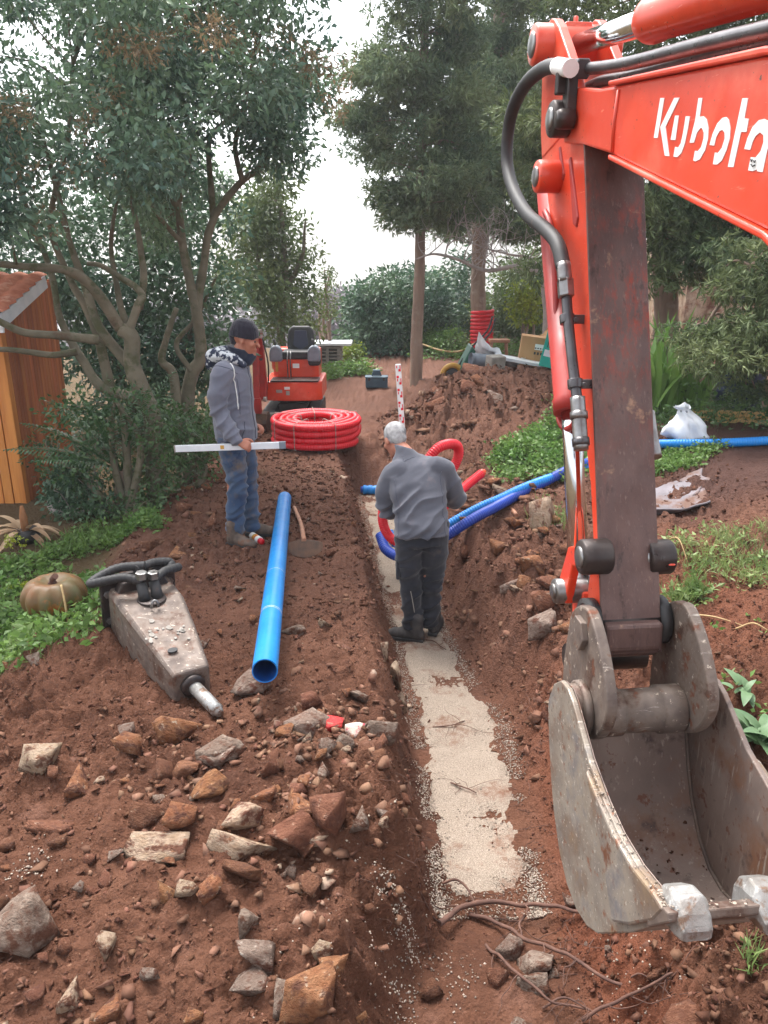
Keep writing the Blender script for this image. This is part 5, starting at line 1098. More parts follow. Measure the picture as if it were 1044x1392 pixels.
for q in (math.radians(a_) for a_ in (-112, -62, 30, 100, 160, 215)):
    rd = np.array([math.cos(q), math.sin(q), 0]); lp = [cc + rd * a_ + np.array([0, 0, z_]) for a_, z_ in ((.588, .02), (.593, .18), (.588, .33), (.54, .346), (.36, .346), (.215, .33), (.208, .18), (.22, .02))]
    MB().tube(catmull(lp + [lp[0]], 4), .005, 6).build('tie_strap', M['concrete'], RC)

# ------------------------------------------------------------------ flexible tubes at the trench
def ypx(x, y, Y): return onY(x, y, Y)
rt = corr([ypx(654, 644, 6.45), ypx(632, 662, 6.3), ypx(608, 684, 6.05), ypx(580, 715, 5.85), ypx(558, 735, 5.78), ypx(536, 735, 5.8), ypx(522, 716, 5.82), ypx(522, 690, 5.8), ypx(540, 664, 5.74), ypx(570, 640, 5.7), ypx(592, 612, 5.72), ypx(608, 604, 5.8), ypx(621, 606, 5.88), ypx(623, 620, 5.92), ypx(614, 640, 5.9), ypx(600, 662, 5.86), ypx(580, 700, 5.95), ypx(566, 735, 6.0)], .040, .017).build('red_conduit', M['red_tube'], None)
tag(rt, 'loose red ribbed conduit looped in the bending worker\'s hands', 'conduit')
e0 = ypx(654, 644, 6.45); ed = e0 - ypx(632, 662, 6.3); ed /= np.linalg.norm(ed)
MB().lathe([(0, .034), (.03, .030), (.05, .018)], e0, ed, 14).build('end_plug', M['orange'], rt)
def lay(head_, run, tail, r, off):                                   # free end, stretch resting on the bank, far end
    Yg = np.array([gpx(*p)[1] for p in run]); k = np.arange(len(run)); Yf = np.polyval(np.polyfit(k, Yg, 2), k) - off
    return [ypx(*h) for h in head_] + [ypx(p[0], p[1], y_) for p, y_ in zip(run, Yf)] + [ypx(*t) for t in tail]
db = corr(lay([(517, 727, 6.35), (526, 748, 6.2), (550, 757, 6.1), (585, 742, 6.1)], [(640, 707), (670, 691), (700, 675), (740, 655), (775, 638)], [(820, 622, 7.2), (858, 610, 7.3), (900, 605, 7.4), (915, 601, 7.6)], .046, .26), .046, .02, depth=.08, mb=None).build('dark_blue_conduit', M['blue_dark'], None)
tag(db, 'dark blue ribbed conduit running from the trench up the bank', 'conduit')
lb = corr(lay([(529, 724, 6.5), (540, 740, 6.4), (570, 738, 6.35), (612, 712, 6.4)], [(650, 691), (680, 678), (710, 664), (745, 651), (780, 640)], [(830, 622, 7.25), (880, 606, 7.25), (915, 603, 7.0), (960, 603, 6.9), (1010, 601, 6.9), (1060, 599, 6.9), (1130, 600, 6.9), (1250, 606, 7.0)], .043, .22), .043, .024, depth=.1).build('light_blue_conduit', M['blue_light'], None)
tag(lb, 'light blue ribbed conduit lying along the top of the dark bank', 'conduit')
fe = gpx(494, 672); mb = MB()
P_, _ = resample([fe + np.array([0, 0, .06]), fe + np.array([.30, -.03, .06]), fe + np.array([.62, -.02, .06])], .014)
fo = mb.tube(P_, .058 * np.where((np.arange(len(P_)) % 5) < 3, 1, .88), 18).build('pipe_stub', M['blue_light'], None); tag(fo, 'short ribbed blue pipe stub crossing the far trench bed', 'pipe')
MB().cyl(fe + np.array([-.03, .003, .06]), fe + np.array([0, 0, .06]), .04, 16).build('end_cap', M['blue_dark'], fo)
# coil of red conduit round the cypress trunk
ct = onY(653, 498, 17.6); ct[2] = gz1(ct[0], ct[1]); P_ = [ct + np.array([.225 * math.cos(q), .225 * math.sin(q), .06 + q / (2 * math.pi) * .082]) for q in np.arange(0, 2 * math.pi * 11, .2)]
o = MB().tube(resample(P_, .03)[0], .041, 10).build('trunk_conduit', M['red_tube'], None); tag(o, 'red conduit wound in many turns around the far tree trunk', 'conduit coil')

# ------------------------------------------------------------------ things left on the far ground
def place(px, py, Y): p = onY(px, py, Y); return np.array([p[0], p[1], gz1(p[0], p[1])])
# toolbox
g = gpx(512, 526); TBX = MB().box(g + np.array([0, 0, .085]), (.40, .22, .17)).box(g + np.array([0, 0, .185]), (.42, .24, .03)).build('toolbox', M['toolbox'], None, .02); tag(TBX, 'small blue grey toolbox on the bare track', 'toolbox')
MB().tube([g + np.array([-.08, 0, .2]), g + np.array([-.07, 0, .255]), g + np.array([.07, 0, .255]), g + np.array([.08, 0, .2])], .014, 8).box(g + np.array([0, .02, .26]), (.13, .1, .09)).build('handle', M['toolbox'], TBX, .01)
for sx in (-.13, .13): MB().box(g + np.array([sx, -.125, .16]), (.04, .015, .06)).build('latch', M['rubber'], TBX, .004)
# wheelbarrow tipped on its nose
g = place(640, 500, 13.2); WB = empty('wheelbarrow', g, 'green wheelbarrow tipped up on its nose behind the soil mound', 'wheelbarrow')
zt = onY(640, 470, 13.2)[2] - g[2]; hb = zt + .05
tb = [(-.06, .05), (.06, .0), (.34, hb - .05), (.20, hb)]
A_ = lambda a, b, h: g + np.array([a - .12, h, b])
tray = MB().prism([(-.10, .04), (.14, .02), (.17, hb - .12), (.10, hb - .02)], A_, -.3, .3).build('tray', M['green_paint'], WB, .03)
MB().box(g + np.array([.02, -.31, hb * .5]), (.02, .02, hb * .9), (np.array([.97, 0, -.2]), (0, 1, 0), np.array([.2, 0, .97]))).build('tray_rim', M['steel'], WB, .005)
for yy in (-.2, .2): MB().tube(catmull([g + np.array([-.1, yy, .25]), g + np.array([.02, yy, hb * .8]), g + np.array([.28, yy, hb + .18]), g + np.array([.36, yy, hb + .42])], 6), .016, 8).build('handle_bar', M['rubber'], WB)
wc = onY(615, 510, 13.0); wh = MB(); wh.tube([wc + np.array([.165 * math.cos(q), .0, .165 * math.sin(q)]) for q in np.linspace(0, 2 * math.pi, 28)[:-1]], .045, 12, closed=True); wb_ = wh.build('wheel', M['yellow'], WB)
MB().lathe([(-.03, .10), (-.02, .12), (.02, .12), (.03, .10)], wc, (0, 1, 0), 24).build('hub', M['rubber'], wb_)
MB().tube([wc, g + np.array([-.14, 0, .2])], .014, 8).build('fork', M['rubber'], WB)
# cardboard box with label, turquoise box, sheets, grey pipe, block
def crate(name, px, py, Y, size, rz, mat, label, cat, tilt=0., lift=0):
    g = place(px, py, Y); e = empty(name, g, label, cat); A_ = Matrix.Rotation(rz, 3, 'Z') @ Matrix.Rotation(tilt, 3, 'Y'); A3 = [np.array(A_ @ Vector(v)) for v in ((1, 0, 0), (0, 1, 0), (0, 0, 1))]
    c = g + A3[2] * (size[2] / 2 + lift)
    return e, c, A3, MB().box(c, size, A3).build('box_body', mat, e, .006)
e, c, A3, _ = crate('cardboard_box', 722, 508, 12.6, (.48, .36, .50), -.15, M['cardboard'], 'brown cardboard box with white label on the rubbish heap', 'box', .12)
MB().box(c - A3[1] * .182 + A3[0] * .06 + A3[2] * .1, (.15, .002, .09), A3).build('label_print', M['white'], e); 
for k in range(4): MB().box(c - A3[1] * .1835 + A3[0] * (.0 + .04 * k) + A3[2] * .08, (.025, .002, .02), A3).build('label_text', M['ink'], e)
for k in range(3): MB().box(c - A3[1] * .182 + A3[0] * (.0 + .05 * k) + A3[2] * .0, (.03, .002, .04), A3).build('box_mark', M['ink'], e)
MB().box(c + A3[2] * .27 + A3[0] * .2, (.18, .34, .006), (A3[0] * .8 + A3[2] * .6, A3[1], A3[2] * .8 - A3[0] * .6)).build('flap', M['cardboard'], e)
e2, c2, A3, _ = crate('cardboard_box', 762, 490, 13.4, (.55, .4, .55), .2, M['cardboard'], 'second open cardboard box behind the labelled one', 'box', -.1)
MB().box(c2 + A3[2] * .30 - A3[0] * .2, (.22, .38, .006), (A3[0] * .7 + A3[2] * .7, A3[1], A3[2] * .7 - A3[0] * .7)).build('flap', M['cardboard'], e2)
e, c, A3, _ = crate('turquoise_box', 747, 528, 12.0, (.36, .3, .58), -.3, M['turquoise'], 'turquoise printed carton leaning beside the cardboard box', 'box', .2)
for k, wd in enumerate((.012, .02, .008, .016, .01)): MB().box(c - A3[1] * .1515 + A3[0] * (-.12 + .032 * k) + A3[2] * .07, (wd, .002, .13), A3).build('print_bar', M['ink'], e)
MB().box(c - A3[1] * .1515 + A3[0] * (-.05) + A3[2] * -.08, (.2, .002, .1), A3).build('print_band', M['plastic_sheet'], e)
g = place(700, 512, 12.3)
sh_ = MB().box(g + np.array([.05, 0, .16]), (.75, .45, .05), (np.array([.985, .0, -.17]), (0, 1, 0), np.array([.17, 0, .985]))).build('foam_panel', M['plastic_sheet'], None, .006); tag(sh_, 'white foam panel lying flat on the rubbish heap', 'panel')
def crumple(name, c, sx, sy, amp, mat, label, cat, seed, th=.004, tilt=None):
    xs_ = np.linspace(-1, 1, 22); X_, Y_ = np.meshgrid(xs_, xs_); Z_ = amp * (fbm(X_ * 1.3, Y_ * 1.3, 1.2, 3, seed) + .6 * np.abs(fbm(X_, Y_, 2.4, 3, seed + 1)))
    edge_ = 1 + .18 * fbm(X_, Y_, 1.1, 2, seed + 5); P3 = np.stack([X_ * sx * edge_, Y_ * sy * edge_, Z_], -1).reshape(-1, 3)
    if tilt is not None: P3 = P3 @ np.array(Matrix.Rotation(tilt[0], 3, 'X') @ Matrix.Rotation(tilt[1], 3, 'Y')).T
    i = (np.arange(21)[:, None] * 22 + np.arange(21)[None]).ravel(); me = np_mesh(name, P3, np.stack([i, i + 1, i + 23, i + 22], 1), True); o = link(name, me, None, mat, 0, c)
    s_ = o.modifiers.new('t', 'SOLIDIFY'); s_.thickness = th; return tag(o, label, cat)
crumple('plastic_sheet', place(678, 500, 12.7) + np.array([0, 0, .22]), .42, .3, .16, M['plastic_sheet'], 'crumpled white plastic sheet beside the tipped wheelbarrow', 'plastic sheet', 61, tilt=(-.5, .4))
g = place(660, 503, 12.4); o = MB().cyl(g + np.array([-.2, 0, .25]), g + np.array([.18, .1, .22]), .10, 22).build('grey_pipe', M['grey_pipe'], None); tag(o, 'short fat grey pipe piece in front of the plastic sheet', 'pipe')
MB().lathe([(0, .102), (.04, .108), (.05, .108)], g + np.array([-.2, 0, .25]), (-1, -.26, .08), 22, cap=False).build('pipe_socket', M['grey_pipe'], o)
g = place(672, 520, 11.9); o = MB().box(g + np.array([0, 0, .13]), (.26, .2, .3), (np.array([.9, .4, .0]), np.array([-.4, .9, .1]), np.array([0.05, -.1, 1]))).build('concrete_block', M['concrete'], None, .02); tag(o, 'broken grey concrete block on top of the soil mound', 'block')
# small timber trestle
g = place(677, 490, 16.5); e = empty('trestle', g, 'small wooden trestle standing behind the far rubbish', 'trestle')
tz = onY(677, 463, 16.5)[2] - g[2]
MB().box(g + np.array([0, 0, tz]), (.42, .3, .06)).build('top', M['handle'], e, .008)
for sx in (-.15, .15):
    for sy in (-.1, .1): MB().tube([g + np.array([sx * 1.2, sy, 0]), g + np.array([sx, sy, tz])], .022, 6).build('leg', M['handle'], e)
# pallet stack with white board
g = place(447, 505, 17.2); g[2] = gz1(g[0], g[1]); zt = onY(447, 466, 17.2)[2] - g[2]; e = empty('pallet_stack', g, 'stack of old pallets under a white board beyond the mini excavator', 'pallet stack')
for k in range(5):
    z_ = .06 + k * (zt - .1) / 5
    for j in range(3): MB().box(g + np.array([-.25 + .25 * j, 0, z_]), (.07, .7, .06)).build('block_rail', M['concrete'], e, .004)
    for j in range(4): MB().box(g + np.array([0, -.33 + .22 * j, z_ + .045]), (.62, .1, .022)).build('slat', M['concrete'], e, .003)
MB().box(g + np.array([.05, 0, zt]), (.95, .8, .05)).build('cover_board', M['plastic_sheet'], e, .006)
# green hose on the ground and a rope to the trees
o = MB().tube(catmull([gpx(572, 489) + np.array([0, 0, .35]), gpx(600, 489) + np.array([0, 0, .2]), gpx(625, 490) + np.array([0, 0, .2]), gpx(645, 489) + np.array([0, 0, .35])], 8), .02, 8).build('garden_hose', M['straw'], None); tag(o, 'pale garden hose slung low between the two cypress trunks', 'hose')
# pick handle lying on the right bank
h0 = gpx(668, 660) + np.array([0, 0, .03]); h1 = gpx(702, 706) + np.array([0, 0, .035]); o = MB().tube(catmull([h0, (h0 + h1) / 2, h1], 6), [.016] * 6 + [.019] * 7, 12).build('tool_handle', M['handle'], None); tag(o, 'bare wooden tool handle lying on the right bank beside the blue conduits', 'handle')
# right edge: bag, timber, barrel, green tray, felt
g = gpx(944, 598); V = []; nU, pf_ = 40, [(0, .14), (.03, .16), (.09, .155), (.15, .125), (.20, .085), (.25, .05), (.28, .04), (.31, .06)]
for h_, r_ in pf_:
    for k in range(nU):
        q = 2 * math.pi * k / nU; rr_ = r_ * (1 + .55 * mnoise.noise(Vector((math.cos(q) * 1.3, math.sin(q) * 1.3, h_ * 7))) + .35 * mnoise.noise(Vector((math.cos(q) * 3.3, math.sin(q) * 3.3, h_ * 11))) + .10 * abs(math.sin(q * 4 + h_ * 9))); V.append(g + np.array([rr_ * math.cos(q) * 1.25 + h_ * -.35, rr_ * math.sin(q) + .1, h_ + .05 * mnoise.noise(Vector((math.cos(q), math.sin(q), h_ * 4 + 3)))]))
o = MB().add(V, [(i_ * nU + k, i_ * nU + (k + 1) % nU, (i_ + 1) * nU + (k + 1) % nU, (i_ + 1) * nU + k) for i_ in range(len(pf_) - 1) for k in range(nU)] + [tuple(range(nU))[::-1]], 0, True).build('rubble_bag', M['plastic_sheet'], None); tag(o, 'crumpled white rubble bag on the right bank', 'bag')
MB().lathe([(0, .043), (.02, .043)], g + np.array([-.095, .1, .25]), (0, 0, 1), 16, cap=False).build('tie', M['grey_pipe'], o)
tg_ = gpx(985, 585)
for k, (dy, dz, ln) in enumerate(((0, .03, 1.5), (.14, .03, 1.5), (.07, .085, 1.3))):
    o = MB().box(tg_ + np.array([.35, .35 + dy, dz]), (ln, .11, .05), (np.array([.97, -.24, 0]), np.array([.24, .97, 0]), (0, 0, 1))).build('timber_plank', M['pine'], None, .004); tag(o, 'pale sawn timber plank stacked by the white bag', 'plank', 'sawn planks by the bag')
g = place(1000, 560, 9.2); zt = onY(1000, 517, 9.2)[2] - g[2]
o = MB().lathe([(0, .24), (.03, .26), (.2, .27), (.22, .28), (.25, .27), (.5, .27), (.52, .28), (.55, .27), (zt * .97, .255), (zt, .22), (zt, .0)], g, (0, 0, 1), 28).build('barrel', M['barrel'], None); tag(o, 'dark blue plastic barrel half hidden under the cedar branches', 'barrel')
MB().lathe([(0, .06), (.03, .06)], g + np.array([.1, 0, zt]), (0, 0, 1), 16).build('bung', M['rubber'], o)
g = place(884, 540, 9.0); gz_ = onY(884, 530, 9.0)[2]
o = MB().prism([(-.2, 0), (.12, .02), (.22, .12), (.18, .2), (-.1, .28), (-.2, .26)], lambda a, b, h: np.array([g[0] + a, g[1] + h - b * .5, gz_ + b - .1]), -.01, .01).build('green_tray', M['turquoise'], None, .008); tag(o, 'green plastic tray edge sticking out behind the excavator arm', 'tray')
MB().tube([np.array([g[0] + .1, g[1] - .02, gz_ - .1]), np.array([g[0] + .12, g[1], g[2]])], .012, 6).tube([np.array([g[0] - .18, g[1], gz_ - .1]), np.array([g[0] - .18, g[1], g[2]])], .012, 6).build('stand_leg', M['rubber'], o)
q4 = [gpx(870, 706), gpx(958, 690), gpx(955, 640), gpx(878, 668)]; u_ = np.linspace(0, 1, 30); U_, V_ = np.meshgrid(u_, u_)
XY = sum(np.multiply.outer(w_, q[:2]) for w_, q in (((1 - U_) * (1 - V_), q4[0]), (U_ * (1 - V_), q4[1]), (U_ * V_, q4[2]), ((1 - U_) * V_, q4[3])))
XY = XY + .10 * np.stack([fbm(U_ * 3, V_ * 3, 1, 2, 51), fbm(U_ * 3, V_ * 3, 1, 2, 52)], -1)
Zs = gz(XY[..., 0], XY[..., 1], False) + .04 + .018 * np.abs(fbm(XY[..., 0], XY[..., 1], 3, 3, 53)) + .05 * np.exp(-((V_) / .07) ** 2)
i = (np.arange(29)[:, None] * 30 + np.arange(29)[None]).ravel(); o = link('felt_sheet', np_mesh('felt_sheet', np.concatenate([XY, Zs[..., None]], -1).reshape(-1, 3), np.stack([i, i + 1, i + 31, i + 30], 1), True), None, M['geotextile'])
s_ = o.modifiers.new('t', 'SOLIDIFY'); s_.thickness = .012; tag(o, 'grey felt sheet half buried in the dark right bank', 'felt sheet')
# pumpkin on a flat stone
g = gpx(78, 838); nU, nV = 60, 22; V = []
for i_ in range(nV + 1):
    th = math.pi * i_ / nV
    for k in range(nU):
        ph = 2 * math.pi * k / nU; rb_ = 1 - .13 * abs(math.cos(ph * 5.5 + .2)) ** 6 * math.sin(th) ** .6
        rr_ = .205 * math.sin(th) ** .75 * rb_; dz = .135 * math.cos(th) - .05 * math.exp(-(math.sin(th) / .3) ** 2) * math.copysign(1, math.cos(th))
        V.append(g + np.array([rr_ * math.cos(ph), rr_ * math.sin(ph), dz + .15]))
F = [(i_ * nU + k, (i_ + 1) * nU + k, (i_ + 1) * nU + (k + 1) % nU, i_ * nU + (k + 1) % nU) for i_ in range(nV) for k in range(nU)]
M['pumpkin'] = pm('pumpkin_skin', srgb(112, 74, 38), srgb(82, 80, 46), 5, .5, bump=.15, bscale=40, spots=[(srgb(190, 100, 34), 4, .55, .68), (srgb(76, 90, 56), 6, .60, .72)])
pk_ = MB().add(V, F, 0, True).build('pumpkin', M['pumpkin'], None); tag(pk_, 'large ribbed green and orange pumpkin in the weeds', 'pumpkin')
MB().tube(catmull([g + np.array([0, 0, .22]), g + np.array([.01, -.01, .27]), g + np.array([.04, -.03, .30])], 5), [.03] * 3 + [.02] * 8, 10).build('stem', M['root'], pk_)
MB().tube(catmull([g + np.array([.10, -.10, .27]), g + np.array([.14, -.17, .16]), g + np.array([.15, -.2, .02]), g + np.array([.13, -.26, -.02])], 6), .007, 6).build('dry_tendril', M['straw'], pk_)
# roots across the near trench end
rtn = [([(596, 1262), (622, 1250), (660, 1245), (710, 1247), (760, 1250), (815, 1256)], .017, .07, 'thick reddish root bridging the trench end'),
       ([(640, 1246), (672, 1262), (712, 1290), (770, 1312), (830, 1345), (880, 1362)], .013, .05, 'long root slanting down from the thick root'),
       ([(600, 1208), (622, 1212), (640, 1228), (652, 1252)], .009, .06, 'short curved root hanging from the left trench wall'),
       ([(612, 1068), (630, 1076), (648, 1082)], .006, .03, 'small straight root lying on the gravel'),
       ([(590, 990), (610, 992), (632, 984)], .006, .03, 'pale twig lying across the gravel bed'),
       ([(572, 868), (590, 878), (606, 886)], .006, .03, 'brown twig on the gravel behind the boots'),
       ([(714, 1250), (706, 1270), (708, 1300)], .008, .05, 'thin root dangling between the two big roots'),
       ([(660, 1290), (700, 1330), (742, 1368), (800, 1380)], .009, .04, 'forked thin root over the grey stones'),
       ([(790, 1392), (850, 1368), (900, 1340), (912, 1330)], .009, .04, 'reddish root running below the bucket'),
       ([(735, 1372), (760, 1366), (790, 1376), (815, 1391)], .006, .03, 'pale straw coloured root at the lowest trench edge')]
hr2 = random.Random(15)
for pts, r_, lift, lab in rtn:
    P_ = [gpx(*p) for p in pts]; n_ = len(P_); P_ = [p + np.array([0, 0, lift * math.sin(math.pi * (i_ + .5) / n_) + r_ * .5]) for i_, p in enumerate(P_)]
    C_ = catmull(P_, 9); C_ = C_ + .014 * np.array([[mnoise.noise(Vector(p) * 11), mnoise.noise(Vector(p) * 11 + Vector((5, 0, 0))), mnoise.noise(Vector(p) * 11 + Vector((0, 5, 0)))] for p in C_])
    mb = MB().tube(C_, np.linspace(r_, r_ * .5, len(C_)) * .78 * (1 + .2 * np.array([mnoise.noise(Vector(p) * 40) for p in C_])), 8)
    for _ in range(5):                                               # side rootlets
        k = hr2.randrange(2, len(C_) - 2); p = C_[k]; d_3 = np.array([hr2.uniform(-1, 1), hr2.uniform(-1, .4), hr2.uniform(-.6, .5)]); Q_ = [p]
        for _ in range(5): Q_.append(Q_[-1] + d_3 * hr2.uniform(.02, .04)); d_3 = d_3 + np.array([hr2.uniform(-.7, .7), hr2.uniform(-.7, .7), hr2.uniform(-.5, .2)])
        Q_ = np.array(Q_); Q_[1:, 2] = np.maximum(Q_[1:, 2], gz(Q_[1:, 0], Q_[1:, 1]) + .002); mb.tube(catmull(Q_, 3), np.linspace(r_ * .3, r_ * .1, 16), 5)
    o = mb.build('root', M['root'], None); tag(o, lab, 'root')

# fine root hairs on the trench walls
hr_ = random.Random(5); mb = MB()
for _ in range(240):
    y_ = 2.2 + 5.5 * hr_.random() ** 1.6; sg = hr_.choice((-1, 1, 1)); x_ = float(np.interp(y_, TRY, TRX)) + sg * hr_.uniform(.22, .5); p = np.array([x_, y_, gz1(x_, y_)]); d_3 = np.array([-sg * hr_.uniform(-.2, 1), hr_.uniform(-1, 1), hr_.uniform(-.2, .5)]); P_ = [p - d_3 * .02]
    for k in range(4): P_.append(P_[-1] + d_3 * hr_.uniform(.012, .035)); d_3 = d_3 + np.array([hr_.uniform(-.6, .6), hr_.uniform(-.6, .6), hr_.uniform(-.5, .15)])
    P_ = np.array(P_); P_[1:, 2] = np.maximum(P_[1:, 2], gz(P_[1:, 0], P_[1:, 1]) + .002); mb.tube(P_, np.linspace(.0022, .001, 5), 4)
tag(mb.build('root_hairs', M['root'], None, fix=False), 'fine root hairs sticking out of the trench walls', 'roots', kind='stuff')

# ------------------------------------------------------------------ timber cabin on the left
Cx, Cy = -3.80, 7.75; cz0 = gz1(Cx - .2, Cy) - .05; ev = onY(14, 440, Cy)[2]
CB = empty('cabin', (Cx, Cy, cz0), 'orange timber clad cabin with clay tile roof behind the tree', 'cabin')
pkm = None
def plank(c, size, mat, name='plank'): return MB().box(c, size).build(name, mat, CB, .004)
wl = .105
me0 = None
for k in range(22):                                                   # front wall, facing the track
    x_ = Cx - wl * (k + .5)
    if me0 is None: me0 = plank(np.array([x_, Cy, (cz0 + ev) / 2]), (wl - .010, .028, ev - cz0), M['cabin_light']); me0.data.update(); bx0 = x_
    else:
        o = me0.copy(); COL.objects.link(o); o.parent = CB; o.location = (x_ - bx0, rr.uniform(-.004, .004), 0)
me1 = None; sl = .30
for k in range(18):                                                   # gable side wall, narrow boards
    y_ = Cy + .03 + .075 * (k + .5); zt = ev + .075 * k * sl
    o = MB().box(np.array([Cx, y_, (cz0 + zt) / 2]), (.026, .066, zt - cz0)).build('plank', M['cabin_dark'], CB, .003)
MB().box(np.array([Cx - .02, Cy + .02, (cz0 + ev) / 2]), (.10, .10, ev - cz0)).build('corner_post', M['cabin_light'], CB, .006)
MB().box(np.array([Cx - 1.2, Cy + .70, (cz0 + ev) / 2]), (2.3, 1.25, ev - cz0 - .05)).build('inner_wall', M['seam'], CB)
rd = np.array([0, 1, sl]); rd /= np.linalg.norm(rd); rn = np.array([0, -rd[2], rd[1]])
r0_ = np.array([Cx + .14, Cy - .22, ev + .03])
MB().box(r0_ + rd * .58 + np.array([.0, 0, 0]), (.03, 1.2, .13), ((1, 0, 0), rd, rn)).build('fascia', M['plastic_sheet'], CB, .004)
rf = MB(); NX, NY = 130, 7; V = []
for j in range(NY):                                                   # pantile courses
    for e_ in (0, 1):
        s_ = (j + e_) * .17
        for i_ in range(NX + 1):
            x_ = r0_[0] + .03 - i_ * .02; V.append(np.array([x_, r0_[1], r0_[2] + .07]) + rd * s_ + rn * (.032 * abs(math.sin(i_ * .02 / .2 * math.pi)) + (.028 if e_ == 0 else .0)))
F = []
for j in range(NY):
    b_ = j * 2 * (NX + 1); F += [(b_ + i_, b_ + i_ + 1, b_ + NX + 2 + i_, b_ + NX + 1 + i_) for i_ in range(NX)]
    if j: F += [(b_ - NX - 1 + i_, b_ - NX + i_, b_ + i_ + 1, b_ + i_) for i_ in range(NX)]
tag(rf.add(V, F, 0, True).build('roof_tiles', M['tile'], CB), kind='stuff')
MB().box(r0_ + rd * .58 + np.array([-1.33, 0, -.0]), (2.6, 1.15, .05), ((1, 0, 0), rd, rn)).build('roof_deck', M['cabin_dark'], CB)
MB().box(np.array([Cx - 1.2, Cy - .2, ev - .02]), (2.7, .03, .1)).build('eaves_board', M['plastic_sheet'], CB, .004)
MB().prism([(Cy + .9, ev), (Cy + 1.38, ev), (Cy + 1.38, ev + .7 * sl), (Cy + .95, ev + .95 * sl)], lambda a, b, h: np.array([h, a, b]), Cx - 2.5, Cx - .02).build('back_roof', M['tile'], CB)
# corner of a stone house beyond the right trees
g = onY(965, 400, 17); e = empty('stone_house', (g[0] + .5, 17, gz1(g[0], 17)), 'pale stone house glimpsed between the right hand trees', 'house')
z0 = gz1(g[0], 17)
hw_ = MB().box(np.array([g[0] + 1.2, 18.5, z0 + 1.7]), (3.4, 3, 3.4)).build('wall', M['rock_pale'], e)
MB().prism([(-2, 3.4), (2, 3.4), (0, 4.4)], lambda a, b, h: np.array([g[0] + 1.2 + a, h, z0 + b]), 16.8, 20.2).build('roof', M['tile'], e)
MB().box(np.array([g[0] + .9, 16.99, z0 + 1.7]), (.8, .06, 1.1)).build('window', M['ink'], e, .01)
# ------------------------------------------------------------------ vegetation
vr = np.random.default_rng(21)
def unit(a): return a / np.maximum(np.linalg.norm(a, axis=-1, keepdims=True), 1e-9)
def leaves(P, A, S, L, Wd, fine=True, fold=.18, bend=.12):
    """one small folded leaf per row: P base, A axis, S side, L length, Wd width"""
    n = len(P); A = unit(A); S = unit(S - A * (S * A).sum(1, keepdims=True)); N = np.cross(A, S); L = np.broadcast_to(L, (n,))[:, None]; Wd = np.broadcast_to(Wd, (n,))[:, None]
    m_ = P + A * L * .48
    if fine:
        V = np.stack([P, m_ + S * Wd * .5 + N * Wd * fold, m_ - S * Wd * .5 + N * Wd * fold, P + A * L - N * L * bend, m_], 1).reshape(-1, 3)
        b = np.arange(n)[:, None, None] * 5; F = (b + np.array([[0, 4, 1], [1, 4, 3], [0, 2, 4], [2, 3, 4]])[None]).reshape(-1, 3)
    else:
        V = np.stack([P, m_ + S * Wd * .5, P + A * L - N * L * bend, m_ - S * Wd * .5], 1).reshape(-1, 3)
        b = np.arange(n)[:, None] * 4; q = b + np.array([[0, 1, 2, 3]]); F = np.concatenate([q[:, [0, 1, 2]], q[:, [0, 2, 3]]])
    return V, F
def merge(parts):
    V = []; F = []; b = 0
    for v, f in parts: V.append(v); F.append(f + b); b += len(v)
    return np.concatenate(V), np.concatenate(F)
def clump(c, rad, n, L, Wd, fine=True, out=.6, drop=.25, up=0., fan=1, shell=.5, rv=.35):
    d = unit(vr.normal(size=(n, 3))); r = vr.random((n, 1)) ** shell; P = np.asarray(c) + d * r * np.asarray(rad)
    A = d * out + vr.normal(size=(n, 3)) * .55 + np.array([0, 0, up - drop])
    if fan > 1:
        P = np.repeat(P, fan, 0); A = np.repeat(unit(A), fan, 0) + vr.normal(size=(n * fan, 3)) * .33; n *= fan
    return leaves(P, A, vr.normal(size=(n, 3)), L * (1 + rv * vr.uniform(-1, 1, n)), Wd * (1 + rv * vr.uniform(-1, 1, n)), fine)
def inpoly(x, y, poly):
    c = False; j = len(poly) - 1
    for i in range(len(poly)):
        if (poly[i][1] > y) != (poly[j][1] > y) and x < (poly[j][0] - poly[i][0]) * (y - poly[i][1]) / (poly[j][1] - poly[i][1]) + poly[i][0]: c = not c
        j = i
    return c
def centres(poly, n, y0, y1):
    xs_ = [p[0] for p in poly]; ys_ = [p[1] for p in poly]; out = []
    while len(out) < n:
        x, y = vr.uniform(min(xs_), max(xs_)), vr.uniform(min(ys_), max(ys_))
        if inpoly(x, y, poly): out.append(onY(x, y, vr.uniform(y0, y1)))
    return out
def limb(mb, pts, r0, r1, n=9, wob=.02):
    P = catmull(pts, 7); P = P + wob * np.array([[mnoise.noise(Vector(p) * 2.1), mnoise.noise(Vector(p) * 2.1 + Vector((7, 0, 0))), mnoise.noise(Vector(p) * 2.1 + Vector((0, 7, 0)))] for p in P])
    r = np.linspace(r0, r1, len(P)) * (1 + .12 * np.array([mnoise.noise(Vector(p) * 7) for p in P]))
    mb.tube(P, r, n); return P
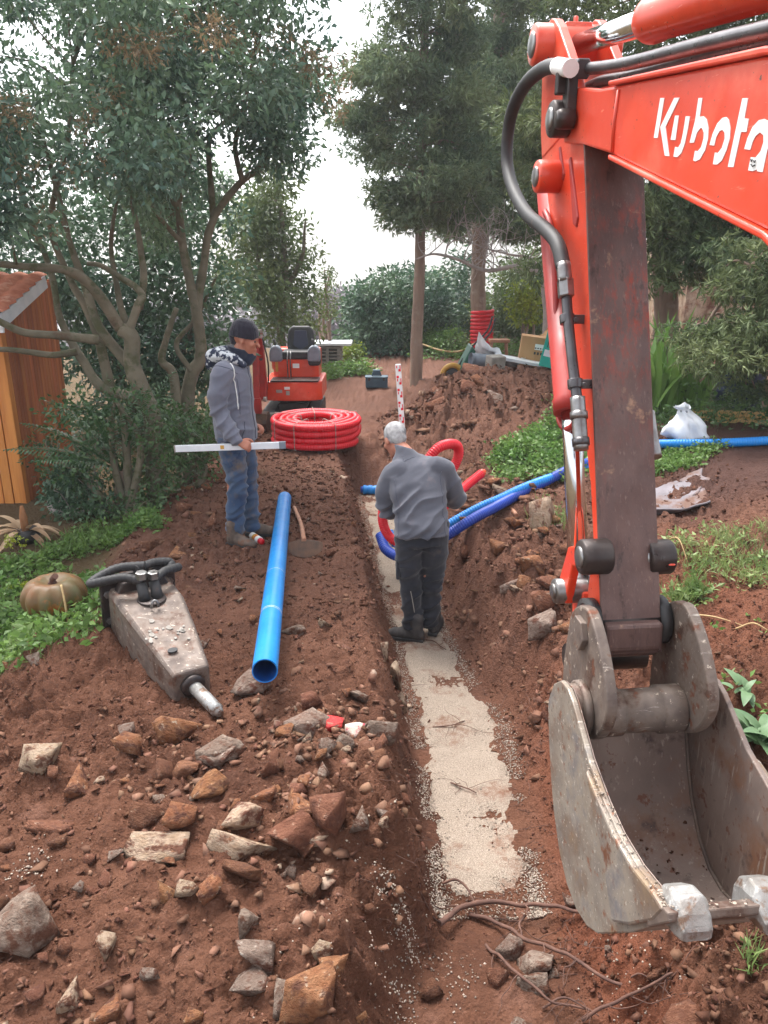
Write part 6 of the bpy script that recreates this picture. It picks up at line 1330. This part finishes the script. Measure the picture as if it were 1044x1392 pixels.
def tree(name, label, cat, base, limbs, cl, leafmat, bark, group=None, twigs=True, twr=.012, extra=None):
    e = empty(name, base, label, cat, group); mb = MB(); sk = []
    for pts, r0, r1 in limbs: sk.append(limb(mb, pts, r0, r1))
    S = np.concatenate(sk)
    if twigs:
        for c in cl['c']:
            k = np.argmin(((S - c) ** 2).sum(1)); p = S[k]
            if np.linalg.norm(p - c) > 1.0: continue
            md = (p + c) / 2 + vr.normal(size=3) * .06 * np.linalg.norm(c - p) + np.array([0, 0, .05])
            mb.tube(catmull([p, md, c], 4), np.linspace(twr, twr * .35, 9), 5)
    mb.build('trunk', bark, e, fix=False)
    V, F = merge(cl['m']); link('crown', np_mesh('crown', V - ORG[e.name], F), e, leafmat)
    if extra: V, F = merge(extra[0]); link('blossom', np_mesh('blossom', V - ORG[e.name], F), e, extra[1])
    return e
def pl(pts, Y, dY=0):
    n = len(pts); return [onY(p[0], p[1], (p[2] if len(p) > 2 else Y + dY * i / max(1, n - 1))) for i, p in enumerate(pts)]

# ---- two evergreen laurels on the left
Y1 = 7.6
gb = onY(214, 700, Y1); gb[2] = gz1(gb[0], gb[1]) - .1
limbsA = [
 ([gb] + pl([(208, 580), (195, 535), (181, 497), (178, 458), (163, 446)], Y1), 0.102, 0.070),
 (pl([(163, 446), (140, 410), (112, 379), (85, 366), (40, 362), (-20, 356)], Y1, -.7), 0.056, 0.028),
 (pl([(172, 452), (187, 415), (193, 404), (184, 392), (165, 380), (140, 362), (120, 358)], Y1, .3), 0.043, 0.021),
 (pl([(186, 508), (151, 467), (133, 440), (121, 406), (112, 379), (96, 330), (80, 270), (60, 190)], Y1 + .05, .3), 0.056, 0.021),
 (pl([(192, 540), (139, 527), (115, 494), (100, 470), (81, 430), (72, 385), (50, 320), (20, 240)], Y1 + .1, .6), 0.056, 0.021),
 (pl([(150, 535), (145, 509), (133, 455), (118, 418), (94, 379), (70, 300), (90, 200), (100, 90)], Y1 + .2, .2), 0.059, 0.017),
 (pl([(135, 461), (81, 455), (36, 452), (0, 438), (-40, 420)], Y1 - .1, -.5), 0.046, 0.025),
 (pl([(104, 477), (70, 482), (39, 479), (0, 474), (-50, 478)], Y1 + .1, -.3), 0.036, 0.021),
 (pl([(187, 420), (195, 380), (192, 340), (180, 280), (170, 200), (150, 120)], Y1 + .2, .3), 0.040, 0.014),
 (pl([(181, 470), (160, 400), (150, 330), (165, 260)], Y1 + .5, .3), 0.040, 0.014)]
Y2 = 8.6
gb2 = onY(246, 628, Y2); gb2[2] = gz1(gb2[0], gb2[1]) - .1
limbsB = [
 ([gb2] + pl([(240, 563), (236, 509), (221, 491), (226, 461), (240, 420)], Y2), 0.066, 0.028),
 ([gb2 + np.array([.08, .05, 0])] + pl([(253, 557), (262, 509), (275, 485), (268, 430), (258, 388), (248, 330), (240, 280), (215, 255)], Y2 + .1), 0.089, 0.032),
 (pl([(267, 440), (270, 400), (276, 365), (290, 300), (325, 250), (362, 218), (372, 170), (385, 120)], Y2 + .1, .2), 0.056, 0.017),
 (pl([(290, 300), (285, 240), (285, 190), (300, 170), (340, 140), (370, 100)], Y2 + .2, .3), 0.036, 0.014),
 (pl([(241, 285), (250, 240), (262, 190), (250, 120), (270, 40)], Y2 + .2, .4), 0.030, 0.013),
 (pl([(247, 330), (220, 300), (195, 260), (190, 200)], Y2, -.4), 0.026, 0.013),
 (pl([(330, 247), (320, 200), (330, 150), (350, 60), (380, 0)], Y2 + .1, -.5), 0.030, 0.013),
 (pl([(262, 505), (240, 470), (262, 440)], Y2 + .05, .1), 0.033, 0.025)]
def crown(polys, L, Wd, r0, r1, n, fine=True, flat=.8, **k):
    C = []; Mh = []
    for poly, cnt, ya, yb in polys:
        for c in centres(poly, cnt, ya, yb):
            r = vr.uniform(r0, r1); C.append(c); Mh.append(clump(c, (r * 1.15, r * 1.15, r * flat), int(n * (r / r1) ** 2), L, Wd, fine, **k))
    return {'c': C, 'm': Mh}
clA = crown([([(-160, -160), (240, -160), (250, 60), (215, 190), (150, 275), (60, 300), (-160, 320)], 112, 6.2, 9.4)], .076, .035, .24, .48, 540, True, drop=.35)
blo = [clump(onY(x, y, 6.6 + vr.uniform(-.3, .3)), (.16, .16, .14), 90, .05, .012, False, fan=2) for x, y in ((20, 160), (30, 230), (150, 130), (185, 60), (210, 55), (290, 45), (140, 220), (195, 65), (15, 140), (60, 300), (160, 60), (120, 170), (100, 235))]
tree('laurel_tree', 'spreading many stemmed evergreen beside the timber cabin', 'tree', gb, limbsA, clA, M['leaf_laurel'], M['bark_olive'], extra=(blo, M['leaf_bloom']))
clB = crown([([(180, -160), (385, -160), (405, 10), (425, 60), (420, 145), (385, 190), (350, 200), (300, 150), (270, 160), (235, 235), (190, 270)], 60, 7.2, 10.0), ([(350, 180), (385, 150), (385, 200), (365, 215)], 5, 8.3, 9.2), ([(190, 200), (320, 200), (270, 310), (200, 320)], 10, 8.8, 10.2)], .078, .036, .24, .46, 520, True, drop=.35)
blo = [clump(onY(x, y, 7.6), (.17, .17, .15), 90, .05, .012, False, fan=2) for x, y in ((295, 40), (350, 85), (425, 90), (460, 95), (420, 80), (250, 20), (240, 55), (455, 140), (330, 60), (385, 60))]
tree('laurel_tree', 'tall evergreen with pale forked trunks rising behind the beanie worker', 'tree', gb2, limbsB, clB, M['leaf_laurel'], M['bark_olive'], extra=(blo, M['leaf_bloom']))

# ---- masses behind them
def bush(name, label, polys, L, Wd, r0, r1, n, mat, bark, base, cat='bush', fine=False, stems=5, **k):
    cl = crown(polys, L, Wd, r0, r1, n, fine, **k); C = np.array(cl['c']); base = np.asarray(base, float).copy(); base[2] = gz1(base[0], base[1]) - .05
    top = C[:, 2].max(); lm = []
    for i in range(stems):
        t = C[vr.integers(len(C))]; lm.append(([base + np.array([vr.uniform(-.1, .1), vr.uniform(-.1, .1), 0]), base * .45 + t * .55 + vr.normal(size=3) * .1, t], .05, .015))
    return tree(name, label, cat, base, lm, cl, mat, bark, twr=.008)
bush('holm_oak', 'dense dark evergreen tree filling the gap behind the laurels', [([(-120, 260), (330, 260), (330, 520), (260, 600), (120, 590), (100, 420), (-120, 400)], 125, 10.5, 12.5)], .10, .05, .3, .5, 330, M['leaf_dark'], M['bark_olive'], onY(200, 600, 11.5), 'tree')
Ym = 15.5; gm = onY(385, 500, Ym); gm[2] = gz1(gm[0], gm[1])
clM = crown([([(310, 290), (345, 250), (380, 235), (400, 280), (424, 340), (430, 420), (420, 455), (330, 460), (300, 400)], 56, 14.5, 17)], .11, .05, .3, .5, 330, False)
tree('olive_green_tree', 'olive green tree standing behind the mini excavator', 'tree', gm, [([gm] + pl([(382, 440), (388, 380), (384, 310), (376, 250)], Ym), .10, .03), (pl([(386, 400), (410, 350), (415, 300)], Ym), .06, .02), (pl([(385, 420), (355, 370), (345, 300)], Ym), .06, .02)], clM, M['leaf_olive'], M['bark_olive'])
bush('round_bush', 'big rounded dark bush at the end of the track', [([(478, 455), (480, 410), (505, 375), (545, 362), (585, 375), (600, 420), (600, 485), (500, 490)], 70, 18.4, 20.5)], .13, .06, .35, .55, 380, M['leaf_dark'], M['bark_brown'], onY(540, 490, 19.5))
bush('hedge_bush', 'dark green bush between the two cypress trunks', [([(585, 380), (640, 350), (650, 470), (590, 475)], 34, 21, 23)], .13, .06, .4, .6, 330, M['leaf_dark'], M['bark_brown'], onY(615, 480, 22))
bush('hedge_bush', 'mottled green bush right of the wound red conduit', [([(655, 370), (765, 340), (775, 470), (660, 470)], 60, 18, 21)], .12, .055, .35, .6, 330, M['leaf_olive'], M['bark_brown'], onY(720, 475, 19.5))
bush('yellow_shrub', 'yellow green shrub shining in the far hedge', [([(690, 390), (745, 395), (740, 440), (695, 430)], 12, 17.2, 17.9)], .10, .05, .22, .34, 220, M['leaf_yellow'], M['bark_brown'], onY(715, 470, 17.5), 'shrub')
bush('bright_shrub', 'light green low shrub at the foot of the cypress trunks', [([(578, 455), (635, 450), (640, 480), (580, 485)], 16, 17.6, 18.8)], .09, .04, .2, .32, 220, M['leaf_weed'], M['bark_brown'], onY(605, 485, 18.2), 'shrub')
bush('bright_shrub', 'yellowish low shrub right of the pallet stack', [([(455, 480), (490, 470), (492, 500), (455, 502)], 10, 17.8, 18.6)], .08, .04, .18, .28, 180, M['leaf_yellow'], M['bark_brown'], onY(472, 500, 18.2), 'shrub')
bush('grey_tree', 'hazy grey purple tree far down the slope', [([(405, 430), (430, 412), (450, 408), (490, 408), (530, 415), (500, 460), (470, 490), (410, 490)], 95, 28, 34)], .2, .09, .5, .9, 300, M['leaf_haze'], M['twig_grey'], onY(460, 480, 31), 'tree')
bush('poplar_sapling', 'thin sapling poking up in the sky gap', [([(436, 372), (446, 360), (456, 372), (452, 440), (438, 440)], 10, 17, 18)], .08, .035, .14, .24, 110, M['leaf_olive'], M['bark_brown'], onY(446, 480, 17.5), 'tree')

# ---- cypresses over the track
def conifer(name, label, base, limbs, polys, mat, L=.12, Wd=.022, r0=.26, r1=.50, n=230, fan=4, **k):
    cl = crown([(p_, int(c_ * 1.35), a_, b_) for p_, c_, a_, b_ in polys], L, Wd, r0 * .6, r1 * 1.05, n, False, flat=.5, fan=fan, out=.35, drop=k.get('drop', .15), shell=.55)
    return tree(name, label, 'tree', base, limbs, cl, mat, M['bark_brown'], twr=.018)
Yc = 14.0; gc = onY(568, 529, Yc); gc[2] = gz1(gc[0], gc[1]) - .1
conifer('cypress_tree', 'straight cypress with bare lower trunk standing by the toolbox', gc, [([gc] + pl([(566, 500), (568, 420), (571, 340), (572, 250), (575, 120), (580, -60), (585, -200)], Yc), .125, .05)],
        [([(530, -220), (640, -220), (640, 40), (650, 180), (640, 270), (590, 300), (560, 300), (540, 280), (520, 250), (500, 190), (505, 130), (525, 60)], 135, 12.9, 15.2), ([(560, 200), (640, 200), (650, 300), (590, 318)], 16, 13.2, 15), ([(465, 165), (500, 140), (520, 200), (490, 205)], 9, 13.4, 14.4), ([(510, 240), (550, 270), (565, 305), (545, 315)], 7, 13.5, 14.3), ([(470, 100), (520, 60), (520, 120)], 6, 13.5, 14.3)], M['leaf_cypress'])
Yd = 17.6; gd = onY(653, 492, Yd); gd[2] = gz1(gd[0], gd[1]) - .1
conifer('cypress_tree', 'thicker cypress whose trunk is wound with red conduit', gd, [([gd] + pl([(651, 440), (650, 370), (657, 290), (668, 200), (676, 100), (680, -80), (682, -200)], Yd), .19, .08), (pl([(651, 340), (646, 300), (640, 240), (636, 150)], Yd), .10, .05)],
        [([(620, -220), (760, -220), (745, 60), (735, 190), (700, 250), (650, 260), (625, 180), (620, 40)], 85, 16.2, 19), ([(600, 100), (745, 60), (745, 310), (700, 320), (640, 280), (600, 250)], 60, 15.5, 18.5), ([(560, 230), (640, 250), (720, 320), (690, 350), (610, 330)], 10, 18, 19.5)], M['leaf_cypress'], .15, .03, .32, .56, 230)
# ---- cedars on the right, behind the boom
ge = onY(905, 520, 11.5); ge[2] = gz1(ge[0], ge[1]) - .1
conifer('cedar_tree', 'dark cedar filling the view behind the excavator boom', ge, [([ge] + pl([(905, 430), (900, 300), (890, 120), (885, -100), (880, -260)], 11.5), .2, .07)],
        [([(700, -220), (1200, -220), (1200, 60), (760, 60), (700, 20)], 70, 9.5, 12.5), ([(745, 40), (1150, 40), (1150, 240), (860, 300), (740, 260)], 78, 9.5, 12.5), ([(700, 130), (770, 130), (775, 360), (740, 380), (725, 300)], 18, 10.5, 12.5), ([(860, 240), (1150, 240), (1150, 400), (880, 380)], 50, 9.6, 12)], M['leaf_cedar'], .12, .022, .3, .52, 225, drop=.3)
gf = onY(1150, 560, 7.6); gf[2] = gz1(gf[0], gf[1]) - .1
dr_ = [([(985, 330), (1160, 260), (1160, 480), (1010, 500), (975, 450)], 58, 7.0, 8.6), ([(930, 430), (1160, 430), (1160, 545), (960, 535)], 34, 6.9, 8.2)]
conifer('cedar_tree', 'drooping olive cedar branches hanging above the white bag', gf, [([gf] + pl([(1150, 400), (1140, 250), (1130, 100)], 7.8), .14, .06), (pl([(1145, 330), (1050, 340), (990, 400), (960, 440)], 7.7), .04, .012), (pl([(1145, 400), (1060, 430), (990, 480), (950, 520)], 7.5), .035, .01)], dr_, M['leaf_cedar'], .085, .014, .2, .36, 210, drop=.5)

# ---- bare grey tree in front of the cypresses
gt = np.array([*onY(738, 500, 13.6)[:2], 0]); gt[2] = gz1(gt[0], gt[1]) - .1
e = empty('bare_tree', gt, 'leafless grey tree with tangled twigs in front of the cypresses', 'tree'); mb = MB()
limb(mb, [gt] + pl([(742, 440), (738, 372)], 13.6), .06, .05); limb(mb, pl([(738, 372), (700, 362), (660, 368), (620, 352), (590, 345), (565, 352)], 13.5), .045, .012); limb(mb, pl([(738, 372), (720, 350), (690, 345), (640, 330)], 13.5), .03, .012)
def twig(mb, p, d, L, r, depth):
    q = [p]; 
    for _ in range(3): d = unit(d + vr.normal(size=3) * .28 + np.array([0, 0, .04])); q.append(q[-1] + d * L / 3)
    mb.tube(catmull(q, 3), np.linspace(r, r * .45, 10), 5)
    if depth:
        for _ in range(3): twig(mb, q[vr.integers(1, 4)], unit(d + vr.normal(size=3) * .6), L * .68, r * .6, depth - 1)
for (x, y) in ((655, 367), (630, 356), (680, 364), (605, 350), (700, 362), (580, 348), (660, 340), (690, 345), (640, 332), (720, 352), (670, 366), (645, 362)):
    for _ in range(2): twig(mb, onY(x, y, 13.5), np.array([vr.uniform(-.8, .8), vr.uniform(-.6, .6), vr.uniform(-.15, 1)]), .55, .011, 2)
mb.build('branches', M['twig_grey'], e, fix=False)
# ---- understory on the left
bush('glossy_shrub', 'glossy green shrub growing under the laurel trunks', [([(110, 540), (210, 530), (235, 570), (230, 660), (200, 705), (120, 700), (60, 640), (40, 600)], 52, 6.9, 7.9)], .055, .03, .13, .3, 130, M['leaf_shrub'], M['bark_olive'], onY(170, 700, 7.3), 'shrub', True, 6)
bush('glossy_shrub', 'low green shrub between trunks and standing worker', [([(225, 560), (295, 560), (300, 600), (270, 650), (225, 680), (215, 620)], 34, 7.3, 8.6)], .055, .028, .12, .26, 140, M['leaf_shrub'], M['bark_olive'], onY(250, 660, 7.9), 'shrub', True, 5)
bush('grey_shrub', 'sparse grey green shrub against the cabin wall', [([(60, 640), (130, 600), (150, 700), (80, 715)], 22, 7.2, 7.7)], .06, .03, .12, .2, 160, M['leaf_dark'], M['twig_grey'], onY(105, 715, 7.4), 'shrub', True, 6)
def frond(mb, base, d, L, n=26, wd=.26, sag=.5):
    d = unit(np.asarray(d, float)); P = []; p = np.asarray(base, float); 
    for k in range(n + 1): P.append(p.copy()); p = p + unit(d + np.array([0, 0, -sag * (k / n) ** 1.3])) * L / n
    P = np.array(P); mb.tube(P, np.linspace(.012, .003, n + 1), 5)
    for k in range(3, n + 1):
        t = unit(P[k] - P[k - 1]); s_ = np.cross(t, (0, 0, 1)); s_ = unit(s_); w_ = wd * math.sin(math.pi * (k / n) ** .7) + .04
        for sg in (-1, 1):
            a = unit(s_ * sg + t * .75 + np.array([0, 0, .1])); tip = P[k] + a * w_ + np.array([0, 0, -.06 * w_ / .2]); m_ = P[k] + a * w_ * .5; q = unit(np.cross(a, (0, 0, 1))) * .011
            mb.add([P[k], m_ + q, tip, m_ - q], [(0, 1, 2, 3)])
pb = onY(170, 690, 7.4); pb[2] = gz1(pb[0], pb[1]); e = empty('young_palm', pb, 'young palm with feathery fronds under the laurel', 'palm')
for (x, y, Y) in ((22, 628, 7.0), (40, 590, 7.2), (75, 560, 7.4), (110, 545, 7.2), (222, 540, 7.9), (235, 520, 8.0), (60, 640, 6.9), (200, 545, 7.0)):
    tp = onY(x, y, Y); b = pb + np.array([0, 0, .45]); dd = tp - b; L_ = np.linalg.norm(dd); f_ = MB(); frond(f_, b, dd + np.array([0, 0, .35 * L_]), L_ * 1.12); f_.build('frond', M['frond'], e, fix=False)
MB().lathe([(0, .10), (.2, .09), (.45, .05)], pb, (0, 0, 1), 14).build('stem', M['bark_brown'], e)
# dead rosette with dry leaves
da = gpx(36, 736); e = empty('dead_rosette', da, 'withered plant with dry curled pale leaves by the cabin corner', 'plant')
MB().lathe([(0, .10), (.06, .13), (.12, .12)], da, (0, 0, 1), 16).build('dark_core', M['rubber'], e)
for k in range(16):
    q = vr.uniform(0, 6.28); d = np.array([math.cos(q), math.sin(q), vr.uniform(.2, 1.2)]); P_ = [da + np.array([0, 0, .08])]
    for s_ in range(5): P_.append(P_[-1] + unit(d) * .075); d = d + np.array([0, 0, -.35])
    C_ = catmull(P_, 3); sd3 = np.array([-math.sin(q), math.cos(q), 0]); wd = .03 * np.sin(np.linspace(.35, 3.0, len(C_))); m_ = MB(); V = []
    for p, w_ in zip(C_, wd): V += [p - sd3 * w_, p + np.array([0, 0, -.008]), p + sd3 * w_]
    m_.add(V, [(i * 3 + j, i * 3 + j + 1, i * 3 + 4 + j, i * 3 + 3 + j) for i in range(len(C_) - 1) for j in (0, 1)], 0, True).build('dry_leaf', M['dry'], e, fix=False)
MB().lathe([(0, .03), (.15, .035), (.26, .015)], da + np.array([.02, -.03, .1]), (.05, -.1, 1), 10).build('seed_head', M['rock_rust'], e)
# ---- strap leaved clump behind the arm, leafy plant under the bucket's right
def blade_mesh(name, L, w, bend, fold=.25, n=9):
    V = []; 
    for k in range(n + 1):
        t = k / n; ww = w * (math.sin(math.pi * (.12 + .88 * t) ** .8) ** .8 if t < 1 else 0) * .5; z = L * (t - .0) ; y = bend * L * t * t
        V += [(-ww, y - fold * ww, z * (1 - .25 * bend * t)), (0, y, z * (1 - .25 * bend * t)), (ww, y - fold * ww, z * (1 - .25 * bend * t))]
    me = bpy.data.meshes.new(name); me.from_pydata(V, [], [(i * 3 + j, i * 3 + j + 1, i * 3 + 4 + j, i * 3 + 3 + j) for i in range(n) for j in (0, 1)]); me.polygons.foreach_set('use_smooth', [True] * (2 * n)); me.update(); return me
sb = onY(908, 535, 8.3); sb[2] = gz1(sb[0], sb[1]); e = empty('strap_leaf_plant', sb, 'tall clump of upright green strap leaves behind the arm', 'plant')
bm_ = [blade_mesh('strap_leaf', 1.0, .075, b) for b in (.1, .3, .55)]
for x in bm_: x.materials.append(M['strap'])
hL = onY(908, 400, 8.3)[2] - sb[2]
for k in range(58):
    o = bpy.data.objects.new('strap_leaf', bm_[k % 3]); COL.objects.link(o); o.parent = e; q = vr.uniform(0, 6.28); s_ = hL * vr.uniform(.55, 1.05)
    o.location = (vr.uniform(-.3, .38), vr.uniform(-.2, .2), 0); o.rotation_euler = (vr.uniform(-.18, .05), vr.uniform(-.22, .22), q); o.scale = (vr.uniform(.8, 1.3), 1 * s_, s_)
lm_ = blade_mesh('broad_leaf', 1.0, .42, .5, .2)
lm_.materials.append(M['leaf_broad'])
for (px, py, n_, s0, s1, lab) in ((1032, 1010, 20, .14, .24, 'leafy green plant with broad lobed leaves at the bucket side'), (1002, 942, 9, .07, .12, 'small dusty green seedling left of the leafy plant')):
    g = gpx(px, py); e = empty('broadleaf_plant', g, lab, 'plant')
    for k in range(n_):
        o = bpy.data.objects.new('leaf', lm_); COL.objects.link(o); o.parent = e; s_ = vr.uniform(s0, s1); o.scale = (s_, s_, s_); o.rotation_euler = (vr.uniform(-1.5, -.35), 0, vr.uniform(0, 6.28)); o.location = (vr.uniform(-.05, .05), vr.uniform(-.05, .05), vr.uniform(0, .05))
# ---- weeds and grass
def ground_in(poly, n, world=False):
    out = []; c4 = poly if world else [gpx(x, y)[:2] for x, y in poly]
    wx = [p[0] for p in c4]; wy = [p[1] for p in c4]; k = 0
    while len(out) < n and k < n * 30:
        k += 1; x, y = vr.uniform(min(wx), max(wx)), vr.uniform(min(wy), max(wy))
        if inpoly(x, y, c4): out.append((x, y))
    A = np.array(out); return np.c_[A, gz(A[:, 0], A[:, 1])]
def weeds(name, label, poly, tufts, per, L, Wd, h, spread_, mat, cat='weeds', grass=0, gl=.14, world=False):
    T = ground_in(poly, tufts, world); T = T[fbm(T[:, 0], T[:, 1], 2.2, 3, 91) > -.32]; n = len(T) * per; P = np.repeat(T, per, 0); hh = np.repeat(h * vr.uniform(.3, 1.2, len(T)), per)
    P = P + np.c_[vr.normal(0, spread_, (n, 2)), vr.random(n) * hh]; A = np.c_[vr.normal(0, 1, (n, 2)), vr.uniform(-.1, .8, n)]
    parts = [leaves(P, A, vr.normal(size=(n, 3)), L * vr.uniform(.5, 1.3, n), Wd * vr.uniform(.6, 1.3, n), True)]
    if grass:
        G = ground_in(poly, grass, world); G = G[fbm(G[:, 0], G[:, 1], 2.6, 3, 92) > -.18]; m_ = len(G); A = np.c_[vr.normal(0, .45, (m_, 2)), np.ones(m_)]; parts.append(leaves(G, A, vr.normal(size=(m_, 3)), gl * vr.uniform(.4, 1.4, m_), .0055, True, .1, .35))
    V, F = merge(parts); return tag(link(name, np_mesh(name, V, F), None, mat), label, cat, kind='stuff')
weeds('garden_weeds', 'lush green weeds around the pumpkin', [(-60, 765), (60, 760), (150, 790), (140, 835), (118, 872), (60, 905), (-60, 950)], 420, 14, .065, .034, .12, .05, M['leaf_weed'], grass=1500)
weeds('verge_weeds', 'low bright weeds along the foot of the shrubs', [(60, 742), (110, 716), (215, 708), (222, 722), (150, 745), (60, 768)], 240, 12, .05, .028, .09, .04, M['leaf_weed'], grass=900)
weeds('bank_weeds', 'clover like weeds growing on the right bank', [(668, 632), (690, 600), (760, 578), (790, 600), (790, 650), (720, 655), (690, 650)], 460, 16, .055, .036, .12, .05, M['leaf_weed'], grass=500)
weeds('bank_weeds', 'sparse weeds behind the mound foot', [(715, 590), (760, 545), (775, 560), (770, 590)], 60, 10, .05, .03, .1, .05, M['leaf_weed'])
weeds('bank_grass', 'pale grass tufts on the slope right of the arm', [(900, 745), (960, 722), (1090, 712), (1090, 800), (1010, 800), (940, 790)], 150, 8, .05, .02, .07, .05, M['blade'], 'grass', 1300, .10)
weeds('bank_grass', 'small weed patch beside the arm pin', [(905, 815), (945, 795), (960, 812), (925, 832)], 40, 8, .05, .02, .06, .04, M['blade'], 'grass', 240, .12)
weeds('ridge_grass', 'green weed strip below the light blue conduit', [(880, 652), (890, 622), (955, 606), (985, 606), (940, 640)], 160, 12, .045, .024, .07, .04, M['leaf_weed'], 'weeds', 400, .1)
weeds('bank_weeds', 'tall weeds tangled around the white bag', [(880, 600), (905, 560), (960, 540), (1044, 560), (1044, 590), (960, 590)], 120, 12, .07, .034, .35, .05, M['leaf_shrub'], 'weeds', 500, .35)
weeds('stone_weeds', 'thin grass around the pale standing stone', [(715, 690), (770, 680), (780, 720), (730, 735)], 20, 8, .04, .02, .06, .04, M['blade'], 'grass', 260, .14)
weeds('bucket_tuft', 'small grass tuft below the bucket', [(1005, 1300), (1030, 1290), (1035, 1325), (1015, 1330)], 3, 4, .04, .015, .04, .02, M['blade'], 'grass', 46, .09)
weeds('seedlings', 'scattered seedlings on the right earth slope', [(910, 830), (1044, 820), (1044, 1000), (960, 930)], 14, 6, .04, .024, .03, .03, M['leaf_weed'], 'weeds')
weeds('track_weeds', 'green weeds along the far edge of the track', [(440, 512), (500, 500), (505, 508), (450, 520)], 160, 12, .09, .05, .25, .1, M['leaf_weed'])
weeds('hedge_grass', 'green ground cover beneath the far hedge', [(.7, 17), (4.0, 16.6), (4.2, 18.5), (.8, 19)], 220, 12, .11, .05, .3, .12, M['leaf_weed'], world=True)
# dry stalks
for (x0, y0, x1, y1, lift, lab) in ((905, 735, 935, 770, .1, 'dry straw stalk leaning beside the arm pin'), (930, 835, 1010, 855, .03, 'thin dry stalk lying on the right earth slope'), (1000, 855, 1044, 862, .05, 'pale twig sticking out of the right earth slope'), (760, 555, 800, 600, .1, 'bent dry stem in the bank weeds')):
    a, b = gpx(x0, y0), gpx(x1, y1); o = MB().tube(catmull([a, (a + b) / 2 + np.array([0, 0, lift]), b + np.array([0, 0, .02])], 8), np.linspace(.006, .003, 17), 6).build('dry_stalk', M['straw'], None); tag(o, lab, 'stalk')
# yellow flowers
fl_ = [gpx(22, 768) + np.array([vr.normal(0, .06), vr.normal(0, .06), .2 + vr.uniform(-.04, .06)]) for _ in range(26)] + [gpx(40, 820) + np.array([vr.normal(0, .05), vr.normal(0, .05), .16]) for _ in range(14)]
V, F = merge([clump(p, (.012, .012, .012), 7, .022, .014, False) for p in fl_]); tag(link('yellow_flowers', np_mesh('yellow_flowers', V, F), None, M['leaf_yellow']), 'tiny yellow flowers above the garden weeds', 'flowers', kind='stuff')
# distant woods down the slope
parts = []
for k in range(150):
    x = vr.uniform(-60, 60); Y = vr.uniform(48, 62); z = gz1(x, Y); parts.append(clump((x, Y, z + vr.uniform(.5, 3.0)), (2.2, 2.2, 1.8), 160, .7, .35, False))
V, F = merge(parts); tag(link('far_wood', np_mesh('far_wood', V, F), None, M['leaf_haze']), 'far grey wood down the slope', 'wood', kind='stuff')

# ------------------------------------------------------------------ damp air
hz = MB().box((0, 20, -3), (190, 130, 26)).build('haze', [], None); hm = bpy.data.materials.new('damp_air'); hm.use_nodes = True; t_ = hm.node_tree
t_.nodes.remove(t_.nodes['Principled BSDF']); pv = t_.nodes.new('ShaderNodeVolumePrincipled'); pv.inputs['Color'].default_value = (.9, .95, 1, 1); pv.inputs['Density'].default_value = .0018; pv.inputs['Anisotropy'].default_value = .35
t_.links.new(pv.outputs[0], t_.nodes['Material Output'].inputs['Volume']); hz.data.materials.append(hm); tag(hz, 'thin pale haze in the damp air', 'haze', kind='stuff')
